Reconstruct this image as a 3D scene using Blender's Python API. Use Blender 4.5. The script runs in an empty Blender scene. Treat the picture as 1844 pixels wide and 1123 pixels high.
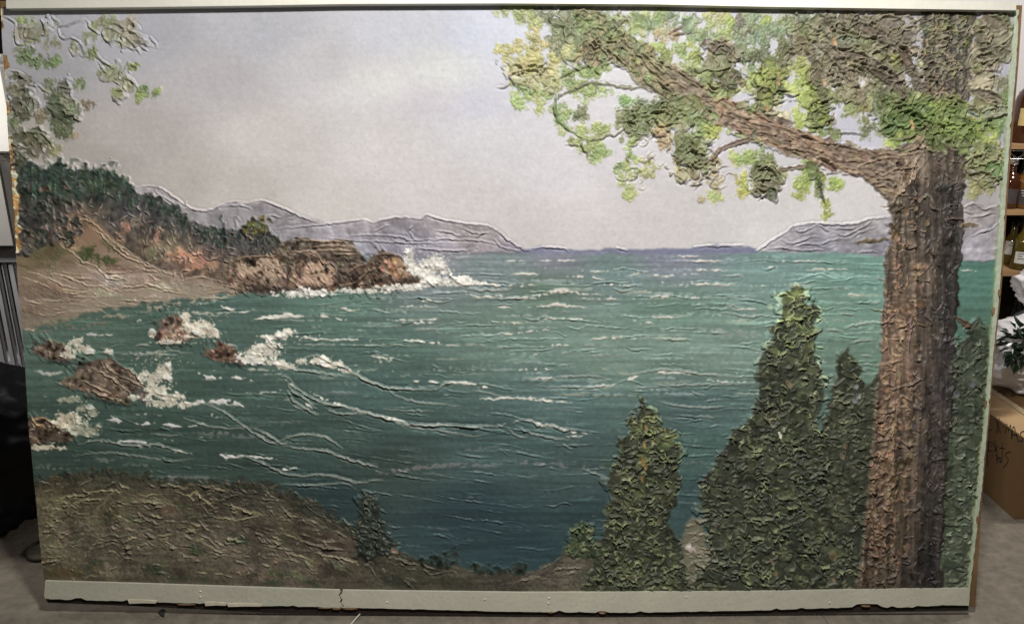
import bpy, bmesh, math, random
import numpy as np
from mathutils import Vector
from mathutils import noise as mnoise

# ------------------------------------------------------------------ camera, world, lamp, exposure
sc = bpy.context.scene
COL = sc.collection
TH = math.radians(17.0)            # camera looks down by this much
LEAN = math.radians(10.0)          # painting leans back by this much
FPX = 1434.0                       # focal length in photograph pixels (28 mm on a 36 mm wide sensor)
CX, CY = 922.0, 561.5
Fv = np.array([0, math.cos(TH), -math.sin(TH)])
Uv = np.array([0, math.sin(TH), math.cos(TH)])
Rv = np.array([1.0, 0, 0])
CAM = -2.10 * (Fv - (1111 - CY) / FPX * Uv)

cam_d = bpy.data.cameras.new('camera')
cam_d.sensor_width = 36.0
cam_d.lens = 36.0 * FPX / 1844.0
cam_d.clip_start = 0.05
cam_d.clip_end = 100
cam = bpy.data.objects.new('camera', cam_d)
COL.objects.link(cam)
cam.location = CAM
cam.rotation_euler = (math.pi / 2 - TH, 0, 0)
sc.camera = cam

world = bpy.data.worlds.new('World')
sc.world = world
world.use_nodes = True
world.node_tree.nodes['Background'].inputs[0].default_value = (1.0, 0.96, 0.9, 1)
world.node_tree.nodes['Background'].inputs[1].default_value = 0.055

LAMP_POS = (0.24, -1.08, 2.36)
LAMP_W = 52.0
LAMP_COL = (1.0, 0.965, 0.91)


def area_lamp(pos, aim, watts, sx=0.42, sy=0.22):
    ld = bpy.data.lights.new('area_lamp', 'AREA')
    ld.shape = 'RECTANGLE'
    ld.size, ld.size_y = sx, sy
    ld.energy = watts
    ld.color = LAMP_COL
    o = bpy.data.objects.new('area_lamp', ld)
    COL.objects.link(o)
    o.location = pos
    o.rotation_euler = (Vector(pos) - Vector(aim)).to_track_quat('Z', 'Y').to_euler()
    return o


lamp = area_lamp(LAMP_POS, (0.22, 0.05, 0.95), LAMP_W, 0.24, 0.12)
area_lamp((2.25, 0.70, 2.6), (2.3, 2.1, 1.1), 46.0, 0.6, 0.2)      # unseen lamp over the shelving, lights the box top, bag and wall
area_lamp((-2.6, 0.46, 2.25), (-1.78, 1.0, 1.15), 11.0, 0.5, 0.2).data.spread = math.radians(75)    # unseen lamp added to brighten the white cartons, beam narrowed to them

sc.view_settings.view_transform = 'Standard'
sc.view_settings.look = 'None'
sc.view_settings.exposure = 0.0
sc.view_settings.gamma = 1.0
sc.cycles.max_bounces = 5
sc.cycles.use_denoising = True
rng = np.random.default_rng(7)
random.seed(7)

# ------------------------------------------------------------------ helpers
NRM = np.array([0, -math.cos(LEAN), math.sin(LEAN)])        # painting's face normal


def rays(x, y):
    x = np.asarray(x, float); y = np.asarray(y, float)
    a = (x - CX) / FPX; b = -(y - CY) / FPX
    return Fv + a[..., None] * Rv + b[..., None] * Uv


def on_panel(x, y, d=0.0):
    """points of the painting's plane (shifted d towards the room)"""
    D = rays(x, y)
    s = (d - CAM @ NRM) / (D @ NRM)
    return CAM + s[..., None] * D


def at(x, y, Y):
    """point of the place at depth Y behind the painting's foot"""
    D = rays(x, y)
    s = (Y - CAM[1]) / D[..., 1]
    return CAM + s[..., None] * D


def on_floor(x, y, z=0.0):
    D = rays(x, y)
    s = (z - CAM[2]) / D[..., 2]
    return CAM + s[..., None] * D


def lin(c):
    c = np.asarray(c, float) / 255.0
    return np.where(c <= 0.04045, c / 12.92, ((c + 0.055) / 1.055) ** 2.4)


def rgba(c):
    l = lin(c)
    return (float(l[0]), float(l[1]), float(l[2]), 1.0)


def material(name, col, rough=0.6, var=0.25, scale=30.0, bump=0.0, bump_scale=200.0, spec=0.5,
             metal=0.0, trans=0.0, alpha=1.0, speck=None, stretch=(1, 1, 1), ior=1.45):
    m = bpy.data.materials.new(name)
    m.use_nodes = True
    nt = m.node_tree
    b = nt.nodes['Principled BSDF']
    tc = nt.nodes.new('ShaderNodeTexCoord')
    mp = nt.nodes.new('ShaderNodeMapping')
    mp.inputs['Scale'].default_value = stretch
    nt.links.new(tc.outputs['Object'], mp.inputs['Vector'])
    no = nt.nodes.new('ShaderNodeTexNoise')
    no.inputs['Scale'].default_value = scale
    no.inputs['Detail'].default_value = 6
    no.inputs['Roughness'].default_value = 0.65
    nt.links.new(mp.outputs[0], no.inputs['Vector'])
    rp = nt.nodes.new('ShaderNodeValToRGB')
    c = np.array(col, float)
    lo, hi = np.clip(c * (1 - var), 0, 1), np.clip(c * (1 + var), 0, 1)
    rp.color_ramp.elements[0].position = 0.3
    rp.color_ramp.elements[1].position = 0.7
    rp.color_ramp.elements[0].color = (*lo[:3], 1)
    rp.color_ramp.elements[1].color = (*hi[:3], 1)
    nt.links.new(no.outputs['Fac'], rp.inputs[0])
    out = rp.outputs[0]
    if speck:
        sn = nt.nodes.new('ShaderNodeTexNoise')
        sn.inputs['Scale'].default_value = speck[0]
        sn.inputs['Detail'].default_value = 3
        nt.links.new(tc.outputs['Object'], sn.inputs['Vector'])
        sr = nt.nodes.new('ShaderNodeValToRGB')
        sr.color_ramp.elements[0].position = speck[1]
        sr.color_ramp.elements[1].position = speck[1] + 0.06
        sr.color_ramp.elements[0].color = (0, 0, 0, 1)
        sr.color_ramp.elements[1].color = (speck[3], speck[3], speck[3], 1)
        nt.links.new(sn.outputs['Fac'], sr.inputs[0])
        mx = nt.nodes.new('ShaderNodeMixRGB')
        mx.inputs[2].default_value = (*speck[2], 1)
        nt.links.new(sr.outputs[0], mx.inputs[0])
        nt.links.new(out, mx.inputs[1])
        out = mx.outputs[0]
    nt.links.new(out, b.inputs['Base Color'])
    b.inputs['Roughness'].default_value = rough
    b.inputs['Specular IOR Level'].default_value = spec
    b.inputs['Metallic'].default_value = metal
    b.inputs['Transmission Weight'].default_value = trans
    b.inputs['IOR'].default_value = ior
    b.inputs['Alpha'].default_value = alpha
    if bump:
        bn = nt.nodes.new('ShaderNodeTexNoise')
        bn.inputs['Scale'].default_value = bump_scale
        bn.inputs['Detail'].default_value = 5
        nt.links.new(mp.outputs[0], bn.inputs['Vector'])
        bp = nt.nodes.new('ShaderNodeBump')
        bp.inputs['Strength'].default_value = bump
        bp.inputs['Distance'].default_value = 0.004
        nt.links.new(bn.outputs['Fac'], bp.inputs['Height'])
        nt.links.new(bp.outputs[0], b.inputs['Normal'])
    return m


def link(name, mesh, mat=None, parent=None, smooth=False):
    o = bpy.data.objects.new(name, mesh)
    COL.objects.link(o)
    if mat:
        mesh.materials.append(mat)
    if parent:
        o.parent = parent
    if smooth:
        mesh.polygons.foreach_set('use_smooth', np.ones(len(mesh.polygons), bool))
    return o


def tag(o, label=None, cat=None, group=None, kind=None):
    if label: o['label'] = label
    if cat: o['category'] = cat
    if group: o['group'] = group
    if kind: o['kind'] = kind
    return o


def thing(name, label, cat, group=None):
    o = bpy.data.objects.new(name, None)
    o.empty_display_size = 0.1
    COL.objects.link(o)
    return tag(o, label, cat, group)


def pydata(name, v, f, mat=None, parent=None, smooth=False):
    me = bpy.data.meshes.new(name)
    me.from_pydata([tuple(map(float, p)) for p in v], [], f)
    me.update()
    return link(name, me, mat, parent, smooth)


def slab(name, front, back, mat, parent=None, bevel=0.0):
    """closed solid between a front outline and a back outline (same number of points)"""
    bm = bmesh.new()
    a = [bm.verts.new(tuple(p)) for p in front]
    b = [bm.verts.new(tuple(p)) for p in back]
    n = len(a)
    bm.faces.new(a)
    bm.faces.new(b[::-1])
    for i in range(n):
        bm.faces.new((a[i], b[i], b[(i + 1) % n], a[(i + 1) % n]))
    bmesh.ops.recalc_face_normals(bm, faces=bm.faces)
    if bevel:
        bmesh.ops.bevel(bm, geom=bm.edges[:], offset=bevel, segments=2, affect='EDGES')
    me = bpy.data.meshes.new(name)
    bm.to_mesh(me); bm.free()
    return link(name, me, mat, parent)


def box(name, lo, hi, mat, parent=None, bevel=0.0):
    x0, y0, z0 = lo; x1, y1, z1 = hi
    f = [(x0, y0, z0), (x1, y0, z0), (x1, y0, z1), (x0, y0, z1)]
    return slab(name, f, [(x, y1, z) for x, _, z in f], mat, parent, bevel)


def lathe(name, prof, mat, parent=None, seg=28, loc=(0, 0, 0)):
    v, f = [], []
    for r, z in prof:
        for k in range(seg):
            a = 2 * math.pi * k / seg
            v.append((loc[0] + r * math.cos(a), loc[1] + r * math.sin(a), loc[2] + z))
    for i in range(len(prof) - 1):
        for k in range(seg):
            k2 = (k + 1) % seg
            f.append((i * seg + k, i * seg + k2, (i + 1) * seg + k2, (i + 1) * seg + k))
    f.append(tuple(range(seg))[::-1])
    f.append(tuple(range((len(prof) - 1) * seg, len(prof) * seg)))
    return pydata(name, v, f, mat, parent, True)


def tube(name, pts, r, mat, parent=None, seg=6, taper=None):
    pts = [Vector(p) for p in pts]
    v, f = [], []
    for i, p in enumerate(pts):
        d = (pts[min(i + 1, len(pts) - 1)] - pts[max(i - 1, 0)]).normalized()
        a = d.orthogonal().normalized(); b = d.cross(a)
        rr = r if taper is None else r * (1 + (taper - 1) * i / (len(pts) - 1))
        for k in range(seg):
            t = 2 * math.pi * k / seg
            v.append(p + (a * math.cos(t) + b * math.sin(t)) * rr)
    for i in range(len(pts) - 1):
        for k in range(seg):
            k2 = (k + 1) % seg
            f.append((i * seg + k, i * seg + k2, (i + 1) * seg + k2, (i + 1) * seg + k))
    f.append(tuple(range(seg))[::-1]); f.append(tuple(range((len(pts) - 1) * seg, len(pts) * seg)))
    return pydata(name, v, f, mat, parent, True)


def interp(tab, t):
    tab = np.array(tab, float)
    return np.interp(t, tab[:, 0], tab[:, 1])


# ------------------------------------------------------------------ outlines measured on the painting
L_OUT = [(0, 0), (85, 4.5), (128, 8.5), (214, 13), (267, 16), (320, 20), (374, 24), (443, 28.5), (534, 34), (627, 43),
         (734, 49.5), (833, 58), (901, 65), (968, 71), (1022, 77), (1076, 83), (1123, 88)]
R_OUT = [(0, 1841.5), (116, 1834), (197, 1827), (259, 1822), (340, 1815.5), (429, 1810), (527, 1803), (637, 1791), (726, 1784),
         (796, 1777.5), (871, 1770.5), (956, 1765), (1050, 1759), (1123, 1754)]
R_STRIP = [(0, 1836), (116, 1830), (208, 1822), (340, 1812.5), (429, 1807), (527, 1800), (637, 1789), (721, 1782.5), (796, 1775.5),
           (876, 1768.5), (930, 1762), (1063, 1747), (1123, 1741)]
R_PAINT = [(0, 1829), (139, 1818.5), (231, 1813), (340, 1805), (429, 1797.5), (539, 1790), (655, 1781), (726, 1775.5), (796, 1768),
           (871, 1759.5), (935, 1754), (970, 1751), (1058, 1743), (1123, 1738)]
T_STRIP_LO = [(0, 15.8), (240, 13.3), (480, 10), (620, 7.5), (900, 6.2), (1167, 7.8), (1380, 12.5), (1829, 19)]
B_PAINT = [(60, 1045), (267, 1051), (480, 1058), (620, 1062.5), (940, 1066.5), (1220, 1065.5), (1380, 1064.5), (1497, 1062), (1760, 1058.5)]
B_STRIP = [(83, 1078), (240, 1082), (480, 1090), (620, 1093), (940, 1101), (1114, 1102.5), (1380, 1098), (1551, 1092), (1745, 1089)]
B_BOARD = [(60, 1084), (240, 1091), (480, 1103), (940, 1109.5), (1087, 1111.5), (1380, 1105.5), (1524, 1103), (1765, 1099)]

# ------------------------------------------------------------------ the paint: colour, thickness and subject of every spot
PW, PH = 1844, 1123
YY, XX = np.mgrid[0:PH, 0:PW].astype(np.float32)
C = np.zeros((PH, PW, 3), np.float32)
Hh = np.zeros((PH, PW), np.float32)
LB = np.zeros((PH, PW), np.uint8)

_fy = np.fft.fftfreq(1152)[:, None]
_fx = np.fft.rfftfreq(1856)[None, :]


def noise(sx, sy=None):
    sy = sx if sy is None else sy
    w = np.fft.rfft2(rng.standard_normal((1152, 1856)).astype(np.float32))
    w *= np.exp(-2 * (math.pi ** 2) * ((sx * _fx) ** 2 + (sy * _fy) ** 2))
    n = np.fft.irfft2(w, s=(1152, 1856))[:PH, :PW]
    return ((n - n.mean()) / n.std()).astype(np.float32)


N1, N2, N3 = noise(1.1), noise(2.2), noise(2.2)
N5, N5b, N12, N12b, N40 = noise(5), noise(5), noise(12), noise(12), noise(40)
NH = noise(26, 1.6)          # long horizontal brush drag
NH2 = noise(60, 4)
NV = noise(1.4, 16)          # vertical drag


def field(ctrl, p=3.0, step=12):
    """smooth colour field through control colours (x, y, r, g, b)"""
    c = np.array(ctrl, np.float32)
    gy, gx = np.mgrid[0:PH + step:step, 0:PW + step:step].astype(np.float32)
    acc = np.zeros(gy.shape + (3,), np.float32); ws = np.zeros(gy.shape, np.float32)
    for x, y, r, g, b in c:
        w = 1.0 / (((gx - x) ** 2 + ((gy - y) * 1.6) ** 2 + 500.0) ** (p / 2))
        acc += w[..., None] * np.array([r, g, b], np.float32); ws += w
    g = acc / ws[..., None]
    fy = np.arange(PH) / step; fx = np.arange(PW) / step
    iy = fy.astype(int); ix = fx.astype(int)
    ty = (fy - iy)[:, None, None]; tx = (fx - ix)[None, :, None]
    a = g[iy][:, ix] * (1 - tx) + g[iy][:, ix + 1] * tx
    b = g[iy + 1][:, ix] * (1 - tx) + g[iy + 1][:, ix + 1] * tx
    return (a * (1 - ty) + b * ty) / 255.0


def blur1(a):
    for _ in range(2):
        a = (a + np.roll(a, 1, 0) + np.roll(a, -1, 0)) / 3
        a = (a + np.roll(a, 1, 1) + np.roll(a, -1, 1)) / 3
    return a


def spline(pts, step=4.0):
    p = np.array(pts, np.float32)
    if len(p) < 3:
        n = max(2, int(np.hypot(*(p[1] - p[0])) / step))
        t = np.linspace(0, 1, n + 1)[:, None]
        return p[0] * (1 - t) + p[1] * t
    q = np.vstack([2 * p[0] - p[1], p, 2 * p[-1] - p[-2]])
    out = []
    for i in range(1, len(q) - 2):
        a, b, c, d = q[i - 1], q[i], q[i + 1], q[i + 2]
        n = max(1, int(np.hypot(*(c - b)) / step))
        t = (np.arange(n) / n)[:, None]
        out.append(0.5 * (2 * b + (c - a) * t + (2 * a - 5 * b + 4 * c - d) * t ** 2 + (3 * b - a - 3 * c + d) * t ** 3))
    out.append(p[-1][None])
    return np.vstack(out)


def win(x0, x1, y0, y1):
    x0 = int(max(0, x0)); y0 = int(max(0, y0)); x1 = int(min(PW, x1 + 1)); y1 = int(min(PH, y1 + 1))
    return (slice(y0, y1), slice(x0, x1)) if x1 - x0 > 1 and y1 - y0 > 1 else None


def polymask(poly, rag=0.0, rag2=0.0, smooth=True):
    p = spline(list(poly) + [poly[0]], 6) if smooth else np.array(poly, np.float32)
    pad = 3 * (rag + rag2) + 3
    s = win(p[:, 0].min() - pad, p[:, 0].max() + pad, p[:, 1].min() - pad, p[:, 1].max() + pad)
    x = XX[s] + rag * N5[s] + rag2 * N2[s]
    y = YY[s] + rag * N5b[s] + rag2 * N3[s]
    m = np.zeros(x.shape, bool)
    n = len(p)
    for i in range(n):
        ax, ay = p[i]; bx, by = p[(i + 1) % n]
        if ay == by:
            continue
        c = (ay > y) != (by > y)
        m ^= c & (x < (bx - ax) * (y - ay) / (by - ay) + ax)
    return s, m


def region(poly, col, lab=None, rag=1.0, rag2=0.6, alpha=1.0, lift=None, soft=1, thin=None, smooth=True):
    """a painted area; col is a colour or a colour field"""
    s, m = polymask(poly, rag, rag2, smooth)
    a = m.astype(np.float32)
    for _ in range(soft):
        a = blur1(a)
    if thin is not None:
        a = a * np.clip((N2[s] * 0.7 + N5[s] * 0.5 - thin) * 2.0, 0, 1)
    a = (a * alpha)[..., None]
    c = col[s] if isinstance(col, np.ndarray) and col.ndim == 3 else np.array(col, np.float32) / 255.0
    C[s] = C[s] * (1 - a) + c * a
    if lift is not None:
        Hh[s] += lift * a[..., 0]
    if lab is not None:
        LB[s][m] = lab
    return s, m


def _dist(P, pad, rag):
    s = win(P[:, 0].min() - pad, P[:, 0].max() + pad, P[:, 1].min() - pad, P[:, 1].max() + pad)
    if s is None:
        return None
    x = XX[s]; y = YY[s]
    if rag:
        x = x + rag * N2[s]; y = y + rag * N3[s]
    ox, oy = s[1].start, s[0].start
    d = np.full(x.shape, 1e6, np.float32); t = np.zeros(x.shape, np.float32); sd = np.zeros(x.shape, np.float32)
    n = len(P) - 1
    for i in range(n):
        (ax, ay), (bx, by) = P[i], P[i + 1]
        i0 = max(0, int(min(ax, bx) - pad - ox)); i1 = int(max(ax, bx) + pad - ox) + 2
        j0 = max(0, int(min(ay, by) - pad - oy)); j1 = int(max(ay, by) + pad - oy) + 2
        q = (slice(j0, j1), slice(i0, i1))
        xs, ys = x[q], y[q]
        if xs.size == 0:
            continue
        dx, dy = bx - ax, by - ay
        l2 = dx * dx + dy * dy + 1e-6
        k = np.clip(((xs - ax) * dx + (ys - ay) * dy) / l2, 0, 1)
        ex = xs - ax - k * dx; ey = ys - ay - k * dy
        dd = np.sqrt(ex * ex + ey * ey)
        u = dd < d[q]
        d[q] = np.where(u, dd, d[q])
        t[q] = np.where(u, (i + k) / n, t[q])
        sd[q] = np.where(u, np.sign(ex * dy - ey * dx), sd[q])
    return s, d, t, sd


def ridge(pts, h=3.0, sig=1.6, col=None, cw=None, lab=None, asym=0.0, broken=0.25, jit=0.0, alpha=1.0, groove=0.25, rag=0.5, taper=0.35):
    """a raised line of paint left by the knife's edge"""
    P = spline(pts, 4.0)
    if jit:
        P = P + rng.normal(0, jit, P.shape)
    cw = cw or sig * 1.6
    r = _dist(P, max(4 * sig, cw + 2), rag)
    if r is None:
        return
    s, d, t, sd = r
    tp = np.clip(np.minimum(t, 1 - t) / taper, 0.12, 1)
    tp = tp ** 0.6
    sg = sig * (1 + asym * sd) * (0.6 + 0.4 * tp)
    mod = np.clip(1 + broken * N5[s], 0.15, 1.8) * tp
    g = np.exp(-(d / sg) ** 2 / 2) - groove * np.exp(-((d - 2.4 * sig) / sig) ** 2)
    Hh[s] += h * g * mod
    if col is not None:
        a = np.clip((cw * tp - d) / 1.2 + 0.5, 0, 1) * alpha
        a = a[..., None]
        C[s] = C[s] * (1 - a) + np.array(col, np.float32) / 255.0 * a
    if lab is not None:
        LB[s][(d < cw * tp)] = lab


def stroke(pts, w, col, h=0.0, lab=None, dry=None, alpha=1.0, rag=1.0, taper=0.4, edge=1.4, labthr=0.5):
    """a brush stroke: band of colour with a little body"""
    P = spline(pts, 5.0)
    r = _dist(P, w + 3 + 2 * rag, rag)
    if r is None:
        return
    s, d, t, sd = r
    tp = np.clip(np.minimum(t, 1 - t) / max(taper, 1e-3), 0.05, 1) ** 0.6
    a = np.clip((w * tp - d) / edge + 0.5, 0, 1)
    if dry is not None:
        a = a * np.clip((NH[s] * 0.75 + N2[s] * 0.55 - dry) * 2.5, 0, 1)
    if h:
        Hh[s] += h * a * (0.7 + 0.3 * N2[s])
    if lab is not None:
        LB[s][a > labthr] = lab
    a = (a * alpha)[..., None]
    C[s] = C[s] * (1 - a) + np.array(col, np.float32) / 255.0 * a


def dab(x, y, a, b, ang, col, lab=None, base=1.2, rim=2.5, dirn=None, sig=1.5, dish=1.0, tilt=0.0, alpha=1.0, rough=0.18, streak=0.03, arc=0.35):
    """one touch of the knife: a shallow dish of paint with a lip pushed up on one side"""
    pad = max(a, b) * 1.5 + 4 * sig
    s = win(x - pad, x + pad, y - pad, y + pad)
    if s is None:
        return
    ca, sa = math.cos(ang), math.sin(ang)
    dx = XX[s] - x; dy = YY[s] - y
    u = dx * ca + dy * sa; v = -dx * sa + dy * ca
    v = v + 0.12 * u * u / max(a, 1) * (1 if (int(x * 7) & 1) else -1)
    r = np.sqrt((u / a) ** 2 + (v / b) ** 2) + 1e-4
    r = r * (1 + rough * N5[s] * 0.8 + rough * 0.5 * N2[s])
    m = np.clip((1.06 - r) / 0.14, 0, 1)
    hm = float(Hh[s].mean()) * 0.55
    hin = hm + base + dish * (r * r - 0.6) + tilt * (u / a)
    Hh[s] = Hh[s] * (1 - m) + hin * m
    if rim:
        th = np.arctan2(v / b, u / a)
        t0 = dirn if dirn is not None else rng.uniform(0, 6.28)
        wd = np.clip(np.cos(th - t0) * (1 - arc) + arc, 0, 1)
        ring = np.exp(-((r - 1) * min(a, b) / sig) ** 2 / 2) * wd
        Hh[s] = np.maximum(Hh[s], hm + base + dish * 0.4 + rim * ring * (ring > 0.05) - 9 * (ring <= 0.05))
    c = np.array(col, np.float32) / 255.0
    c = c + streak * N2[s][..., None] + 0.5 * streak * N5[s][..., None]
    am = (m * alpha)[..., None]
    C[s] = C[s] * (1 - am) + c * am
    if lab is not None:
        LB[s][m > 0.5] = lab


def arc(x, y, R, a0, span, h=3.5, sig=1.15, col=None, cw=1.3, lab=None, alpha=.5, squash=.85, hollow=0.0, groove=.4):
    """crescent lip left where the knife was lifted; the paint inside it is scooped out"""
    t = np.linspace(a0 - span / 2, a0 + span / 2, 6)
    k = 1 + rng.normal(0, .10, 6)
    pts = [(x + R * kk * math.cos(q), y + R * squash * kk * math.sin(q)) for q, kk in zip(t, k)]
    if hollow:
        s = win(x - 2 * R, x + 2 * R, y - 2 * R, y + 2 * R)
        if s is not None:
            Hh[s] -= hollow * np.exp(-(((XX[s] - x) ** 2 + (YY[s] - y) ** 2) / (.5 * R * R)))
    ridge(pts, h=h, sig=sig, col=col, cw=cw, lab=lab, alpha=alpha, groove=groove, broken=.45, jit=.35, rag=.5, taper=.3)


def smear(x, y, rx, ry, ang, col, lab, alpha=0.85, body=0.35):
    """a touch of a flat worn brush: soft middle, bristly edge"""
    pad = max(rx, ry) * 1.7 + 3
    s = win(x - pad, x + pad, y - pad, y + pad)
    if s is None:
        return
    ca, sa = math.cos(ang), math.sin(ang)
    dx = XX[s] - x; dy = YY[s] - y
    u = (dx * ca + dy * sa) / rx; v = (-dx * sa + dy * ca) / ry
    r = np.sqrt(u * u + v * v)
    f = 1.0 - r + 0.06 * N2[s] + 0.16 * N5[s] + 0.16 * N1[s] + 0.10 * NV[s]
    m = np.clip((f - 0.05) * 3.2, 0, 1)
    Hh[s] = Hh[s] * (1 - 0.25 * m) + body * m * (1 + 0.4 * N1[s] + 0.4 * N5[s])
    c = np.array(col, np.float32) / 255.0 * (1 + 0.05 * N5[s] + 0.04 * N2[s])[..., None]
    a = (m * alpha)[..., None]
    C[s] = C[s] * (1 - a) + c * a
    if lab is not None:
        LB[s][m > 0.5] = lab


def vary(c, k=0.12, hue=0.04):
    f = 1 + rng.normal(0, k)
    return np.clip(np.array(c, float) * f * (1 + rng.normal(0, hue, 3)), 0, 255)


def pick(cols):
    return cols[int(rng.integers(len(cols)))]


# subjects
(SKY, SEA, RANGE_L, RANGE_M, RANGE_R, FOREST, BEACH, CLIFF, HILLSIDE, CON_A, CON_B, CON_C, CON_D, SMALLCON, BUSH,
 TRUNK, BRANCH, LEAVES, LEAVES_L, SPRAY, RK1, RK2, RK3, RK4, RK5, BO1, BO2, BO3, SHRUBS, RANGE_R2) = range(30)
TWIG0 = 40

# ---- sky
sky = field([(40, 40, 146, 143, 145), (60, 120, 140, 136, 137), (60, 260, 146, 139, 130), (250, 60, 163, 160, 163), (250, 250, 168, 159, 153),
             (180, 300, 152, 144, 136), (480, 60, 184, 181, 184), (400, 150, 180, 173, 172), (480, 250, 198, 189, 182), (560, 110, 196, 190, 190),
             (700, 60, 204, 201, 205), (690, 150, 217, 212, 208), (790, 130, 214, 211, 206), (700, 250, 211, 203, 199), (770, 180, 205, 197, 199),
             (860, 60, 203, 203, 213), (860, 190, 204, 200, 207), (880, 240, 214, 208, 208), (1000, 320, 211, 203, 203), (600, 380, 200, 191, 184),
             (330, 330, 170, 161, 153), (420, 345, 183, 174, 166), (800, 360, 206, 197, 193), (1200, 400, 206, 198, 194), (1000, 420, 203, 194, 189),
             (1400, 400, 209, 202, 197), (1530, 350, 211, 204, 200), (1290, 90, 213, 208, 211), (1450, 150, 208, 203, 206), (1540, 230, 200, 196, 202),
             (1790, 80, 175, 170, 176), (1780, 220, 172, 168, 178), (1770, 340, 168, 162, 160), (1100, 200, 214, 207, 207)], p=3.4)
C[:] = np.array([1.035, 1.045, 1.05], np.float32) * (sky + 0.030 * np.clip((700 - XX) / 600, 0, 1)[..., None] * np.array([1, 1, 1.05], np.float32)) + (0.003 * N12 + 0.006 * N40 + 0.002 * NH + 0.0015 * N5)[..., None]
for (x, y, rx, ry, v) in [(690, 155, 50, 28, 0.016), (600, 165, 60, 22, 0.012), (795, 140, 70, 34, 0.014), (860, 180, 50, 30, -0.018),
                          (780, 200, 60, 25, -0.014), (880, 220, 40, 18, 0.014), (560, 230, 60, 40, -0.010),
                          (790, 70, 60, 40, -0.012), (930, 240, 60, 40, -0.010), (700, 300, 120, 40, 0.008),
                          (1010, 290, 60, 30, 0.006), (520, 200, 90, 60, 0.006)]:
    C += (v * np.exp(-((XX - x) / rx) ** 2 - ((YY - y) / ry) ** 2))[..., None] * np.array([1.0, 0.95, 0.9], np.float32)
# edges of the two pale cloud heads
for pts in ([(548, 156), (560, 151), (580, 151), (602, 159)], [(602, 160), (616, 144), (640, 132), (665, 127), (690, 130), (712, 146)]):
    for k in range(4):
        stroke([(x, y + 2 + 3 * k) for x, y in pts], 3.2, (220, 215, 212), alpha=0.30 - 0.06 * k, rag=0.3)
Hh += 0.03 * N2 + 0.01 * NH + 0.012 * N1 + 0.04 * N5
for _ in range(26):          # pin-holes and flyspecks on the sky
    x, y = rng.uniform(300, 1500), rng.uniform(40, 420)
    stroke([(x, y), (x + rng.uniform(-2, 4), y + rng.uniform(-1, 1))], 0.8, (150, 142, 140), alpha=0.6, rag=0.4)

# ---- sea
sea = field([(1000, 462, 118, 122, 140), (1200, 458, 118, 124, 146), (760, 462, 126, 129, 146), (900, 490, 100, 120, 124), (1100, 488, 100, 128, 128),
             (1400, 478, 104, 140, 138), (1550, 500, 100, 144, 136), (980, 520, 84, 112, 98), (1200, 560, 84, 117, 104), (1500, 560, 92, 128, 114),
             (600, 548, 74, 106, 98), (500, 600, 64, 90, 83), (900, 600, 84, 112, 102), (1100, 640, 92, 120, 110), (1300, 640, 94, 122, 112),
             (1530, 640, 84, 114, 100), (700, 640, 68, 97, 90), (300, 680, 56, 80, 72), (150, 610, 64, 86, 76), (700, 700, 60, 88, 85),
             (1000, 720, 70, 99, 99), (1250, 730, 66, 92, 92), (300, 780, 44, 65, 59), (100, 830, 38, 56, 50), (600, 780, 51, 73, 69),
             (900, 800, 54, 79, 79), (1250, 820, 56, 84, 81), (700, 850, 45, 62, 59), (600, 900, 31, 51, 53), (850, 930, 32, 53, 60),
             (950, 990, 31, 53, 60), (1040, 850, 52, 74, 74), (1240, 900, 42, 66, 69), (1760, 500, 70, 115, 105), (1770, 590, 63, 99, 86),
             (1490, 760, 62, 88, 86), (400, 850, 40, 58, 53), (1060, 930, 36, 58, 62)], p=3.2)
sea = (0.72 * sea + 0.28 * sea.mean(-1, keepdims=True)) * np.array([1.12, 1.10, 1.06], np.float32) + 0.008
sea = sea * (1 + (0.035 * NH + 0.028 * NH2 + 0.012 * N2)[..., None]) + (0.055 * np.exp(-((XX - 1180) / 380) ** 2 - ((YY - 615) / 70) ** 2) + 0.02 * np.exp(-((XX - 700) / 300) ** 2 - ((YY - 560) / 60) ** 2))[..., None] * np.array([1.0, 1.0, .92], np.float32)
region([(0, 452), (600, 452), (945, 452), (1360, 452), (1600, 455), (1844, 458), (1844, 1110), (0, 1110)], sea, SEA, rag=0.8, rag2=0.3, smooth=False)
ms = (LB == SEA)
Hh[ms] += (0.10 * NH + 0.08 * N2)[ms]

# ---- far ranges
rl = field([(300, 350, 150, 145, 147), (430, 385, 142, 138, 142), (520, 400, 140, 136, 140), (400, 400, 132, 129, 132)])
region([(225, 332), (248, 336), (275, 334), (292, 339), (320, 359), (350, 377), (378, 379), (402, 367), (425, 363), (440, 366), (470, 362),
        (498, 370), (540, 387), (585, 403), (585, 440), (400, 470), (225, 400)], rl, RANGE_L, rag=0.6, rag2=0.4, lift=0.8)
rm = field([(520, 425, 146, 143, 148), (650, 415, 158, 152, 156), (640, 445, 140, 140, 152), (800, 410, 158, 151, 154), (880, 425, 158, 150, 152),
            (760, 445, 138, 136, 150), (930, 448, 140, 136, 148)])
region([(480, 418), (505, 413), (545, 407), (600, 401), (640, 396), (655, 395), (668, 400), (700, 394), (735, 391), (758, 393), (768, 387),
        (800, 396), (850, 404), (880, 405), (905, 421), (930, 442), (952, 453), (700, 458), (500, 458)], rm, RANGE_M, rag=0.6, rag2=0.4, lift=0.9)
region([(935, 452), (960, 447), (990, 445), (1022, 449), (1060, 450), (1110, 446), (1130, 450), (1200, 447), (1250, 445), (1300, 441), (1362, 447),
        (1362, 456), (935, 457)], (126, 127, 148), SEA, rag=0.8, rag2=0.3)
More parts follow.
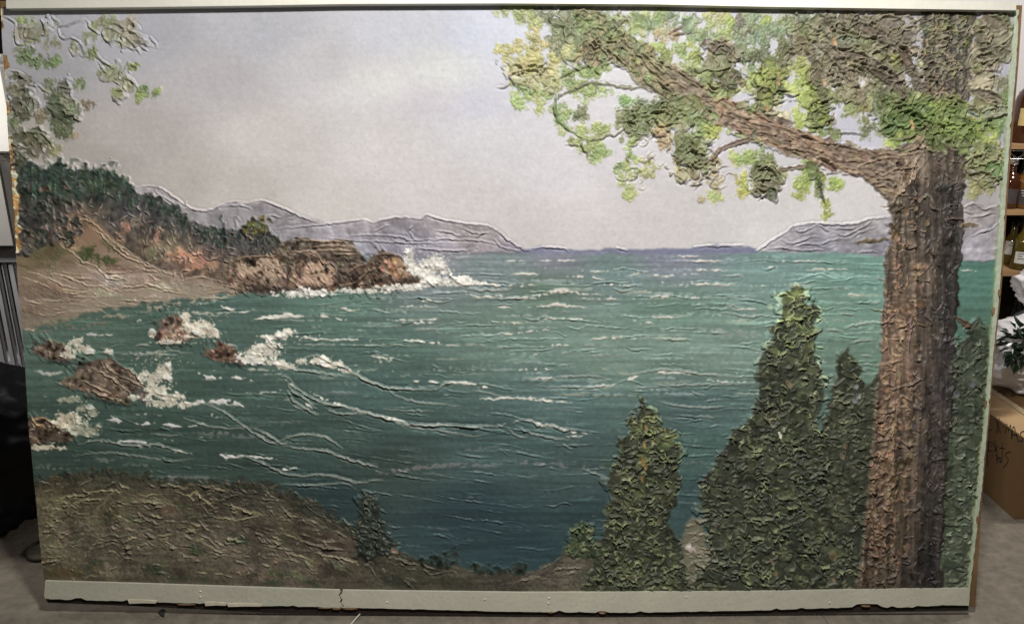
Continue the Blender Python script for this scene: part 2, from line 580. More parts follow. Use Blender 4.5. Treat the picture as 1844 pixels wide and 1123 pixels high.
rr = field([(1420, 425, 160, 157, 162), (1500, 420, 158, 156, 162), (1560, 410, 160, 156, 158), (1480, 445, 142, 142, 155), (1590, 440, 148, 146, 156),
            (1760, 390, 156, 150, 150), (1780, 430, 146, 142, 148), (1750, 450, 150, 147, 155)])
region([(1360, 453), (1385, 436), (1405, 423), (1418, 417), (1428, 407), (1460, 403), (1500, 402), (1540, 402), (1568, 394), (1600, 391), (1640, 391),
        (1640, 458), (1500, 455)], rr, RANGE_R, rag=0.6, rag2=0.4, lift=0.9)
region([(1700, 372), (1735, 372), (1760, 366), (1785, 374), (1810, 372), (1812, 460), (1700, 460)], rr, RANGE_R2, rag=1.0, rag2=0.4, lift=0.9)
stroke([(1715, 452), (1760, 450), (1800, 447)], 4, (170, 168, 174), alpha=0.7)
mtn = np.isin(LB, (RANGE_L, RANGE_M, RANGE_R, RANGE_R2))
C[mtn] = (C[mtn] * (1 + .05 * N12 + .05 * N5 + .02 * N2)[mtn][..., None]) * np.array([1.05, 1.035, 1.02], np.float32)
Hh[mtn] += (.35 * N5 + .2 * N2)[mtn]
W1, W2 = (188, 183, 184), (170, 166, 170)
for pts in ([(245, 337), (270, 335), (292, 340), (318, 358), (348, 376), (378, 379), (402, 368), (425, 363), (445, 366)],
            [(278, 341), (290, 352), (318, 368), (345, 378)], [(400, 372), (420, 369), (440, 371)], [(425, 365), (445, 372), (455, 378)],
            [(445, 366), (470, 361), (498, 370), (520, 380), (545, 391), (582, 403)], [(486, 412), (520, 410), (560, 406), (600, 402), (640, 397), (658, 396), (670, 401)],
            [(670, 401), (700, 394), (735, 391)], [(735, 392), (757, 394), (768, 387), (800, 396), (850, 404), (878, 405)], [(880, 406), (902, 420), (915, 432), (935, 445), (950, 451)],
            [(890, 430), (905, 445), (935, 452)], [(632, 424), (665, 423), (700, 424), (725, 427), (745, 433), (790, 429)], [(738, 418), (745, 428), (760, 433)],
            [(595, 430), (640, 433), (680, 434), (740, 437), (800, 437)], [(740, 446), (780, 449), (830, 451), (860, 447)], [(785, 415), (815, 420), (830, 425)],
            [(830, 410), (860, 420), (880, 417)], [(770, 435), (800, 430), (845, 432), (870, 434), (900, 440)], [(670, 420), (690, 408), (700, 405)], [(735, 416), (742, 408)],
            [(855, 428), (870, 420), (880, 420)], [(475, 392), (490, 388), (505, 392)], [(515, 395), (530, 391)], [(960, 447), (990, 445), (1020, 449), (1025, 453)], [(1110, 446), (1130, 451)],
            [(1250, 445), (1275, 442), (1300, 443), (1340, 441)]):
    ridge(pts, h=2.5, sig=1.35, col=W1, cw=1.4, alpha=0.5, groove=0.5, jit=0.3)
for pts in ([(1362, 453), (1385, 436), (1405, 424), (1416, 418)], [(1416, 418), (1430, 407), (1455, 403), (1470, 401), (1505, 404), (1540, 402), (1568, 394), (1600, 391)],
            [(1405, 430), (1425, 438), (1450, 430), (1470, 425), (1480, 430)], [(1430, 408), (1440, 418), (1465, 408), (1475, 402)], [(1470, 405), (1485, 412), (1497, 420)],
            [(1495, 415), (1520, 424), (1535, 418), (1560, 405), (1570, 396)], [(1430, 445), (1450, 438), (1465, 440), (1490, 446), (1505, 443)], [(1455, 432), (1475, 440), (1500, 432), (1525, 430)],
            [(1500, 410), (1530, 412), (1545, 408)], [(1530, 430), (1545, 420), (1575, 410)], [(1385, 448), (1410, 446), (1440, 450), (1500, 449)], [(1545, 455), (1570, 453), (1583, 456)],
            [(1735, 373), (1755, 367), (1772, 377), (1795, 370)], [(1745, 390), (1770, 388), (1785, 383), (1797, 384)], [(1750, 425), (1770, 416), (1785, 412), (1798, 402)],
            [(1735, 380), (1750, 385)]):
    ridge(pts, h=2.8, sig=1.4, col=W1, cw=1.3, alpha=0.4, groove=0.5, jit=0.3)

# ---- waves
WH = (214, 208, 194)
def foam(pts, w=2.0, col=WH, h=0.9, dry=-0.25, alpha=0.95, rag=0.8, taper=0.45):
    stroke(pts, w * 1.6, np.array(col) * 0.8, h=0.2, dry=0.3, alpha=0.6, rag=1.0, taper=taper)
    stroke(pts, w * 0.95, col, h=h, dry=dry, alpha=alpha, rag=rag, taper=taper)
# random long drags of the brush over the whole sea
for _ in range(520):
    y = 458 + 560 * rng.random() ** 1.15
    x = rng.uniform(60, 1600)
    L = rng.uniform(25, 120)
    i, j = int(y), int(x)
    base = sea[i, j] * 255
    f = rng.choice([0.86, 0.92, 1.1, 1.18, 1.28])
    sl = rng.normal(0.0, 0.035) + (0.06 if (y > 700 and x < 1000) else 0)
    stroke([(x, y), (x + L * 0.5, y + L * 0.5 * sl + rng.normal(0, 2)), (x + L, y + L * sl)], rng.uniform(1, 3.2), base * f + (6 if f > 1 else 0), alpha=0.6, dry=-0.3, rag=1.0)
for _ in range(430):
    y = 470 + 520 * rng.random()
    x = rng.uniform(60, 1580)
    L = rng.uniform(20, 110)
    sl = rng.normal(0.0, 0.05) + (0.14 if (y > 690 and x < 900) else 0)
    i, j = min(PH - 1, int(y)), int(x)
    c = sea[i, j] * 255 * rng.choice([1.0, 1.15, 1.35])
    ridge([(x, y), (x + L * 0.35, y + L * 0.35 * sl + rng.normal(0, 2)), (x + L * 0.7, y + L * 0.7 * sl + rng.normal(0, 2)), (x + L, y + L * sl)],
          h=rng.uniform(0.6, 1.7), sig=rng.uniform(0.9, 1.4), col=c, cw=1.0, alpha=0.6, groove=0.45, broken=0.5)
# lavender grey scumbles
LV = (128, 120, 120)
for pts, w, a in [([(690, 845), (740, 843), (800, 838), (870, 836), (905, 842)], 4, .55), ([(905, 826), (945, 832), (1000, 838), (1095, 842)], 5, .5),
                  ([(300, 776), (380, 780), (440, 772), (480, 765)], 4, .3), ([(460, 748), (500, 757), (560, 757), (620, 752)], 4, .45),
                  ([(360, 773), (420, 782), (460, 788)], 5, .4), ([(700, 588), (740, 586), (790, 596), (815, 601)], 3, .45), ([(460, 792), (540, 803), (600, 812)], 5, .4),
                  ([(610, 808), (650, 825), (685, 838)], 4, .35), ([(670, 848), (700, 850), (740, 846)], 4, .5), ([(565, 705), (600, 708), (650, 706)], 3, .3), ([(170, 825), (200, 830), (225, 835)], 5, .4),
                  ([(60, 838), (110, 843), (140, 842)], 3, .4), ([(270, 862), (330, 860), (400, 862)], 5, .4), ([(1270, 604), (1340, 602), (1380, 606)], 2.5, .45), ([(1195, 604), (1240, 605)], 2, .45),
                  ([(1000, 634), (1050, 640), (1130, 640)], 3, .35), ([(900, 742), (960, 735), (1060, 738)], 2, .35), ([(1040, 752), (1100, 752), (1140, 750)], 2, .3),
                  ([(820, 815), (880, 805), (910, 800)], 2, .35), ([(1220, 833), (1260, 832), (1285, 833)], 2, .3), ([(1235, 882), (1275, 884)], 1.5, .3)]:
    stroke(pts, w, np.array(LV) * (1.18 if pts[0][1] < 700 else 0.98), alpha=a * 1.1, dry=-0.1, rag=1.2, h=0.3)
for _ in range(260):
    y = rng.uniform(462, 720); x = rng.uniform(430, 1560); L = rng.uniform(40, 150)
    if LB[int(y), int(x)] != SEA: continue
    b0 = sea[int(y), int(x)] * 255
    stroke([(x, y), (x + L * .5, y + rng.normal(0, 1.5)), (x + L, y + rng.normal(0, 2))], rng.uniform(1., 2.8), .5 * b0 + .5 * np.array(pick([(205, 206, 194), (196, 200, 200), (214, 196, 166)])), alpha=.75, dry=rng.uniform(-.1, .5), rag=.6, h=.3)
for _ in range(90):
    y = rng.uniform(720, 980); x = rng.uniform(80, 1250); L = rng.uniform(20, 80)
    if LB[int(y), int(x)] != SEA: continue
    b0 = sea[int(y), int(x)] * 255
    sl = .12 if x < 900 else .04
    stroke([(x, y), (x + L * .5, y + L * .5 * sl + rng.normal(0, 1.5)), (x + L, y + L * sl)], rng.uniform(.8, 1.8), .6 * b0 + .4 * np.array((150, 146, 140)), alpha=.7, dry=rng.uniform(0, .5), rag=.6, h=.3)
# white crests, far to near
for pts, w in [([(905, 470), (950, 469)], 1.6), ([(960, 471), (1010, 469), (1050, 472)], 1.8), ([(1070, 471), (1130, 470)], 1.4), ([(1230, 470), (1300, 470)], 1.4), ([(1220, 462), (1260, 462)], 1.6), ([(1350, 470), (1420, 472), (1480, 470)], 1.6),
               ([(1240, 487), (1275, 486), (1310, 488)], 1.8), ([(1345, 481), (1385, 481), (1412, 484)], 2), ([(1450, 486), (1490, 484), (1530, 487)], 1.6), ([(1060, 490), (1100, 488)], 1.6),
               ([(1110, 494), (1135, 496), (1165, 491), (1195, 497), (1225, 493), (1265, 496)], 2.4), ([(920, 494), (970, 494)], 2.2), ([(1000, 497), (1040, 498), (1090, 503)], 2.4),
               ([(905, 513), (930, 514), (966, 513)], 2.4), ([(1060, 514), (1090, 513), (1150, 517)], 2.2), ([(1180, 508), (1220, 510), (1260, 511), (1330, 514)], 2.6), ([(1365, 512), (1385, 514)], 3), ([(1350, 515), (1380, 516)], 2),
               ([(885, 541), (930, 538), (965, 535), (990, 527), (1015, 524), (1045, 530), (1085, 533), (1122, 537)], 3.4), ([(1000, 526), (1030, 525)], 4), ([(1035, 535), (1080, 535), (1120, 538)], 3.2),
               ([(1130, 537), (1180, 535), (1230, 534), (1275, 537)], 2.6), ([(1325, 558), (1345, 556), (1365, 559)], 2), ([(950, 553), (1000, 549), (1040, 552), (1060, 555)], 2.2), ([(895, 552), (920, 553)], 1.6),
               ([(965, 575), (1000, 574), (1050, 577), (1100, 579)], 2.2), ([(1135, 577), (1148, 576)], 3), ([(1150, 583), (1190, 580)], 1.6), ([(1150, 570), (1190, 571), (1235, 570)], 1.4), ([(900, 582), (945, 584)], 2),
               ([(900, 599), (925, 600), (960, 596), (990, 594)], 2), ([(1060, 612), (1100, 608), (1150, 610)], 1.6), ([(960, 625), (990, 624), (1005, 621), (1030, 623)], 1.7), ([(920, 666), (960, 665), (1000, 664)], 1.8),
               ([(1025, 674), (1060, 676)], 1.6), ([(960, 680), (1000, 681)], 1.4), ([(1060, 697), (1095, 695), (1112, 690)], 3), ([(1128, 687), (1140, 680), (1150, 676)], 3.4), ([(1180, 672), (1215, 669), (1245, 671), (1270, 675)], 3), ([(1270, 684), (1320, 686), (1360, 688)], 1.7),
               ([(905, 717), (950, 717), (985, 722), (1035, 725)], 2), ([(1500, 520), (1560, 520)], 1.5), ([(1525, 530), (1550, 531)], 1.5), ([(1730, 487), (1760, 488)], 1.6),
               ([(458, 574), (490, 570), (520, 568), (546, 570)], 4.2), ([(576, 569), (592, 570)], 3.6), ([(600, 573), (640, 577), (675, 577)], 2.2), ([(690, 574), (720, 577), (760, 580), (790, 576), (840, 578)], 3), ([(650, 576), (672, 580)], 2),
               ([(500, 530), (520, 533), (560, 530), (600, 531)], 2.6), ([(610, 555), (640, 560)], 2), ([(720, 552), (770, 550)], 2), ([(680, 545), (730, 540), (800, 540)], 2.2), ([(840, 530), (880, 534), (920, 530)], 2.2), ([(870, 513), (910, 514)], 2.4),
               ([(400, 553), (425, 560), (450, 561)], 3.2), ([(455, 607), (490, 604), (520, 602), (550, 608), (590, 612)], 3), ([(590, 612), (640, 611), (690, 615)], 1.8), ([(655, 634), (690, 645), (730, 648)], 2.4),
               ([(725, 612), (760, 614), (830, 624)], 2.2), ([(740, 687), (765, 686), (792, 689)], 3), ([(794, 696), (806, 690), (825, 688), (850, 692), (878, 699)], 3), ([(845, 690), (870, 697), (880, 700)], 3.6), ([(865, 718), (930, 716)], 1.8),
               ([(358, 672), (375, 680), (400, 678)], 4), ([(415, 677), (440, 682), (455, 686)], 3), ([(372, 725), (400, 722), (425, 726), (442, 735)], 4.4), ([(345, 727), (370, 722)], 4), ([(380, 746), (400, 750)], 3),
               ([(240, 577), (300, 580)], 1.6), ([(45, 592), (65, 594)], 3), ([(150, 600), (180, 605), (205, 603)], 2.2), ([(188, 632), (205, 636)], 4), ([(52, 716), (75, 717), (92, 713)], 2.6), ([(105, 718), (130, 720), (160, 735), (180, 745)], 2.6), ([(155, 725), (175, 740)], 3.2),
               ([(186, 752), (205, 755), (222, 762)], 3.4), ([(234, 759), (260, 763), (280, 760)], 2.6), ([(292, 764), (310, 766), (328, 768)], 2.6), ([(338, 768), (360, 763), (372, 766)], 2), ([(170, 790), (200, 796), (230, 794), (270, 800), (300, 806), (345, 817)], 3),
               ([(250, 802), (258, 803)], 3), ([(376, 817), (410, 822), (445, 818)], 3.6), ([(440, 820), (500, 826)], 1.6), ([(50, 803), (80, 805), (110, 803)], 6), ([(60, 797), (100, 796)], 3),
               ([(505, 846), (535, 843)], 1.6), ([(890, 770), (912, 766)], 1.8), ([(930, 757), (950, 757), (975, 765), (1000, 768), (1025, 777), (1065, 780)], 2.4), ([(1010, 783), (1050, 786)], 2.2)]:
    foam(pts, w)
for pts, w in [([(200, 640), (260, 636), (330, 642)], 2), ([(340, 620), (380, 615), (430, 622)], 2.4), ([(60, 668), (90, 672), (120, 668)], 2.4), ([(190, 748), (240, 742), (300, 750)], 2.2), ([(250, 782), (330, 790), (400, 786)], 2), ([(60, 735), (100, 742), (130, 738)], 2.4), ([(430, 655), (470, 668), (510, 672)], 3), ([(620, 660), (680, 650), (740, 655)], 2.2), ([(330, 560), (380, 566), (430, 560)], 2.2), ([(560, 590), (640, 592), (700, 600)], 2), ([(400, 700), (470, 706), (520, 700)], 2)]:
    stroke(pts, w * 1.4, (176, 174, 160), h=.4, dry=.15, alpha=.75, rag=.9, taper=.45)
# thick crest lines
CRL = (150, 152, 136)
for pts, h in [([(508, 676), (520, 680), (530, 695), (545, 707), (570, 720), (590, 728), (620, 731), (650, 741), (685, 750), (715, 758), (745, 765), (790, 764), (840, 767), (885, 767), (910, 765)], 3.4),
               ([(590, 738), (610, 744), (640, 744), (662, 743)], 2.4), ([(518, 705), (530, 722), (550, 735), (572, 748)], 2.6), ([(527, 730), (545, 738)], 1.6), ([(518, 686), (522, 700), (545, 715), (570, 735)], 2),
               ([(535, 660), (545, 648), (562, 640), (580, 643), (600, 655), (620, 660), (638, 672), (655, 682), (680, 692), (700, 698), (730, 700), (760, 700), (787, 702)], 3.2),
               ([(500, 655), (530, 665), (560, 668), (600, 675), (632, 677)], 2.6), ([(560, 650), (580, 658), (600, 660)], 2), ([(790, 700), (800, 692), (815, 688)], 2.6),
               ([(460, 772), (480, 782), (505, 797), (516, 799)], 2.6), ([(505, 792), (525, 785), (545, 782), (580, 785), (600, 795), (616, 808)], 2.8), ([(505, 802), (545, 808), (580, 810), (610, 820), (650, 834), (680, 840)], 2.4), ([(455, 780), (490, 797), (515, 800)], 2),
               ([(420, 815), (470, 832), (510, 852), (540, 857), (575, 855), (620, 862), (650, 868)], 2.0), ([(560, 852), (600, 856), (640, 868), (690, 862)], 1.8), ([(505, 870), (560, 873), (620, 870), (640, 880)], 1.6), ([(610, 822), (640, 830), (680, 842)], 1.8),
               ([(925, 762), (935, 756), (955, 758), (972, 766), (990, 766), (1015, 774), (1030, 773), (1050, 779)], 3), ([(928, 766), (945, 774), (960, 782), (990, 788), (1025, 792)], 2.2), ([(915, 772), (930, 784), (950, 788)], 1.8),
               ([(700, 755), (735, 768), (790, 775), (850, 785), (880, 780)], 1.5), ([(850, 703), (880, 708), (905, 714)], 1.5), ([(690, 735), (720, 738), (780, 740)], 1.2), ([(690, 695), (720, 715), (760, 725), (830, 730)], 1.4),
               ([(230, 632), (250, 640), (300, 632), (345, 636)], 1.6), ([(245, 620), (270, 622)], 2.2), ([(350, 720), (400, 740), (450, 775), (480, 790)], 2.0), ([(330, 752), (380, 768), (440, 772)], 1.8),
               ([(140, 800), (180, 792), (230, 802), (280, 800), (345, 818)], 2.2), ([(270, 780), (300, 784), (330, 782)], 1.6), ([(130, 820), (200, 815), (300, 828), (350, 826)], 1.4), ([(960, 695), (1060, 697), (1110, 692)], 1.4), ([(965, 695), (980, 688), (1000, 680), (1060, 677), (1100, 683)], 1.3),
               ([(1120, 678), (1170, 668), (1220, 666), (1270, 674), (1360, 680)], 1.4), ([(1130, 700), (1200, 694), (1280, 692), (1355, 690)], 1.3), ([(1185, 722), (1220, 730), (1270, 734), (1315, 732)], 1.9), ([(1245, 704), (1260, 710)], 1.5),
               ([(1260, 750), (1275, 748), (1285, 753)], 1.8), ([(1012, 801), (1030, 808)], 2), ([(960, 638), (968, 638)], 3), ([(1195, 611), (1240, 611)], 2), ([(840, 520), (880, 523), (920, 521)], 2.4), ([(1340, 505), (1336, 496), (1300, 498)], 1.3), ([(1330, 560), (1310, 550), (1340, 555)], 1.4),
               ([(1290, 560), (1350, 570), (1390, 566)], 1.4), ([(1050, 845), (1080, 855), (1100, 862)], 1.6), ([(1520, 592), (1540, 585), (1580, 580)], 1.6), ([(1530, 618), (1560, 612), (1580, 612)], 1.4), ([(1550, 640), (1570, 641)], 1.4), ([(1555, 655), (1575, 656)], 1.4), ([(1480, 592), (1520, 598)], 1.6), ([(1510, 564), (1540, 567)], 1.4)]:
    k = sea[int(pts[0][1]), int(pts[0][0])] * 255
    ridge(pts, h=h * 0.95, sig=1.35 + 0.12 * h, col=(0.30 + .13 * h) * np.array(WH) * (0.92 if pts[0][1] < 700 else .84) + (0.62 - .10 * h) * k, cw=1.5 + 0.3 * h, alpha=0.8, groove=0.5, jit=0.5, broken=0.35, asym=0.15)
for pts, w in [([(545, 712), (575, 718), (600, 727)], 3), ([(560, 706), (600, 725), (630, 733)], 2.2), ([(680, 750), (715, 754), (740, 762)], 2.2), ([(508, 677), (525, 692), (535, 705)], 1.6), ([(550, 725), (565, 735)], 2.4)]:
    foam(pts, w, dry=-0.2)

# ---- the wooded headland and the beach on the left
forest = field([(40, 320, 38, 46, 40), (100, 330, 46, 60, 48), (180, 330, 52, 66, 50), (60, 400, 54, 52, 50), (180, 370, 60, 60, 54), (60, 450, 70, 64, 56), (240, 380, 58, 58, 62), (320, 420, 62, 60, 62), (230, 400, 74, 66, 62),
                (380, 430, 58, 58, 58), (440, 440, 58, 58, 60), (480, 430, 60, 62, 52), (300, 390, 66, 66, 64), (430, 480, 84, 72, 62), (150, 395, 98, 82, 68), (350, 460, 120, 92, 78), (500, 460, 80, 66, 58), (270, 440, 96, 84, 68), (400, 490, 92, 78, 64)])
region([(20, 285), (40, 296), (60, 292), (72, 304), (90, 302), (103, 290), (108, 287), (114, 304), (126, 302), (132, 308), (150, 303), (156, 310), (168, 303), (182, 303), (196, 312), (208, 308), (218, 318), (230, 318), (232, 330), (242, 336),
        (250, 352), (262, 352), (274, 348), (282, 360), (298, 372), (312, 366), (322, 372), (334, 386), (346, 396), (362, 402), (380, 408), (398, 412), (412, 412), (422, 412), (434, 416), (446, 404), (458, 396), (472, 398), (484, 406), (492, 424),
        (512, 436), (540, 470), (520, 525), (420, 525), (330, 510), (250, 490), (200, 480), (120, 470), (30, 470)], forest, FOREST, rag=1.6, rag2=0.8, lift=1.0)
s_ = (LB == FOREST)
C[s_] *= (1 + 0.12 * N5 + 0.10 * N2)[s_][..., None]
beach = field([(60, 470, 104, 92, 70), (90, 450, 92, 80, 58), (130, 400, 112, 88, 70), (160, 430, 128, 104, 84), (210, 470, 136, 118, 100), (120, 500, 136, 120, 104), (60, 510, 120, 104, 88), (200, 500, 140, 123, 106), (300, 500, 140, 124, 108),
               (400, 510, 142, 128, 112), (60, 545, 118, 105, 92), (180, 545, 134, 122, 106), (300, 525, 146, 134, 118), (50, 570, 110, 100, 86), (240, 455, 124, 104, 88)])
region([(20, 462), (70, 450), (110, 432), (150, 410), (160, 392), (180, 405), (215, 440), (250, 468), (290, 486), (340, 498), (400, 500), (428, 508), (430, 524), (400, 530), (340, 540), (260, 546), (200, 556), (150, 566), (100, 578), (30, 588)], beach, BEACH, rag=2.0, rag2=1.0, soft=2, lift=0.3)
for (x, y, rx, ry, c, a) in [(70, 520, 40, 14, (104, 88, 74), .5), (110, 535, 50, 8, (96, 82, 68), .5), (60, 555, 30, 8, (98, 84, 72), .5), (120, 470, 30, 10, (112, 96, 76), .5), (60, 440, 36, 16, (76, 70, 60), .8), (110, 425, 26, 14, (82, 72, 60), .7), (240, 500, 70, 10, (162, 148, 134), .6), (190, 500, 40, 14, (156, 142, 128), .6), (330, 512, 60, 8, (158, 146, 130), .6), (90, 500, 40, 12, (130, 114, 100), .5), (290, 440, 30, 24, (116, 104, 86), .6), (330, 440, 24, 16, (104, 92, 80), .6), (215, 425, 16, 14, (122, 100, 82), .6), (380, 500, 40, 6, (110, 96, 82), .5), (320, 505, 60, 6, (120, 104, 88), .4), (390, 505, 30, 8, (104, 90, 78), .6), (180, 530, 60, 6, (150, 138, 120), .5), (170, 450, 30, 18, (58, 66, 38), .95), (190, 468, 26, 11, (64, 70, 42), .9), (75, 470, 22, 18, (86, 80, 56), .7), (95, 455, 26, 14, (82, 76, 52), .6), (135, 405, 26, 18, (96, 74, 58), .6), (345, 468, 26, 14, (168, 125, 102), .8),
                             (325, 462, 14, 10, (170, 124, 100), .7), (375, 478, 20, 8, (150, 112, 94), .6), (285, 425, 7, 16, (150, 112, 92), .6), (228, 410, 8, 8, (140, 104, 88), .5), (160, 380, 30, 8, (100, 82, 72), .5), (210, 485, 30, 6, (112, 92, 76), .5), (250, 400, 12, 10, (98, 84, 74), .5), (280, 450, 12, 18, (100, 98, 72), .4), (140, 440, 22, 8, (150, 126, 104), .6)]:
    for _ in range(7):
        px, py = x + rng.normal(0, rx * 0.45), y + rng.normal(0, ry * 0.45)
        smear(px, py, rx * rng.uniform(.4, .75) + 2, ry * rng.uniform(.4, .8) + 2, rng.normal(.25, .3), vary(c, .07), None, alpha=a * 0.6, body=.2)
for x0, y0, h_ in [(44, 296, 20), (60, 298, 18), (76, 302, 22), (90, 299, 16), (106, 286, 30), (119, 300, 18), (128, 300, 22), (140, 302, 14), (154, 302, 24), (170, 302, 20), (184, 303, 22), (196, 306, 18), (208, 306, 20), (222, 316, 18), (238, 332, 14), (252, 350, 14), (266, 350, 16), (276, 352, 16), (292, 366, 14), (308, 370, 16), (320, 370, 18), (338, 390, 14), (354, 400, 14), (372, 406, 16), (390, 410, 14), (404, 412, 14), (420, 412, 14), (434, 416, 12), (66, 330, 26), (100, 322, 26), (146, 326, 24), (190, 330, 24), (216, 338, 22), (240, 356, 20)]:
    c_ = vary(pick([(48, 62, 54), (56, 68, 60), (42, 52, 50), (60, 66, 62)]), .08)
    for k in range(4):
        dab(x0 + rng.normal(0, 1), y0 + h_ * (k + .6) / 4, 2.0 + 1.5 * k, h_ * .22, rng.normal(0, .2), c_ * rng.uniform(.9, 1.15), FOREST, base=.7, rim=1.3, dirn=-1.57, sig=1.0, dish=.3, alpha=.8, rough=.4)
    ridge([(x0, y0 - 2), (x0 + rng.normal(0, 1), y0 + h_ * .5), (x0 + rng.normal(0, 2), y0 + h_)], h=1.6, sig=1.0, col=c_ * 1.3, cw=1.0, alpha=.5, groove=.3)
# single round tree on the ridge, tree tops
GT = [(46, 58, 50), (56, 66, 54), (42, 50, 48), (64, 70, 58)]
for x0, y0, n in [(50, 305, 20), (80, 315, 18), (105, 305, 10), (130, 325, 10), (155, 318, 10), (178, 318, 26), (210, 325, 14), (226, 328, 8), (265, 360, 8), (315, 378, 12), (345, 402, 8), (375, 418, 8), (400, 430, 10), (420, 425, 8)]:
    for _ in range(n):
        dab(x0 + rng.normal(0, 10), y0 + rng.normal(4, 8), rng.uniform(4, 8), rng.uniform(2.5, 5), rng.uniform(0, 3.1), vary(pick(GT), .10), FOREST, base=0.6, rim=1.4, dirn=rng.uniform(-2.6, -0.5), sig=1.1, dish=.4, alpha=.5, rough=.4)
for x0, y0, n in [(440, 428, 8), (478, 430, 12), (496, 440, 14), (512, 446, 12), (528, 452, 8), (486, 456, 12), (455, 444, 10), (505, 462, 8)]:
    for _ in range(n):
        dab(x0 + rng.normal(0, 8), y0 + rng.normal(0, 6), rng.uniform(3, 6), rng.uniform(2.5, 4), rng.uniform(0, 3.1), vary(pick([(50, 54, 52), (60, 60, 62), (44, 48, 46), (70, 66, 58)]), .1), FOREST, base=.6, rim=1.5, dirn=rng.uniform(-2.6, -.5), sig=1.05, dish=.3, alpha=.65, rough=.4)
for _ in range(46):
    dab(460 + rng.normal(0, 10), 408 + rng.normal(0, 8), 4, 3, rng.uniform(0, 3.1), vary(pick([(70, 74, 42), (98, 96, 50), (54, 60, 42)]), .1), FOREST, base=.8, rim=1.2, dirn=-1.5, sig=1.1)
for x0, y0, h_ in [(107, 290, 26), (128, 303, 20), (153, 306, 22), (62, 300, 18), (220, 318, 14)]:
    stroke([(x0, y0), (x0 + 1, y0 + h_)], 5, (48, 60, 48), h=.6, lab=FOREST, rag=2)
for _ in range(260):
    y = rng.uniform(345, 500); x = rng.uniform(34, 520)
    if LB[int(y), int(x)] != FOREST: continue
    a0 = rng.normal(1.1, 0.9); L = rng.uniform(6, 18)
    ridge([(x, y), (x + L * .5 * math.cos(a0) + rng.normal(0, 2), y + L * .5 * math.sin(a0) + rng.normal(0, 2)), (x + L * math.cos(a0), y + L * math.sin(a0))], h=rng.uniform(1.2, 2.6), sig=1.15, col=vary(pick([(120, 110, 100), (150, 128, 110), (100, 94, 90)]), .12), cw=1.2, alpha=.6, groove=.4)
for _ in range(70):
    x, y = rng.uniform(32, 150), rng.uniform(330, 460)
    if LB[int(y), int(x)] != FOREST: continue
    dab(x, y, rng.uniform(4, 8), rng.uniform(3, 6), rng.uniform(0, 3), vary(pick([(58, 56, 52), (50, 54, 46), (76, 68, 60)]), .12), FOREST, base=.9, rim=2.2, dirn=rng.uniform(0, 6.3), sig=1.15, dish=.9)
for _ in range(60):      # little trunks and dead brush on the purple slope
    x, y = rng.uniform(240, 500), rng.uniform(395, 450)
    if LB[int(y), int(x)] != FOREST: continue
    L = rng.uniform(6, 15)
    ridge([(x, y), (x + rng.normal(0, 1.5), y + L * .5), (x + rng.normal(0, 3), y + L)], h=1.6, sig=1.05, col=(126, 112, 100), cw=.9, alpha=.5, groove=.4)
for pts, h in [([(153, 388), (170, 402), (188, 420), (215, 442), (240, 458), (258, 468)], 2.8), ([(160, 408), (180, 420), (205, 445), (235, 465), (265, 478), (290, 488)], 2.6), ([(170, 412), (200, 436), (228, 455), (256, 470), (300, 491), (330, 499)], 2.4),
               ([(103, 422), (115, 428), (125, 434)], 3), ([(108, 440), (130, 455), (150, 470), (175, 482), (195, 502)], 2.2), ([(140, 397), (152, 394), (165, 400)], 2.2), ([(120, 445), (126, 438), (118, 434)], 2), ([(240, 478), (270, 488), (288, 487)], 1.8),
               ([(98, 492), (125, 500), (150, 512), (192, 515)], 2.2), ([(50, 488), (80, 498), (110, 512), (140, 520)], 2), ([(40, 498), (70, 510), (90, 516)], 2), ([(215, 518), (245, 516), (270, 512), (300, 525)], 2.6), ([(240, 516), (275, 514)], 2), ([(105, 525), (140, 528), (165, 524), (172, 530)], 2),
               ([(40, 535), (60, 545), (80, 545)], 2.2), ([(60, 540), (90, 542), (130, 540)], 1.8), ([(145, 545), (160, 538), (172, 528)], 1.6), ([(260, 492), (280, 502), (290, 505)], 1.6), ([(320, 510), (340, 500), (370, 500), (400, 508)], 1.8), ([(415, 512), (430, 505), (445, 502)], 2.2), ([(130, 470), (160, 485), (190, 498)], 1.4)]:
    ridge(pts, h=h * .85, sig=1.15, col=(170, 152, 130), cw=1.5, alpha=.55, groove=.5, jit=.7, broken=.5)
for _ in range(90):
    x, y = rng.uniform(40, 420), rng.uniform(485, 575)
    if LB[int(y), int(x)] != BEACH: continue
    L = rng.uniform(10, 45); sl = rng.normal(.12, .15)
    ridge([(x, y), (x + L * .5, y + L * .5 * sl + rng.normal(0, 1.5)), (x + L, y + L * sl)], h=rng.uniform(.5, 1.4), sig=1.05, col=vary((150, 134, 114), .1), cw=1, alpha=.4, groove=.4)
for pts, w, c in [([(140, 575), (220, 568), (300, 560), (360, 552)], 3, (150, 138, 120)), ([(45, 582), (90, 580), (140, 572)], 4, (120, 110, 92)), ([(250, 549), (300, 545), (380, 538)], 4, (164, 150, 132)), ([(240, 540), (290, 536), (330, 540)], 3, (170, 158, 140)), ([(330, 545), (380, 540), (420, 530)], 3, (172, 160, 142)),
                  ([(260, 556), (290, 553), (300, 556)], 3, (176, 160, 138)), ([(70, 568), (150, 560), (220, 553)], 3, (140, 126, 108)), ([(45, 598), (120, 590), (200, 580)], 4, (112, 104, 88)), ([(200, 562), (260, 566), (330, 560)], 3.5, (70, 96, 86)), ([(300, 556), (360, 553), (420, 540)], 3, (72, 100, 90))]:
    stroke(pts, w, c, h=.5, dry=-.2, rag=1.8, alpha=.85)

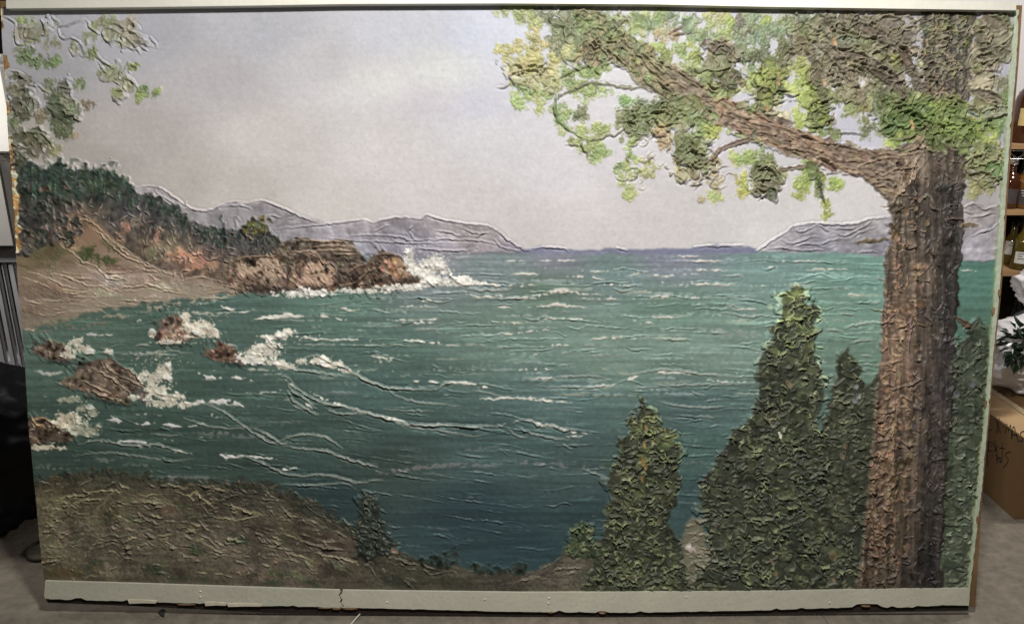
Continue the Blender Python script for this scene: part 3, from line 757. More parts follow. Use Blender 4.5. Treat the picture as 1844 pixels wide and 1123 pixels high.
# ---- the cliff rocks
def rocky(poly, cols, lab, n=60, desat=.32, lift=1.8, orient=0.9, size=(3, 8), ridgec=(176, 150, 126)):
    cols = [(1 - desat) * np.array(q, float) + desat * np.mean(q) * np.array((1.10, 1.0, .86)) for q in cols]
    s, m = region(poly, cols[0], lab, rag=1.2, rag2=.6, lift=lift)
    ys, xs = np.nonzero(m)
    for _ in range(n):
        k = rng.integers(len(ys)); y = ys[k] + s[0].start; x = xs[k] + s[1].start
        a0 = rng.normal(orient, .35)
        dab(x, y, rng.uniform(*size) * 1.7, rng.uniform(1.8, size[1] * .5), a0, vary(pick(cols), .10), None, base=.7, rim=.7, dirn=rng.uniform(0, 6.3), sig=1.0, dish=.1, tilt=rng.normal(0, 1.0), alpha=.6, streak=.07, rough=.2)
    for _ in range(n // 6):
        k = rng.integers(len(ys)); y = ys[k] + s[0].start; x = xs[k] + s[1].start
        a0 = rng.normal(orient, .6); L = rng.uniform(5, 16)
        ridge([(x, y), (x + L * .5 * math.cos(a0), y + L * .5 * math.sin(a0) + rng.normal(0, 2)), (x + L * math.cos(a0), y + L * math.sin(a0))], h=rng.uniform(1.0, 2.0), sig=1.1, col=vary(ridgec, .08), cw=1.0, alpha=.45, groove=.5)
    C[s] = np.where(m[..., None], C[s] * (1 + .10 * N5[s] + .06 * N2[s])[..., None], C[s])
    LB[s][m] = lab
    return s, m

rocky([(505, 438), (540, 431), (575, 433), (632, 432), (640, 446), (648, 452), (652, 472), (650, 490), (610, 515), (540, 520), (500, 500), (490, 460)], [(100, 86, 74), (76, 64, 54), (126, 108, 92), (60, 52, 44)], CLIFF, n=90, orient=.2)
for pts in ([(525, 452), (560, 452), (600, 450), (645, 453)], [(530, 432), (580, 434), (630, 436)], [(560, 445), (590, 442), (625, 444)], [(600, 456), (625, 458), (648, 456)]):
    ridge(pts, h=2, sig=1.3, col=(176, 152, 128), cw=2, alpha=.7, groove=.5)
stroke([(590, 438), (620, 440), (645, 448)], 5, (150, 128, 110), dry=-.4, alpha=.8)
rocky([(415, 470), (432, 464), (460, 462), (500, 462), (512, 472), (518, 492), (516, 518), (470, 524), (432, 524), (415, 508)], [(128, 104, 88), (150, 118, 98), (76, 62, 52), (98, 80, 66)], BO1, n=80)
rocky([(516, 512), (524, 492), (540, 470), (556, 458), (570, 458), (580, 466), (596, 474), (606, 486), (608, 508), (598, 520), (545, 522)], [(140, 110, 92), (164, 128, 106), (112, 88, 74), (76, 60, 50)], BO2, n=80)
stroke([(546, 474), (560, 468), (572, 474)], 5, (66, 54, 46), alpha=.8)
rocky([(605, 516), (622, 498), (640, 482), (662, 474), (674, 460), (694, 456), (716, 460), (728, 470), (740, 488), (758, 506), (735, 514), (690, 518), (640, 522)], [(92, 72, 58), (74, 58, 48), (118, 86, 66), (60, 48, 42)], BO3, n=90)
for poly, c in [([(428, 474), (455, 466), (498, 466), (510, 478), (505, 496), (470, 500), (436, 496)], (180, 156, 134)), ([(545, 480), (565, 470), (592, 480), (602, 490), (602, 506), (570, 512), (548, 506)], (186, 158, 134)), ([(694, 462), (716, 464), (728, 474), (744, 494), (735, 502), (712, 500), (700, 484)], (178, 144, 116)), ([(448, 500), (470, 503), (466, 516), (450, 514)], (120, 98, 84))]:
    region(poly, c, None, rag=2.2, rag2=1.0, alpha=.75, soft=1, thin=-.9)
for pts, w in [([(519, 470), (521, 495), (519, 522)], 3.5), ([(609, 486), (611, 505), (606, 520)], 3.5), ([(430, 512), (470, 518), (515, 518)], 4), ([(530, 516), (570, 519), (600, 516)], 3), ([(640, 500), (665, 490), (684, 484)], 4), ([(520, 470), (540, 462), (548, 456)], 3), ([(596, 470), (620, 468), (648, 474)], 3)]:
    stroke(pts, w, (58, 48, 42), alpha=.8, rag=1.2)
for x, y in [(705, 478), (712, 470), (700, 488), (690, 484), (720, 482), (716, 494), (696, 470)]:
    dab(x, y, rng.uniform(5, 9), rng.uniform(3, 5), .9, vary((166, 128, 100), .06), None, base=.5, rim=1.0, sig=1.1, streak=.06)
for pts in ([(676, 461), (690, 456), (716, 459), (728, 468)], [(612, 515), (640, 508), (665, 488), (690, 480)], [(624, 496), (640, 482), (660, 474)], [(550, 468), (564, 455), (575, 462), (582, 472), (600, 475), (608, 492)], [(520, 500), (530, 482), (545, 472)], [(420, 470), (450, 462), (500, 461)]):
    ridge(pts, h=2.2, sig=1.35, col=(150, 126, 106), cw=1.6, alpha=.6, groove=.5, jit=.4)
stroke([(425, 522), (470, 523), (520, 520)], 4, (60, 50, 44), alpha=.7)

# ---- sea rocks
RC = [(104, 88, 74), (128, 106, 90), (76, 62, 52), (60, 50, 44)]
rocky([(282, 612), (288, 592), (294, 576), (308, 570), (324, 569), (336, 580), (346, 590), (360, 604), (340, 610), (318, 618), (296, 618)], [(124, 98, 82), (150, 116, 98), (80, 64, 54)], RK1, n=50)
rocky([(56, 632), (70, 622), (92, 615), (112, 620), (130, 632), (134, 646), (112, 652), (92, 648), (72, 638)], RC, RK2, n=34, orient=.5)
rocky([(108, 690), (140, 668), (160, 652), (182, 645), (206, 649), (218, 660), (236, 664), (250, 676), (264, 697), (240, 700), (236, 722), (220, 726), (190, 718), (160, 708), (130, 700)], [(92, 78, 66), (112, 94, 80), (70, 58, 50), (120, 100, 84)], RK3, n=90, orient=.45)
for pts in ([(185, 650), (205, 668), (235, 684), (262, 698)], [(165, 660), (200, 680), (228, 700), (238, 718)], [(140, 680), (180, 698), (212, 714)], [(215, 662), (238, 666), (262, 696)], [(150, 698), (190, 712), (230, 726)]):
    ridge(pts, h=1.9, sig=1.3, col=(160, 142, 122), cw=1.6, alpha=.55, groove=.5, jit=.8, broken=.7)
rocky([(362, 640), (384, 628), (400, 619), (412, 620), (424, 630), (434, 642), (446, 654), (420, 654), (398, 650), (380, 645)], [(110, 84, 68), (132, 100, 82), (72, 56, 48)], RK4, n=36, orient=.7)
rocky([(52, 748), (76, 752), (98, 760), (120, 772), (140, 782), (136, 790), (100, 794), (52, 796)], [(76, 62, 52), (62, 50, 42), (92, 76, 62)], RK5, n=40, orient=.5)
for pts in ([(58, 756), (78, 752), (96, 760), (115, 768)], [(60, 768), (76, 764), (84, 772)], [(56, 748), (66, 762), (78, 770)]):
    ridge(pts, h=2.4, sig=1.3, col=(176, 148, 110), cw=1.8, alpha=.7, groove=.4)
for (x0, y0, x1, y1) in [(290, 618, 345, 614), (80, 650, 130, 655), (150, 712, 230, 730), (395, 655, 450, 658)]:
    stroke([(x0, y0), ((x0 + x1) / 2, (y0 + y1) / 2 + 2), (x1, y1)], 4, (40, 50, 46), alpha=.6, rag=1.6)
dab(258, 712, 15, 10, .1, (92, 84, 76), RK3, base=.8, rim=.8)

# ---- spray
def burst(cx, cy, rx, ry, n, c=(220, 212, 198), lab=SPRAY, size=None, ang=0.0):
    """torn foam: a cloud of paint whose edge breaks up"""
    rx, ry = rx * 1.25, ry * 1.22
    s = win(cx - rx * 1.7 - 3, cx + rx * 1.7 + 3, cy - ry * 1.7 - 3, cy + ry * 1.7 + 3)
    if s is None:
        return
    u = (XX[s] - cx) / rx; v = (YY[s] - cy) / ry
    r = np.sqrt(u * u + v * v)
    f = 1.0 - r + 0.17 * N5[s] + 0.13 * N1[s] + 0.08 * N2[s]
    m = np.clip((f - 0.16) * 5.0, 0, 1)
    Hh[s] += m * (0.6 + 0.22 * N1[s] + 0.55 * N5[s] + 0.22 * N2[s])
    cc = np.array(c, np.float32) / 255.0 * (0.94 + 0.03 * N1[s] + 0.05 * N5[s])[..., None]
    a = (m * 0.95)[..., None]
    C[s] = C[s] * (1 - a) + cc * a
    if lab is not None:
        LB[s][m > 0.5] = lab
def specks(cx, cy, rx, ry, n, c=(214, 206, 192)):
    for _ in range(n):
        x, y = cx + rng.normal(0, .5) * rx, cy + rng.normal(0, .5) * ry
        stroke([(x, y), (x + rng.normal(0, 1.5), y + rng.normal(0, 1.5))], rng.uniform(.7, 1.5), np.array(c) * rng.uniform(.85, 1.03), h=.9, rag=.6)
for a in [(738, 458, 6, 14, 16), (742, 470, 14, 16, 45), (752, 486, 18, 14, 45), (778, 472, 20, 14, 46), (790, 480, 22, 16, 60), (772, 492, 30, 14, 60), (800, 488, 12, 10, 20), (782, 505, 36, 7, 50), (838, 504, 14, 9, 36), (852, 510, 20, 5, 24), (820, 512, 40, 4, 30), (745, 514, 40, 5, 40),
          (560, 527, 60, 5, 60), (640, 524, 60, 5, 55), (530, 531, 36, 5, 40), (715, 518, 40, 5, 40), (545, 522, 14, 6, 14)]:
    burst(*a)
specks(770, 462, 70, 30, 70); specks(736, 446, 24, 14, 26); specks(806, 470, 24, 20, 24)
for a in [(336, 574, 8, 14, 40), (346, 588, 14, 12, 40), (366, 590, 20, 14, 80), (376, 598, 24, 10, 50), (275, 602, 8, 7, 20), (300, 616, 30, 4, 24), (368, 605, 36, 4, 30)]: burst(*a, c=(200, 186, 166))
specks(345, 568, 40, 20, 30, (196, 180, 160)); specks(385, 585, 24, 24, 24, (196, 180, 160))
for a in [(140, 618, 12, 12, 46), (152, 626, 14, 10, 30), (126, 632, 14, 12, 40), (162, 632, 8, 6, 16), (195, 632, 8, 5, 14)]: burst(*a, c=(184, 174, 154))
for a in [(275, 685, 16, 24, 80), (290, 672, 18, 16, 60), (302, 668, 8, 14, 26), (262, 672, 10, 8, 16), (285, 705, 24, 14, 70), (310, 716, 26, 12, 80), (300, 725, 36, 8, 60), (330, 728, 20, 6, 30), (240, 716, 10, 5, 8)]: burst(*a, c=(186, 177, 158))
specks(285, 655, 60, 26, 60, (182, 172, 152)); specks(300, 650, 26, 20, 20, (182, 172, 152)); specks(246, 646, 4, 6, 6, (182, 172, 152))
for a in [(452, 632, 22, 10, 60), (472, 626, 24, 10, 60), (488, 634, 14, 14, 40), (460, 645, 30, 8, 46), (494, 652, 20, 6, 24), (515, 660, 24, 8, 46), (545, 650, 14, 8, 24), (575, 648, 24, 7, 40), (600, 656, 24, 7, 36), (625, 668, 16, 6, 20), (508, 604, 18, 7, 30), (520, 598, 10, 8, 26), (485, 606, 26, 4, 26)]: burst(*a, c=(206, 196, 178))
specks(500, 622, 40, 16, 40, (206, 196, 178)); specks(560, 606, 40, 10, 20, (206, 196, 178))
for a in [(118, 752, 16, 12, 60), (132, 762, 10, 16, 40), (108, 764, 14, 8, 24), (80, 805, 40, 5, 40), (148, 778, 16, 10, 20)]: burst(*a, c=(170, 156, 134))
for a in [(150, 735, 14, 8, 14), (170, 742, 16, 10, 20), (155, 775, 30, 12, 20), (130, 720, 26, 6, 14)]: burst(*a, c=(140, 140, 122), size=(2, 6), lab=None)

# ---- the near hillside
hill = field([(90, 870, 62, 56, 38), (200, 862, 48, 48, 36), (350, 880, 62, 56, 42), (100, 900, 88, 80, 55), (200, 905, 84, 76, 54), (320, 920, 80, 72, 54), (440, 900, 60, 56, 44), (100, 960, 84, 78, 58), (250, 960, 84, 76, 60), (400, 950, 76, 68, 54),
              (520, 950, 72, 64, 48), (180, 1000, 88, 79, 62), (330, 1000, 84, 74, 58), (480, 1010, 88, 77, 62), (600, 990, 74, 62, 50), (100, 1040, 72, 64, 44), (300, 1040, 70, 64, 48), (500, 1045, 78, 68, 56), (700, 1010, 62, 58, 44), (760, 1040, 62, 60, 44),
              (900, 1045, 64, 60, 48), (1000, 1030, 84, 78, 64), (1060, 1010, 90, 84, 66), (1030, 1050, 76, 70, 56), (1120, 1040, 60, 58, 44), (580, 920, 50, 52, 40), (1260, 1000, 120, 108, 92)])
region([(50, 866), (80, 862), (110, 853), (150, 848), (185, 846), (215, 852), (250, 858), (300, 864), (350, 870), (400, 870), (455, 868), (478, 872), (500, 882), (530, 893), (548, 902), (560, 900), (575, 912), (600, 930), (640, 952), (680, 980),
        (720, 998), (760, 1006), (800, 1014), (850, 1025), (910, 1026), (960, 1026), (985, 1016), (1010, 1000), (1030, 985), (1060, 970), (1085, 975), (1100, 1000), (1130, 1100), (40, 1100)], hill, HILLSIDE, rag=2.2, rag2=1.6, soft=2, lift=.5)
hs = (LB == HILLSIDE)
C[hs] = (0.8 * C[hs] + 0.2 * C[hs].mean(-1, keepdims=True)) * 1.0
C[hs] *= (1 + 0.03 * N5 + 0.06 * N1 + 0.09 * N12 + .04 * NH)[hs][..., None]
Hh[hs] += (0.25 * N2 + 0.12 * N5 + .12 * N1)[hs]
for (x, y, rx, ry, c, n) in [(180, 855, 90, 8, (44, 46, 36), 30), (330, 868, 110, 6, (46, 46, 36), 30), (460, 876, 50, 10, (40, 40, 32), 20), (560, 905, 14, 10, (36, 42, 34), 14), (585, 925, 20, 14, (34, 40, 34), 14), (640, 955, 24, 10, (36, 42, 34), 12), (230, 935, 40, 8, (52, 60, 40), 12), (170, 1015, 20, 8, (50, 54, 38), 12), (280, 1025, 18, 8, (44, 54, 38), 12),
                             (130, 1025, 50, 12, (78, 68, 42), 14), (350, 985, 24, 6, (50, 56, 40), 10), (430, 970, 30, 10, (46, 52, 40), 12), (480, 1050, 20, 6, (44, 52, 38), 8), (560, 1050, 14, 8, (44, 50, 36), 8), (620, 1030, 30, 14, (52, 50, 40), 10), (330, 1040, 50, 8, (52, 56, 40), 14), (720, 1045, 40, 10, (40, 44, 36), 14), (800, 1045, 40, 10, (46, 46, 36), 12), (300, 915, 30, 12, (78, 62, 50), 10), (420, 920, 30, 14, (66, 56, 46), 10), (500, 1000, 40, 10, (96, 80, 64), 12), (440, 1030, 40, 12, (98, 82, 68), 12), (250, 1040, 30, 6, (60, 52, 40), 8), (540, 965, 60, 8, (48, 40, 32), 14), (600, 985, 40, 8, (50, 42, 34), 8)]:
    for _ in range(max(4, n // 2)):
        px, py = x + rng.normal(0, .45) * rx, y + rng.normal(0, .45) * ry
        smear(px, py, rng.uniform(8, 20), rng.uniform(4, 8), rng.normal(.1, .25), vary(c, .08), None, alpha=.5, body=.3)
for _ in range(60):
    x, y = rng.uniform(80, 620), rng.uniform(890, 1045)
    if LB[int(y), int(x)] == HILLSIDE:
        smear(x, y, rng.uniform(10, 26), rng.uniform(4, 9), rng.normal(.15, .25), vary(pick([(104, 96, 76), (112, 102, 86), (76, 76, 54), (58, 64, 44), (108, 102, 72), (66, 58, 48)]), .06), None, alpha=rng.uniform(.25, .5), body=.3)
for _ in range(120):      # scrub along the brow of the hill
    x = rng.uniform(60, 700)
    y = np.interp(x, [60, 110, 185, 250, 350, 455, 500, 560, 600, 640, 700], [866, 854, 847, 858, 870, 869, 882, 901, 930, 952, 992]) + rng.normal(3, 4)
    smear(x, y, rng.uniform(3, 8), rng.uniform(3, 7), rng.uniform(0, 3), vary(pick([(44, 46, 38), (52, 52, 40), (38, 42, 36), (60, 56, 44)]), .07), HILLSIDE, alpha=.7, body=.5)
HC = [(122, 114, 92), (108, 101, 82), (136, 128, 100), (96, 89, 73)]
for _ in range(620):
    x = 70 + 960 * rng.random() ** 1.25; y = rng.uniform(866, 1042)
    if LB[min(PH - 1, int(y)), int(x)] != HILLSIDE: continue
    if y > 1010 and rng.random() < .6: continue
    sl = -0.15 if x < 180 else (0.1 if x < 380 else (0.38 if x < 760 else (-.3 if x > 960 else 0.1)))
    sl += rng.normal(0, .3); L = rng.uniform(5, 30)
    ridge([(x, y), (x + L * .33, y + L * .33 * sl + rng.normal(0, 2)), (x + L * .66, y + L * .66 * sl + rng.normal(0, 2)), (x + L, y + L * sl)], h=rng.uniform(.8, 2.4), sig=rng.uniform(.9, 1.25), col=vary(pick(HC), .1), cw=1.1, alpha=.5, groove=.4, broken=.9, jit=.6)
YL = (150, 142, 104)
for pts in ([(102, 896), (125, 893), (145, 890)], [(155, 890), (175, 884), (200, 882), (225, 886)], [(130, 905), (150, 901), (185, 896)], [(248, 888), (262, 892), (280, 890), (296, 892)], [(315, 884), (340, 892), (352, 884), (358, 893), (372, 902), (388, 906)], [(90, 914), (110, 916)], [(300, 868), (320, 876), (345, 880)], [(350, 878), (356, 888), (362, 895)],
            [(240, 898), (270, 904), (295, 906)], [(350, 948), (362, 946)], [(410, 969), (425, 972), (440, 974)], [(485, 965), (510, 972)], [(505, 958), (530, 968), (556, 980)], [(535, 1000), (555, 1004)], [(620, 1008), (640, 1012), (648, 1018)], [(580, 998), (610, 1004), (630, 1006)], [(355, 1030), (375, 1032)], [(385, 1032), (402, 1032)], [(280, 965), (310, 962)], [(350, 968), (375, 982), (400, 996)], [(230, 970), (250, 966)],
            [(215, 866), (218, 874), (235, 880)], [(200, 922), (230, 936), (255, 938)], [(400, 905), (440, 918), (480, 928)], [(270, 925), (295, 932)], [(390, 930), (430, 935), (470, 926)]):
    ridge(pts, h=2.0, sig=1.2, col=YL, cw=1.8, alpha=.6, groove=.4, jit=1.0, broken=.8)
for pts, h in [([(200, 945), (225, 948), (240, 943), (255, 950), (270, 948)], 3), ([(235, 940), (255, 938), (272, 936), (282, 944), (300, 938), (340, 940), (360, 948)], 3), ([(300, 950), (340, 952), (375, 970), (395, 990)], 2.6), ([(495, 950), (520, 955), (550, 975), (590, 985), (640, 990)], 3), ([(530, 925), (560, 938), (600, 955), (640, 975)], 2.4), ([(535, 936), (555, 940), (570, 948)], 3), ([(565, 922), (590, 935), (620, 955)], 2.2), ([(470, 880), (490, 892), (500, 900)], 2.2),
               ([(700, 1000), (730, 1010), (770, 1020), (800, 1027), (822, 1030)], 2.6), ([(840, 1028), (865, 1027), (872, 1032)], 1.8), ([(975, 1025), (1000, 1010), (1017, 998)], 2.6), ([(980, 1040), (1000, 1025), (1030, 1022), (1055, 1024)], 2), ([(930, 1045), (970, 1040), (1000, 1042)], 2), ([(1000, 1035), (1040, 1030)], 2), ([(900, 1052), (940, 1046), (975, 1030)], 1.8), ([(660, 1010), (680, 1040), (690, 1045)], 1.8), ([(360, 870), (385, 880), (410, 882), (440, 890)], 2), ([(300, 872), (330, 876), (345, 872), (380, 876), (420, 885)], 2)]:
    ridge(pts, h=h * .75, sig=1.2, col=(112, 103, 84), cw=1.6, alpha=.5, groove=.5, jit=.9, broken=.7)
specks(1040, 1040, 60, 20, 30, (112, 106, 88))
# dark shrubs along the shore
for x0, y0, rx, ry, n in [(800, 1008, 22, 12, 24), (818, 1000, 8, 12, 14), (870, 1022, 26, 7, 18), (930, 1020, 14, 8, 16), (905, 1026, 30, 5, 16), (775, 1010, 20, 8, 14)]:
    for _ in range(n):
        x, y = x0 + rng.normal(0, .5) * rx, y0 + rng.normal(0, .5) * ry
        dab(x, y, rng.uniform(3, 6), rng.uniform(2.5, 4), rng.uniform(0, 3), vary((34, 42, 36), .08), SHRUBS, base=.4, rim=.4, sig=1.1, rough=.4)

# ---- conifers
def conifer(poly, lab, cols, dark, n, size=(6, 12), rim=(2.5, 4.5), lift=2.0, hi=None, aura=None):
    if aura is not None:
        s, m = region([(x, y) for x, y in poly], aura, None, rag=5, rag2=3, alpha=.55, soft=4)
    s, m = region(poly, dark, lab, rag=2.5, rag2=1.5, lift=lift)
    mm = m & True
    C[s] = np.where(mm[..., None], C[s] * (1 + .10 * N12[s] + .08 * N5[s] + .05 * NV[s])[..., None], C[s])
    Hh[s] += mm * (.5 * N5[s] + .35 * N2[s] + .2 * N1[s])
    ys, xs = np.nonzero(m)
    order = rng.integers(len(ys), size=int(n * 1.15))
    order = order[np.argsort(ys[order] + rng.normal(0, 80, len(order)))]
    hi_y = hi[1] if hi else -1
    for k in order:
        y = ys[k] + s[0].start; x = xs[k] + s[1].start
        R = rng.uniform(*size) * rng.uniform(.6, 1.2)
        c = vary(pick(cols), .08, .03)
        if hi and y < hi_y and rng.random() < hi[2]:
            c = vary(hi[0], .08, .03)
        q = rng.random()
        if q < .30:      # a flat touch of thick paint
            dab(x, y, R * 1.3, R * rng.uniform(.5, .8), rng.normal(0, .6), c, lab, base=rng.uniform(.5, 1.4), rim=rng.uniform(*rim), dirn=rng.choice([-1.6, 1.6, 3.1, 0.]), sig=1.1, dish=rng.uniform(.4, 1.2), tilt=rng.normal(0, 1.0), streak=.03, rough=.2, arc=.05, alpha=.32)
        elif q < .86:    # a scallop
            arc(x, y, R, rng.choice([-1.57, -1.57, -1.57, 1.57, 1.2, -2.6, -.5, 0, 3.1]) + rng.normal(0, .4), rng.uniform(1.4, 3.2), h=rng.uniform(*rim), sig=rng.uniform(.95, 1.3), col=np.clip(c * 1.32 + 12, 0, 255), cw=rng.uniform(1.1, 1.9), lab=lab, alpha=.55, squash=rng.uniform(.6, 1.0), hollow=rng.uniform(.4, 1.6))  # lip paler than the body: dry-brushed paint with highlight in the colour
        else:
            L = rng.uniform(8, 22); b0 = rng.normal(.25, .7) * rng.choice([-1, 1])
            ridge([(x, y), (x + L * .4 * math.cos(b0), y + L * .4 * math.sin(b0) + rng.normal(0, 2)), (x + L * math.cos(b0), y + L * math.sin(b0))], h=rng.uniform(2, 4), sig=1.15, col=np.clip(c * 1.2, 0, 255), cw=1.3, alpha=.5, groove=.4, lab=lab)


conD = [(1716, 650), (1726, 622), (1740, 600), (1752, 582), (1762, 570), (1770, 585), (1780, 600), (1790, 640), (1790, 700), (1782, 800), (1770, 900), (1760, 1000), (1756, 1075), (1680, 1075), (1690, 900), (1700, 760)]
conifer(conD, CON_D, [(74, 80, 62), (86, 90, 70), (58, 62, 50), (92, 94, 76)], (58, 66, 52), 230, size=(6, 12), rim=(1.8, 3.6))
stroke([(1772, 660), (1764, 800), (1752, 940)], 7, (62, 72, 50), alpha=.5, rag=2)
stroke([(1708, 800), (1702, 900), (1696, 1000)], 5, (60, 68, 44), alpha=.5, rag=2)
conC = [(1522, 618), (1530, 640), (1542, 645), (1550, 665), (1556, 690), (1575, 680), (1600, 690), (1600, 1075), (1470, 1075), (1468, 900), (1470, 790), (1484, 752), (1494, 720), (1500, 690), (1506, 660), (1512, 640)]
conifer(conC, CON_C, [(66, 72, 48), (82, 88, 58), (50, 54, 40), (92, 92, 64)], (44, 48, 36), 330, size=(6, 12), rim=(2.2, 4.2))
for x0, y0 in [(1540, 695), (1545, 712), (1538, 720), (1748, 690), (1722, 710)]:
    dab(x0, y0, 6, 5, rng.uniform(0, 3), (98, 102, 108), None, base=.6, rim=1.4, sig=1.2, alpha=.7)
conB = [(1428, 516), (1440, 512), (1450, 520), (1452, 542), (1470, 548), (1476, 566), (1462, 588), (1472, 606), (1464, 636), (1478, 660), (1482, 700), (1478, 735), (1470, 760), (1486, 800), (1490, 900), (1490, 1075), (1225, 1075), (1262, 1000), (1276, 955), (1270, 925), (1262, 890), (1264, 868), (1278, 850),
        (1290, 828), (1300, 806), (1318, 794), (1320, 774), (1342, 760), (1358, 738), (1366, 700), (1362, 668), (1374, 632), (1394, 614), (1390, 590), (1408, 570), (1404, 544), (1414, 528)]
conifer(conB, CON_B, [(64, 70, 46), (84, 92, 56), (52, 56, 42), (94, 96, 66), (44, 48, 38)], (42, 46, 35), 760, size=(7, 13), rim=(2.8, 5.0), hi=((104, 114, 64), 640, .7), lift=2.4)
for x0, y0, x1, y1 in [(1402, 800, 1398, 900), (1420, 820, 1425, 900), (1495, 820, 1510, 900), (1500, 900, 1505, 1010), (1350, 980, 1345, 1040)]:
    stroke([(x0, y0), ((x0 + x1) / 2 + 3, (y0 + y1) / 2), (x1, y1)], 4, (92, 98, 58), alpha=.45, rag=2.5, dry=-.2)
for x0, y0 in [(1390, 1010), (1395, 1030), (1500, 1000), (1500, 1040), (1520, 800), (1515, 820), (1420, 690)]:
    dab(x0, y0, 7, 4, 1.2, (120, 98, 72), None, base=.5, rim=1.5, sig=1.2, alpha=.6)
dab(1404, 781, 5, 2, 1.2, (196, 186, 168), CON_B, base=1, rim=1, sig=1.1)
# pale rock face between the conifers
region([(1232, 935), (1255, 920), (1268, 940), (1270, 975), (1280, 1000), (1262, 1020), (1240, 1040), (1236, 1058), (1210, 1056), (1226, 1000), (1230, 965)], (100, 97, 80), HILLSIDE, rag=5, rag2=2.5, lift=.8)
for _ in range(50):
    x, y = 1252 + rng.normal(0, 12), 975 + rng.normal(0, 24)
    ridge([(x, y), (x + rng.uniform(4, 10), y + rng.normal(0, 2)), (x + rng.uniform(10, 16), y + rng.normal(0, 4))], h=1.5, sig=1.1, col=vary((140, 132, 112), .08), cw=1.2, alpha=.5)
dab(1240, 982, 7, 5, .2, (168, 156, 148), HILLSIDE, base=.6, rim=.8, rough=.4)
conA = [(1160, 712), (1166, 728), (1174, 742), (1182, 750), (1184, 768), (1200, 768), (1212, 772), (1214, 796), (1226, 812), (1224, 840), (1226, 862), (1220, 880), (1218, 905), (1204, 925), (1204, 950), (1225, 990), (1234, 1030), (1234, 1075), (1060, 1075), (1072, 1010), (1084, 968),
        (1094, 940), (1090, 912), (1104, 890), (1096, 868), (1104, 838), (1116, 815), (1112, 790), (1134, 782), (1128, 756), (1146, 744), (1152, 726)]
conifer(conA, CON_A, [(66, 72, 46), (88, 96, 54), (50, 54, 40), (98, 100, 66), (60, 62, 50)], (42, 46, 34), 400, size=(6, 12), rim=(2.5, 4.6), aura=(58, 78, 52), hi=((92, 100, 54), 830, .4), lift=2.2)
for x0, y0 in [(1160, 800), (1158, 830), (1162, 840), (1155, 860), (1164, 770)]:
    dab(x0, y0, 6, 3, 1.4, (132, 104, 52), None, base=.5, rim=1.2, sig=1.2, alpha=.7)
conifer([(1047, 935), (1062, 942), (1068, 960), (1078, 975), (1076, 998), (1020, 998), (1018, 985), (1028, 965), (1034, 945)], BUSH, [(80, 88, 58), (62, 70, 48), (96, 102, 70)], (50, 60, 42), 60, size=(4, 7), rim=(1.8, 3), aura=(56, 68, 48))
conifer([(664, 884), (672, 892), (680, 905), (686, 925), (694, 945), (704, 965), (712, 990), (700, 1002), (660, 1005), (640, 1000), (646, 975), (640, 950), (646, 930), (648, 905), (656, 892)], SMALLCON, [(44, 50, 42), (58, 62, 50), (70, 72, 60), (36, 42, 36)], (34, 40, 34), 80, size=(4, 7), rim=(1.5, 3))
dab(710, 991, 5, 4, .4, (150, 128, 110), HILLSIDE, base=1, rim=1.5, sig=1.1)

# ---- the great tree: foliage behind the limbs
def leaves(cx, cy, rx, ry, cols, n, size=(4, 8), thick=0.0, lab=LEAVES, alpha=.9, rough=.35):
    cols = [(0.66 * np.array(q, float) + 0.16 * np.mean(q) + 0.18 * np.array((158, 158, 120))) * np.array((1.04, 1.02, .95)) for q in cols]
    if not thick:
        n = max(2, int(n * 0.62))
        a0 = rng.uniform(0, 3.1)
        for _ in range(n):
            u, v = rng.normal(0, .42, 2)
            a = rng.uniform(6, 13)
            smear(cx + u * rx, cy + v * ry, min(a, rx + 2), min(a * rng.uniform(.5, .9), ry + 1), a0 + rng.normal(0, .8), vary(pick(cols), .05, .02), lab, alpha=rng.uniform(.55, .9))
        return
    n = max(2, int(n * 0.55))
    for _ in range(n):
        u, v = rng.normal(0, .48, 2)
        x, y = cx + u * rx, cy + v * ry
        a = rng.uniform(*size) * 1.5
        t = thick * rng.uniform(.6, 1.4)
        dab(x, y, a, a * rng.uniform(.45, .8), rng.uniform(0, 3.1), vary(pick(cols), .06, .02), lab, base=.35 + .5 * thick, rim=2.6 * t, sig=rng.uniform(1.1, 1.5), dish=.9 * t, tilt=rng.normal(0, .9) * t, alpha=.6, rough=.22, arc=.05)


G_PALE = [(158, 178, 122), (146, 166, 112), (170, 184, 132)]
G_GREY = [(112, 126, 104), (100, 116, 96), (124, 134, 112), (92, 104, 88)]
G_OLIVE = [(184, 180, 110), (174, 170, 100), (190, 186, 122)]
G_GREEN = [(122, 152, 92), (136, 164, 100), (108, 138, 86)]
G_LIME = [(152, 180, 82), (164, 186, 74), (140, 172, 84)]
G_TEAL = [(118, 142, 124), (104, 130, 112), (130, 150, 130), (94, 116, 102)]
G_DARK = [(80, 88, 68), (70, 76, 62), (92, 98, 76), (86, 84, 74)]
G_MID = [(104, 116, 84), (116, 128, 90), (96, 108, 80)]
G_MAUV = [(112, 104, 96), (98, 92, 86), (122, 114, 102)]
G_VIV = [(112, 142, 56), (130, 160, 58), (94, 124, 52), (146, 170, 60)]
G_DEEP = [(74, 92, 56), (62, 80, 50), (86, 104, 62), (96, 116, 66)]
BARKP = [(168, 140, 120), (150, 122, 104)]
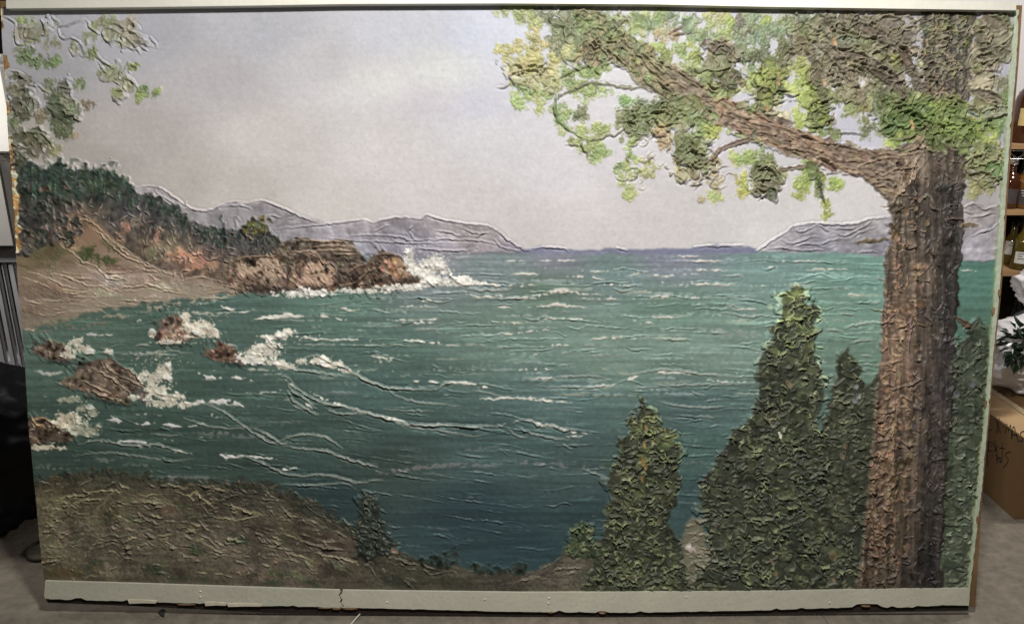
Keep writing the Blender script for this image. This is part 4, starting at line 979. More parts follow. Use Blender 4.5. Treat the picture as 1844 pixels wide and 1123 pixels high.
for x, y, r, cols in [(1360, 60, 34, G_TEAL), (1385, 100, 30, G_TEAL), (1430, 48, 34, G_GREY), (1440, 92, 34, G_MAUV), (1482, 58, 34, G_GREY), (1500, 100, 34, G_MAUV), (1545, 56, 38, G_GREY), (1560, 108, 36, G_MAUV), (1605, 56, 34, G_MAUV), (1604, 122, 34, G_MAUV), (1530, 138, 26, G_MAUV), (1580, 160, 30, G_MID), (1622, 172, 34, G_DARK),
                      (1640, 205, 40, G_DEEP), (1620, 235, 26, G_DEEP), (1470, 150, 26, G_DARK), (1476, 200, 22, G_DARK), (1395, 130, 26, G_DARK), (1390, 180, 24, G_DARK), (1300, 108, 28, G_MAUV), (1300, 146, 26, G_DARK), (1780, 60, 34, G_MAUV), (1790, 100, 26, G_MAUV), (1770, 140, 24, G_MAUV), (1780, 190, 26, G_MAUV), (1750, 232, 34, G_DEEP), (1715, 250, 34, G_DEEP), (1770, 290, 30, G_MID), (1782, 322, 24, G_MID),
                      (1030, 50, 36, G_GREY), (1062, 80, 36, G_GREY), (1100, 48, 36, G_GREY), (1020, 92, 26, G_GREY), (1148, 204, 34, G_GREY), (1200, 205, 36, G_MID), (1240, 192, 34, G_MID), (1250, 284, 30, G_MID), (1230, 258, 24, G_MID), (1380, 316, 24, G_MID), (1690, 60, 50, G_MAUV)]:
    for _ in range(5):
        smear(x + rng.normal(0, r * .3), y + rng.normal(0, r * .25), r * rng.uniform(.5, .9), r * rng.uniform(.35, .7), rng.uniform(0, 3), .75 * vary(pick(cols), .06, .02) + .25 * np.array((150, 146, 136)), LEAVES, alpha=rng.uniform(.5, .85))
for args in [
    (908, 20, 10, 8, G_PALE, 10), (945, 28, 34, 18, G_PALE, 60), (965, 40, 20, 14, G_PALE, 30), (985, 26, 12, 16, [(104, 116, 106)], 24), (1015, 50, 26, 34, G_GREY, 90), (1000, 85, 18, 34, G_GREY, 70), (1035, 70, 26, 40, G_GREY, 80), (1090, 60, 40, 40, G_GREY + BARKP, 70), (1080, 100, 36, 24, G_GREY, 40),
    (910, 94, 14, 18, G_OLIVE, 22), (935, 82, 9, 16, G_OLIVE, 14), (962, 72, 20, 20, G_OLIVE, 50), (962, 98, 18, 22, G_OLIVE, 50), (945, 108, 16, 12, G_OLIVE, 24), (995, 122, 16, 26, G_OLIVE, 24), (1026, 95, 14, 16, [(170, 172, 122)], 18), (1046, 92, 14, 14, [(166, 170, 116)], 16),
    (938, 150, 18, 10, G_GREEN, 20), (955, 168, 22, 10, [(132, 164, 104)], 30), (935, 182, 12, 18, [(136, 168, 104)], 26), (965, 185, 18, 18, [(158, 172, 122)], 14), (985, 168, 12, 10, G_GREEN, 12), (1030, 140, 22, 22, G_GREEN, 50), (1062, 128, 30, 16, G_GREEN, 46), (1050, 160, 34, 16, G_GREEN, 46), (1000, 150, 14, 14, [(150, 160, 116)], 20),
    (1090, 162, 12, 10, G_GREEN, 10), (1064, 168, 20, 10, G_GREEN, 16), (1012, 206, 18, 20, G_GREEN, 40), (1046, 205, 16, 12, [(84, 92, 72), (110, 120, 92)], 20), (1030, 245, 30, 18, [(150, 164, 116)], 24), (1044, 232, 8, 9, [(156, 172, 112)], 10), (1080, 236, 18, 14, [(146, 166, 98)], 30), (1065, 268, 20, 22, [(138, 158, 100)], 40), (1085, 272, 10, 8, G_GREEN, 12), (1070, 285, 10, 6, G_GREEN, 10),
    (1122, 184, 12, 12, [(106, 158, 96)], 18), (1140, 196, 20, 14, G_GREY, 30), (1140, 225, 30, 26, [(94, 108, 84), (106, 120, 92)], 70), (1180, 205, 44, 20, [(104, 116, 88), (94, 106, 82)], 80), (1230, 190, 30, 20, G_MID, 50), (1255, 205, 26, 12, G_GREEN, 36), (1262, 225, 26, 18, G_GREEN, 40), (1286, 232, 12, 16, [(166, 184, 62)], 24),
    (1190, 235, 16, 12, [(170, 152, 116)], 20), (1196, 255, 20, 16, BARKP + [(164, 136, 112)], 30), (1232, 255, 24, 20, G_MID, 40), (1248, 280, 34, 24, G_MID, 70), (1225, 280, 16, 14, G_MAUV, 20), (1140, 256, 7, 8, G_GREEN, 9), (1134, 278, 10, 14, G_GREEN, 20), (1116, 302, 14, 12, G_GREEN, 20), (1132, 310, 16, 18, [(150, 166, 116)], 20), (1132, 340, 12, 14, [(146, 160, 104)], 20), (1165, 298, 16, 16, [(156, 168, 124)], 20), (1160, 315, 24, 8, [(150, 148, 122)], 14),
    (1225, 310, 16, 16, [(172, 162, 148)], 16), (1252, 314, 10, 10, G_MAUV, 12), (1285, 320, 14, 30, [(170, 160, 146), (150, 144, 124)], 26), (1284, 355, 12, 9, [(154, 174, 108)], 18), (1262, 360, 6, 10, [(150, 140, 126)], 6),
    (1326, 288, 12, 10, [(168, 178, 96)], 16), (1350, 285, 20, 14, [(122, 150, 86)], 34), (1378, 296, 22, 20, G_MID, 40), (1334, 318, 8, 14, [(164, 170, 86)], 14), (1342, 342, 12, 12, [(168, 174, 70)], 16), (1382, 325, 26, 26, G_DARK + G_MID, 60),
    (1455, 305, 16, 20, [(122, 152, 64), (108, 136, 62)], 40), (1448, 332, 14, 10, [(128, 158, 66)], 22), (1475, 322, 10, 18, G_DEEP, 24), (1500, 330, 16, 8, [(132, 168, 62)], 26), (1438, 348, 7, 9, [(132, 150, 72)], 12), (1474, 345, 7, 10, G_MID, 10), (1490, 366, 9, 10, [(134, 152, 74)], 16), (1492, 385, 8, 9, [(138, 156, 74)], 14),
    (1150, 40, 30, 18, G_PALE + G_GREEN, 50), (1180, 32, 24, 14, G_GREEN + [(186, 200, 110)], 40), (1172, 48, 20, 12, G_TEAL, 24), (1208, 36, 16, 14, G_TEAL, 24), (1205, 55, 14, 14, [(150, 150, 124)], 12), (1240, 40, 14, 14, G_TEAL, 20), (1290, 34, 30, 14, [(168, 172, 122)], 40), (1296, 58, 30, 16, G_PALE, 40), (1262, 64, 30, 12, [(116, 142, 114)], 46), (1244, 52, 9, 10, [(112, 134, 110)], 12), (1318, 46, 10, 18, G_LIME, 26),
    (1168, 84, 12, 8, G_LIME, 16), (1190, 86, 10, 8, G_LIME, 14), (1200, 100, 8, 18, [(120, 140, 72)], 20), (1228, 86, 12, 10, G_GREEN, 18), (1226, 95, 8, 12, G_GREEN, 12), (1248, 100, 16, 16, G_LIME, 30), (1244, 122, 18, 18, [(146, 170, 92)], 40), (1246, 132, 10, 8, G_DARK, 8), (1185, 62, 12, 10, [(172, 156, 128)], 14), (1210, 62, 10, 12, [(156, 134, 120)], 10),
    (1300, 100, 24, 26, G_MAUV, 46), (1290, 132, 26, 18, G_DARK + G_MID, 50), (1316, 145, 22, 22, G_DARK, 46), (1310, 164, 14, 10, [(164, 186, 60)], 26), (1272, 150, 20, 14, G_MID, 30), (1345, 60, 26, 36, G_TEAL, 80), (1370, 44, 22, 18, G_LIME + G_TEAL, 40), (1350, 110, 18, 30, G_TEAL, 50), (1385, 70, 30, 26, G_TEAL, 60), (1368, 100, 26, 18, G_DARK + G_MID, 40), (1355, 150, 18, 14, [(150, 166, 108)], 26), (1375, 168, 18, 8, G_LIME, 16),
    (1420, 46, 20, 18, G_MID + G_TEAL, 40), (1440, 70, 26, 26, G_MAUV + G_MID, 50), (1410, 90, 18, 20, G_DARK, 34), (1395, 130, 24, 26, G_DARK + G_DEEP, 60), (1390, 165, 22, 26, G_DARK + G_DEEP, 60), (1375, 190, 22, 18, G_DARK + G_MAUV, 40), (1440, 120, 26, 18, G_LIME + G_MID, 50), (1448, 150, 24, 22, G_LIME, 60), (1460, 185, 22, 26, G_LIME + G_VIV, 60), (1474, 130, 20, 22, G_DARK, 40), (1482, 190, 16, 30, G_DARK, 50), (1476, 225, 20, 20, G_DARK + G_VIV, 50), (1440, 215, 12, 20, G_LIME, 26), (1408, 215, 12, 12, [(170, 178, 140)], 12),
    (1400, 200, 12, 26, [(205, 202, 196)], 16), (1490, 40, 30, 22, G_DARK + G_MAUV, 60), (1520, 70, 30, 26, G_GREY + G_DARK, 70), (1552, 46, 26, 20, G_MAUV + G_DARK, 50), (1548, 80, 26, 20, G_MID, 50), (1512, 110, 28, 20, G_MAUV, 46), (1580, 50, 20, 16, G_MID, 40), (1600, 36, 20, 14, G_DARK, 30), (1608, 60, 26, 18, G_MAUV, 50), (1580, 90, 24, 18, G_DARK + G_MID, 40), (1600, 106, 14, 14, [(162, 172, 60)], 26), (1614, 118, 10, 10, [(150, 160, 80)], 10),
    (1550, 130, 30, 20, G_MAUV + G_DARK, 56), (1520, 150, 20, 20, G_MAUV, 36), (1510, 175, 22, 16, [(120, 132, 88)], 34), (1545, 175, 26, 14, [(126, 136, 90)], 36), (1580, 165, 20, 16, G_MID, 34), (1525, 195, 20, 12, [(112, 124, 86)], 24), (1560, 195, 24, 12, [(118, 116, 80)], 30), (1500, 240, 16, 16, G_MID, 20), (1556, 222, 12, 16, [(112, 122, 88)], 22), (1566, 238, 12, 12, [(92, 106, 90)], 16),
    (1600, 185, 22, 18, G_DEEP, 50), (1625, 175, 24, 18, G_DEEP + G_MID, 60), (1640, 200, 30, 24, G_DEEP, 90), (1600, 225, 18, 22, G_DEEP, 40), (1612, 250, 18, 14, G_VIV + G_DEEP, 30), (1650, 235, 26, 18, G_DEEP, 60), (1668, 175, 22, 14, [(138, 168, 88), (110, 136, 70)], 40),
    (1790, 40, 24, 18, G_GREY + G_DARK, 46), (1802, 70, 16, 22, G_DARK, 40), (1775, 70, 22, 20, G_MAUV + G_DARK, 46), (1780, 100, 24, 14, G_MAUV + G_MID, 40), (1765, 130, 20, 16, G_TEAL + G_MAUV, 30), (1800, 150, 14, 12, [(86, 112, 76)], 30), (1780, 155, 20, 16, [(160, 158, 144)], 18), (1805, 190, 10, 30, [(84, 110, 72)], 46), (1775, 185, 24, 22, G_MAUV, 50), (1785, 205, 20, 14, G_MID, 30), (1795, 232, 12, 14, [(90, 118, 76)], 16),
    (1740, 225, 24, 20, G_VIV, 60), (1760, 240, 20, 20, G_VIV + G_DEEP, 50), (1775, 260, 16, 10, [(150, 170, 80)], 20), (1720, 265, 30, 18, G_DEEP + G_DARK, 70), (1765, 275, 26, 16, G_MID, 50), (1790, 290, 18, 26, G_MID + [(90, 116, 76)], 60), (1760, 305, 24, 20, G_MID + G_DARK, 50), (1778, 330, 20, 16, [(136, 130, 110), (112, 116, 84)], 34), (1755, 335, 12, 22, [(120, 124, 92)], 26),
]:
    leaves(*args)

# dark inner limbs of the crown
for pts, w, c in [([(1650, 200), (1622, 170), (1580, 125), (1545, 105), (1505, 90), (1470, 70)], 8, (96, 86, 76)), ([(1650, 165), (1640, 130), (1620, 95), (1580, 60), (1550, 35)], 8, (92, 82, 76)), ([(1470, 235), (1480, 190), (1478, 150), (1465, 110), (1440, 80), (1410, 55)], 6, (86, 80, 66)), ([(1390, 205), (1385, 170), (1370, 140)], 5, (92, 80, 68)),
                  ([(1665, 180), (1650, 140), (1630, 110), (1600, 75)], 9, (94, 84, 74)), ([(1310, 110), (1322, 140), (1350, 160)], 3, (130, 112, 98)), ([(1330, 22), (1332, 40), (1322, 60)], 6, (112, 106, 100))]:
    stroke(pts, w, c, h=1.2, lab=LEAVES, rag=2.2, alpha=.9, taper=.25)

# ---- trunk and main limb
bark0 = field([(1690, 60, 110, 104, 84), (1700, 140, 98, 88, 78), (1680, 210, 108, 92, 78), (1640, 290, 128, 110, 94), (1600, 330, 104, 88, 76), (1700, 320, 108, 92, 78), (1620, 370, 94, 80, 68), (1660, 420, 124, 104, 86), (1715, 420, 88, 76, 68), (1615, 480, 112, 92, 76), (1660, 500, 126, 104, 82), (1710, 520, 82, 72, 66), (1610, 580, 120, 94, 76), (1650, 600, 122, 100, 78), (1705, 620, 70, 62, 60), (1605, 540, 134, 106, 86), (1690, 560, 84, 74, 68), (1600, 640, 138, 108, 88), (1585, 1000, 92, 74, 58),
              (1600, 680, 132, 100, 80), (1640, 700, 118, 94, 74), (1695, 700, 72, 64, 60), (1595, 760, 128, 100, 78), (1640, 780, 104, 84, 66), (1690, 800, 70, 62, 56), (1590, 860, 120, 94, 70), (1630, 880, 98, 78, 60), (1680, 900, 64, 57, 52), (1585, 950, 104, 80, 60), (1640, 970, 76, 62, 50), (1675, 1000, 54, 49, 45), (1580, 1040, 80, 66, 52), (1650, 1040, 58, 50, 44)])
bark = (0.72 * bark0 + 0.28 * bark0.mean(-1, keepdims=True))
trunk = [(1655, 10), (1750, 10), (1748, 100), (1742, 200), (1738, 290), (1734, 370), (1729, 450), (1724, 520), (1719, 600), (1716, 680), (1710, 760), (1702, 840), (1697, 930), (1692, 1000), (1686, 1075), (1546, 1075), (1552, 1000), (1558, 930), (1564, 850), (1571, 770), (1578, 700), (1584, 640), (1588, 580), (1591, 500), (1595, 450), (1601, 420), (1602, 390), (1590, 350), (1570, 330), (1600, 290), (1650, 250), (1664, 200), (1660, 100)]
region(trunk, bark * np.array([.90, .90, .88], np.float32), TRUNK, rag=2.0, rag2=1.2, lift=3.0)
tm = (LB == TRUNK)
NV2 = noise(3.2, 38)
C[tm] *= (1 + 0.09 * NV + 0.13 * NV2 + 0.05 * N2 + 0.05 * N5)[tm][..., None]
Hh[tm] += (0.30 * NV + 0.9 * NV2 + 0.25 * N2 + 0.3 * N5)[tm]
branch_c0 = field([(1080, 50, 150, 136, 112), (1130, 90, 146, 132, 104), (1200, 140, 136, 126, 98), (1250, 170, 140, 122, 98), (1300, 200, 148, 122, 102), (1360, 225, 142, 116, 98), (1430, 250, 140, 114, 96), (1500, 275, 134, 110, 94), (1560, 300, 124, 104, 90), (1600, 290, 126, 108, 92)])
branch_c = 0.75 * branch_c0 + 0.25 * branch_c0.mean(-1, keepdims=True)
branch = [(1030, 20), (1075, 15), (1110, 50), (1140, 72), (1175, 95), (1215, 120), (1262, 150), (1310, 178), (1350, 196), (1400, 214), (1440, 232), (1480, 250), (1520, 262), (1570, 268), (1620, 264), (1655, 244), (1680, 260), (1640, 330), (1606, 372), (1590, 348), (1560, 326), (1520, 308), (1480, 298), (1440, 284), (1400, 268), (1370, 252), (1330, 238), (1290, 222), (1240, 200), (1190, 175), (1150, 150), (1112, 104), (1086, 78), (1062, 46)]
region(branch, branch_c, BRANCH, rag=2.0, rag2=1.2, lift=2.6)
bmk = (LB == BRANCH)
C[bmk] *= (1 + 0.08 * N5 + 0.10 * N2)[bmk][..., None]
Hh[bmk] += (0.4 * N2 + 0.5 * N5)[bmk]
# side twigs
n_twig = 0
for pts, w, c in [([(1420, 250), (1370, 246), (1330, 256), (1300, 268), (1284, 280)], 6, (132, 112, 98)), ([(1300, 268), (1285, 285), (1262, 305)], 3, (134, 116, 102)), ([(1480, 296), (1430, 302), (1400, 308), (1375, 330)], 4, (130, 116, 98)), ([(1600, 428), (1580, 432), (1555, 434), (1538, 437)], 3, (110, 98, 74)), ([(1728, 408), (1745, 404), (1760, 407)], 3.5, (120, 102, 78)), ([(1718, 570), (1735, 580), (1752, 588)], 6, (88, 70, 58)), ([(1450, 290), (1470, 310), (1478, 350), (1488, 370)], 3, (92, 100, 72)),
                  ([(1180, 158), (1130, 158), (1090, 152), (1060, 150), (1040, 160), (1010, 172), (990, 190)], 2.6, (140, 138, 112)), ([(1100, 108), (1060, 118), (1020, 134), (985, 150)], 2.6, (130, 140, 106)), ([(1002, 165), (1000, 180), (1000, 205), (1012, 225), (1035, 240), (1052, 252)], 2.6, (134, 150, 108)), ([(1052, 252), (1075, 252), (1090, 245), (1110, 242), (1130, 226)], 1.8, (134, 132, 104)), ([(1046, 258), (1052, 272), (1058, 280)], 2, (80, 84, 66)),
                  ([(1130, 232), (1150, 205), (1185, 190), (1230, 185), (1290, 200)], 9, (100, 112, 86)), ([(1200, 240), (1180, 245), (1172, 238)], 2.5, (150, 122, 104)), ([(1205, 62), (1220, 52), (1240, 46)], 2.5, (146, 130, 108)), ([(1212, 64), (1236, 60)], 2, (140, 128, 100))]:
    stroke(pts, w, c, h=1.6, lab=LEAVES if n_twig == 12 else TWIG0 + n_twig, rag=1.4, alpha=.9, taper=.3)
    n_twig += 1
    ridge([(x, y - w * .5) for x, y in pts], h=1.8, sig=1.3, col=np.clip(np.array(c) * 1.15, 0, 255), cw=1.2, alpha=.5, groove=.5)
    ridge([(x, y + w * .6) for x, y in pts], h=1.4, sig=1.2, col=np.array(c) * .9, cw=1.0, alpha=.5, groove=.5)

# bark of the trunk: knife hooks and furrows
BK = [(150, 124, 96), (132, 108, 84), (170, 142, 110), (108, 90, 72)]
BD = [(104, 92, 84), (92, 82, 76), (120, 104, 92), (84, 76, 70)]
PINK = [(160, 130, 106), (144, 116, 94), (170, 142, 116)]
for _ in range(150):       # pale rosy drags on the lit left side
    y = rng.uniform(420, 1000); f = rng.random() ** 1.3
    xl, xr = np.interp(y, [400, 700, 1060], [1602, 1580, 1548]), np.interp(y, [400, 700, 1060], [1730, 1714, 1686])
    x = xl + 8 + (xr - xl) * .5 * f; L = rng.uniform(14, 50)
    stroke([(x, y), (x + rng.normal(0, 2), y + L * .5), (x - L * .06, y + L)], rng.uniform(1.5, 4.5), vary(np.array(pick(PINK)) * (1.04 - .40 * max(0, (y - 650) / 400)), .06), h=.9, alpha=.75, rag=1.8, dry=-.3)
for _ in range(520):
    y = rng.uniform(15, 1060)
    xl, xr = np.interp(y, [10, 230, 300, 400, 700, 1060], [1658, 1664, 1600, 1602, 1580, 1550]), np.interp(y, [10, 300, 700, 1060], [1748, 1737, 1714, 1686])
    f = rng.random(); x = xl + (xr - xl) * f
    dk = 1.0 - .42 * max(0, (y - 600) / 460)
    c = vary(np.array(pick(BK if f < .55 else BD)) * dk, .1)
    L = rng.uniform(7, 32)
    a0 = rng.choice([rng.normal(1.57, .25), rng.normal(1.57, .25), rng.normal(1.57, .3), rng.normal(0.4, .6), rng.normal(2.4, .4)])
    L = L if abs(a0 - 1.57) < .7 else L * .5
    hk = rng.uniform(-.9, .9)
    ridge([(x, y), (x + L * .5 * math.cos(a0), y + L * .5 * math.sin(a0)), (x + L * math.cos(a0 + hk), y + L * math.sin(a0 + hk))], h=rng.uniform(1.5, 3.6), sig=rng.uniform(.9, 1.2), col=np.clip(c * rng.choice([1.0, 1.2, 1.4]), 0, 255), cw=1.3, alpha=.55, groove=.4, broken=.6)  # paler ridges: dry-brushed paint, with highlights put into the colour
for _ in range(110):
    y = rng.uniform(290, 1055)
    xl, xr = np.interp(y, [300, 400, 700, 1060], [1610, 1604, 1582, 1552]), np.interp(y, [300, 700, 1060], [1735, 1712, 1684])
    f = rng.random(); x = xl + (xr - xl) * f
    dk = 1.0 - .42 * max(0, (y - 600) / 460)
    dab(x, y, rng.uniform(5, 11), rng.uniform(3, 6), 1.57 + rng.normal(0, .5), vary(np.array(pick(BK if f < .5 else BD)) * .92 * dk, .08), TRUNK, base=.8, rim=rng.uniform(1.8, 3.2), dirn=rng.uniform(-3, 3), sig=1.2, dish=.7, alpha=.7, streak=.05, arc=.15)
for pts in ([(1600, 370), (1622, 345), (1640, 360)], [(1618, 345), (1600, 322), (1565, 305)], [(1650, 120), (1672, 160), (1690, 130)], [(1690, 190), (1668, 235), (1650, 262), (1630, 285)], [(1640, 258), (1660, 240), (1680, 215)], [(1720, 260), (1700, 250), (1690, 235)], [(1652, 262), (1620, 280), (1590, 284)], [(1660, 270), (1640, 300), (1610, 305)], [(1650, 175), (1680, 150), (1700, 120)],
            [(1640, 200), (1660, 178), (1690, 160), (1710, 118)], [(1655, 365), (1668, 352), (1682, 366)], [(1640, 560), (1636, 600), (1632, 640)], [(1700, 395), (1715, 392), (1730, 396)], [(1600, 700), (1640, 690), (1665, 678)], [(1615, 720), (1622, 712), (1640, 720)], [(1575, 660), (1590, 655), (1605, 652), (1622, 648)], [(1620, 790), (1630, 800), (1650, 798)]):
    ridge(pts, h=3.0, sig=1.6, col=vary((156, 134, 114), .08), cw=2.0, alpha=.6, groove=.4, jit=.7)
# bark of the limb: long scales running along it
for _ in range(300):
    t = rng.random()
    x = 1050 + 570 * t
    yu = np.interp(x, [1050, 1110, 1215, 1310, 1400, 1480, 1570, 1630], [25, 50, 120, 178, 214, 250, 268, 268]); yl = np.interp(x, [1050, 1110, 1190, 1290, 1400, 1480, 1560, 1600, 1630], [60, 120, 175, 222, 268, 298, 326, 360, 340])
    y = yu + (yl - yu) * rng.random()
    sl = np.interp(x, [1050, 1200, 1300, 1450, 1560, 1620], [.85, .65, .45, .40, .25, .1]) + rng.normal(0, .15)
    g = np.interp(x, [1050, 1250, 1350], [0, .6, 1])
    base = (1 - g) * np.array(pick([(126, 124, 92), (148, 136, 112), (112, 116, 88), (160, 140, 118)])) + g * np.array(pick([(140, 116, 98), (120, 100, 86), (160, 132, 110), (104, 88, 76)]))
    L = rng.uniform(14, 50)
    if rng.random() < .45:
        dab(x, y, L * .42, rng.uniform(3, 6.5), math.atan(sl), vary(base, .08), BRANCH, base=.8, rim=rng.uniform(1.6, 3.2), dirn=rng.choice([1.57, -1.57, 0]) + rng.normal(0, .4), sig=1.1, dish=.6, alpha=.6, streak=.05, arc=.08, rough=.2)
    else:
        ridge([(x, y), (x + L * .35, y + L * .35 * sl + rng.normal(0, 2)), (x + L * .7, y + L * .7 * sl + rng.normal(0, 2)), (x + L, y + L * sl)], h=rng.uniform(1.5, 3.4), sig=rng.uniform(1.1, 1.5), col=vary(base * 1.08, .08), cw=1.5, alpha=.6, groove=.5)
for pts in ([(1130, 75), (1180, 105), (1230, 135), (1280, 165), (1330, 190), (1380, 212)], [(1382, 250), (1400, 262), (1440, 270), (1475, 280), (1500, 296), (1560, 322)], [(1440, 272), (1490, 290), (1540, 308), (1570, 330), (1595, 352)], [(1340, 242), (1385, 240), (1420, 262)], [(1300, 178), (1350, 200), (1400, 225), (1450, 245), (1500, 262)], [(1180, 160), (1215, 148), (1235, 165)], [(1260, 186), (1300, 178), (1330, 196), (1345, 215)], [(1240, 205), (1275, 200), (1320, 205), (1350, 225)], [(1150, 105), (1200, 150), (1225, 175)],
            [(1575, 272), (1620, 280), (1655, 275)], [(1545, 300), (1590, 285), (1640, 284)], [(1580, 320), (1610, 305), (1650, 300)], [(1110, 62), (1160, 110), (1210, 160)]):
    ridge(pts, h=3.2, sig=1.6, col=(164, 142, 120), cw=2.0, alpha=.6, groove=.5, jit=.6)
for x, y in [(1160, 66), (1155, 78), (1165, 90), (1147, 110), (1240, 220), (1210, 215)]:
    dab(x, y, 6, 3, .8, (176, 180, 84), None, base=.5, rim=1, sig=1.1, alpha=.75)
for x, y in [(1290, 185), (1300, 195), (1310, 180), (1480, 265), (1490, 275), (1510, 285), (1400, 250), (1560, 285), (1340, 205)]:
    dab(x, y, rng.uniform(7, 12), 4, .6, vary((156, 128, 108), .05), None, base=.5, rim=1.4, sig=1.2, alpha=.7, streak=.05)

for _ in range(70):
    x, y = rng.uniform(1650, 1752), rng.uniform(24, 190)
    smear(x, y, rng.uniform(4, 9), rng.uniform(6, 13), rng.normal(0, .5), vary(pick([(124, 122, 92), (136, 134, 84), (112, 108, 90), (118, 108, 96), (150, 150, 90)]), .06), LEAVES if rng.random() < .5 else TRUNK, alpha=rng.uniform(.35, .7), body=1.5)
# thick knife leaves over the limbs and in the crown
for args in [(1300, 96, 22, 16, G_MAUV, 10, (9, 15), 1.5), (1292, 128, 26, 14, G_MID, 12, (7, 12), 1.3), (1310, 150, 20, 16, G_DARK, 12, (6, 10), 1.2), (1395, 125, 20, 20, G_DARK + G_LIME, 16, (7, 12), 1.4), (1385, 165, 18, 20, G_DARK + G_LIME, 18, (5, 10), 1.4), (1370, 140, 16, 10, G_LIME, 8, (8, 12), 1.1), (1452, 50, 14, 12, G_GREY, 6, (8, 13), 1.4), (1470, 40, 10, 10, G_GREY, 4, (9, 12), 1.4), (1450, 90, 24, 16, G_MAUV, 12, (8, 14), 1.4),
             (1480, 120, 20, 16, G_MAUV + G_DARK, 12, (8, 15), 1.5), (1475, 195, 16, 30, G_DARK + G_VIV, 26, (6, 11), 1.4), (1455, 180, 14, 14, G_LIME, 6, (9, 13), .7), (1540, 50, 30, 16, G_GREY + G_MAUV, 14, (9, 16), 1.6), (1560, 75, 28, 14, G_MID, 14, (9, 16), 1.5), (1530, 100, 26, 16, G_MAUV, 14, (9, 18), 1.6), (1585, 120, 26, 20, G_MAUV + G_DARK, 16, (10, 18), 1.6), (1530, 140, 20, 16, G_MAUV, 12, (8, 14), 1.4), (1545, 165, 20, 12, G_MAUV, 10, (8, 14), 1.3),
             (1600, 40, 20, 12, G_MAUV, 10, (8, 14), 1.5), (1620, 75, 20, 16, G_MAUV, 12, (8, 14), 1.5), (1600, 180, 22, 16, G_DEEP, 18, (7, 13), 1.5), (1640, 205, 34, 24, G_DEEP, 56, (7, 14), 1.7), (1612, 215, 16, 16, G_DEEP, 12, (10, 16), 1.5), (1595, 235, 12, 6, G_DEEP, 5, (9, 13), 1.5), (1680, 205, 30, 18, G_DEEP + G_VIV, 50, (6, 12), 1.7), (1710, 210, 30, 20, G_VIV + G_DEEP, 60, (6, 11), 1.7), (1690, 245, 30, 16, G_DEEP, 40, (6, 11), 1.5), (1730, 240, 24, 18, G_VIV + G_DEEP, 40, (6, 10), 1.5),
             (1720, 262, 30, 14, G_DEEP + G_DARK, 34, (5, 9), 1.4), (1625, 245, 18, 12, G_VIV + G_DEEP, 16, (6, 10), 1.4), (1795, 55, 16, 22, G_GREY + G_DARK, 12, (10, 18), 1.7), (1780, 85, 26, 14, G_MAUV + G_DARK, 16, (9, 17), 1.6), (1770, 110, 26, 10, G_MAUV + G_MID, 14, (9, 14), 1.4), (1770, 160, 18, 12, [(156, 154, 138)], 10, (8, 14), 1.4), (1775, 190, 26, 16, G_MAUV + G_MID, 16, (9, 16), 1.6), (1780, 205, 16, 8, G_TEAL, 5, (9, 15), 1.2), (1765, 285, 26, 14, G_MID, 22, (7, 13), 1.5), (1780, 305, 22, 18, G_MID + G_DARK, 22, (6, 11), 1.5), (1796, 300, 8, 14, [(90, 122, 78)], 8, (8, 12), 1),
             (1382, 310, 16, 10, G_MID, 8, (9, 14), 1.4), (1375, 330, 14, 10, G_DARK, 8, (9, 14), 1.5), (1387, 345, 10, 8, G_DARK, 5, (9, 13), 1.6), (1248, 280, 26, 18, G_MID, 22, (8, 15), 1.5), (1230, 260, 16, 14, G_MID, 10, (7, 12), 1.3), (1232, 315, 8, 6, [(166, 158, 146)], 3, (8, 10), 1.3), (1252, 314, 6, 6, G_MAUV, 3, (7, 9), 1.3), (1200, 210, 40, 16, G_MID, 30, (7, 14), 1.3), (1145, 220, 22, 20, [(94, 108, 84)], 14, (8, 14), 1.2), (1230, 195, 26, 12, G_MID, 18, (7, 13), 1.3),
             (1080, 60, 34, 30, G_GREY + BARKP, 40, (6, 12), 1.2), (1050, 60, 20, 34, G_GREY, 24, (6, 11), 1.1), (1110, 50, 26, 22, G_GREY + G_PALE, 26, (6, 11), 1.2), (1060, 100, 26, 16, G_GREY + BARKP, 20, (6, 12), 1.2), (1022, 35, 16, 14, G_GREY, 8, (8, 12), 1.1), (940, 128, 26, 12, [(196, 192, 160)], 12, (7, 12), 1.1), (965, 145, 26, 14, [(184, 186, 150)], 14, (7, 13), 1.1), (958, 120, 20, 10, G_OLIVE, 6, (9, 13), .7), (1150, 45, 16, 14, G_GREEN, 8, (7, 11), 1), (1245, 46, 8, 14, G_TEAL, 6, (5, 9), 1.1), (1460, 300, 12, 14, G_DEEP, 10, (5, 9), 1)]:
    leaves(*args[:6], size=args[6], thick=args[7])
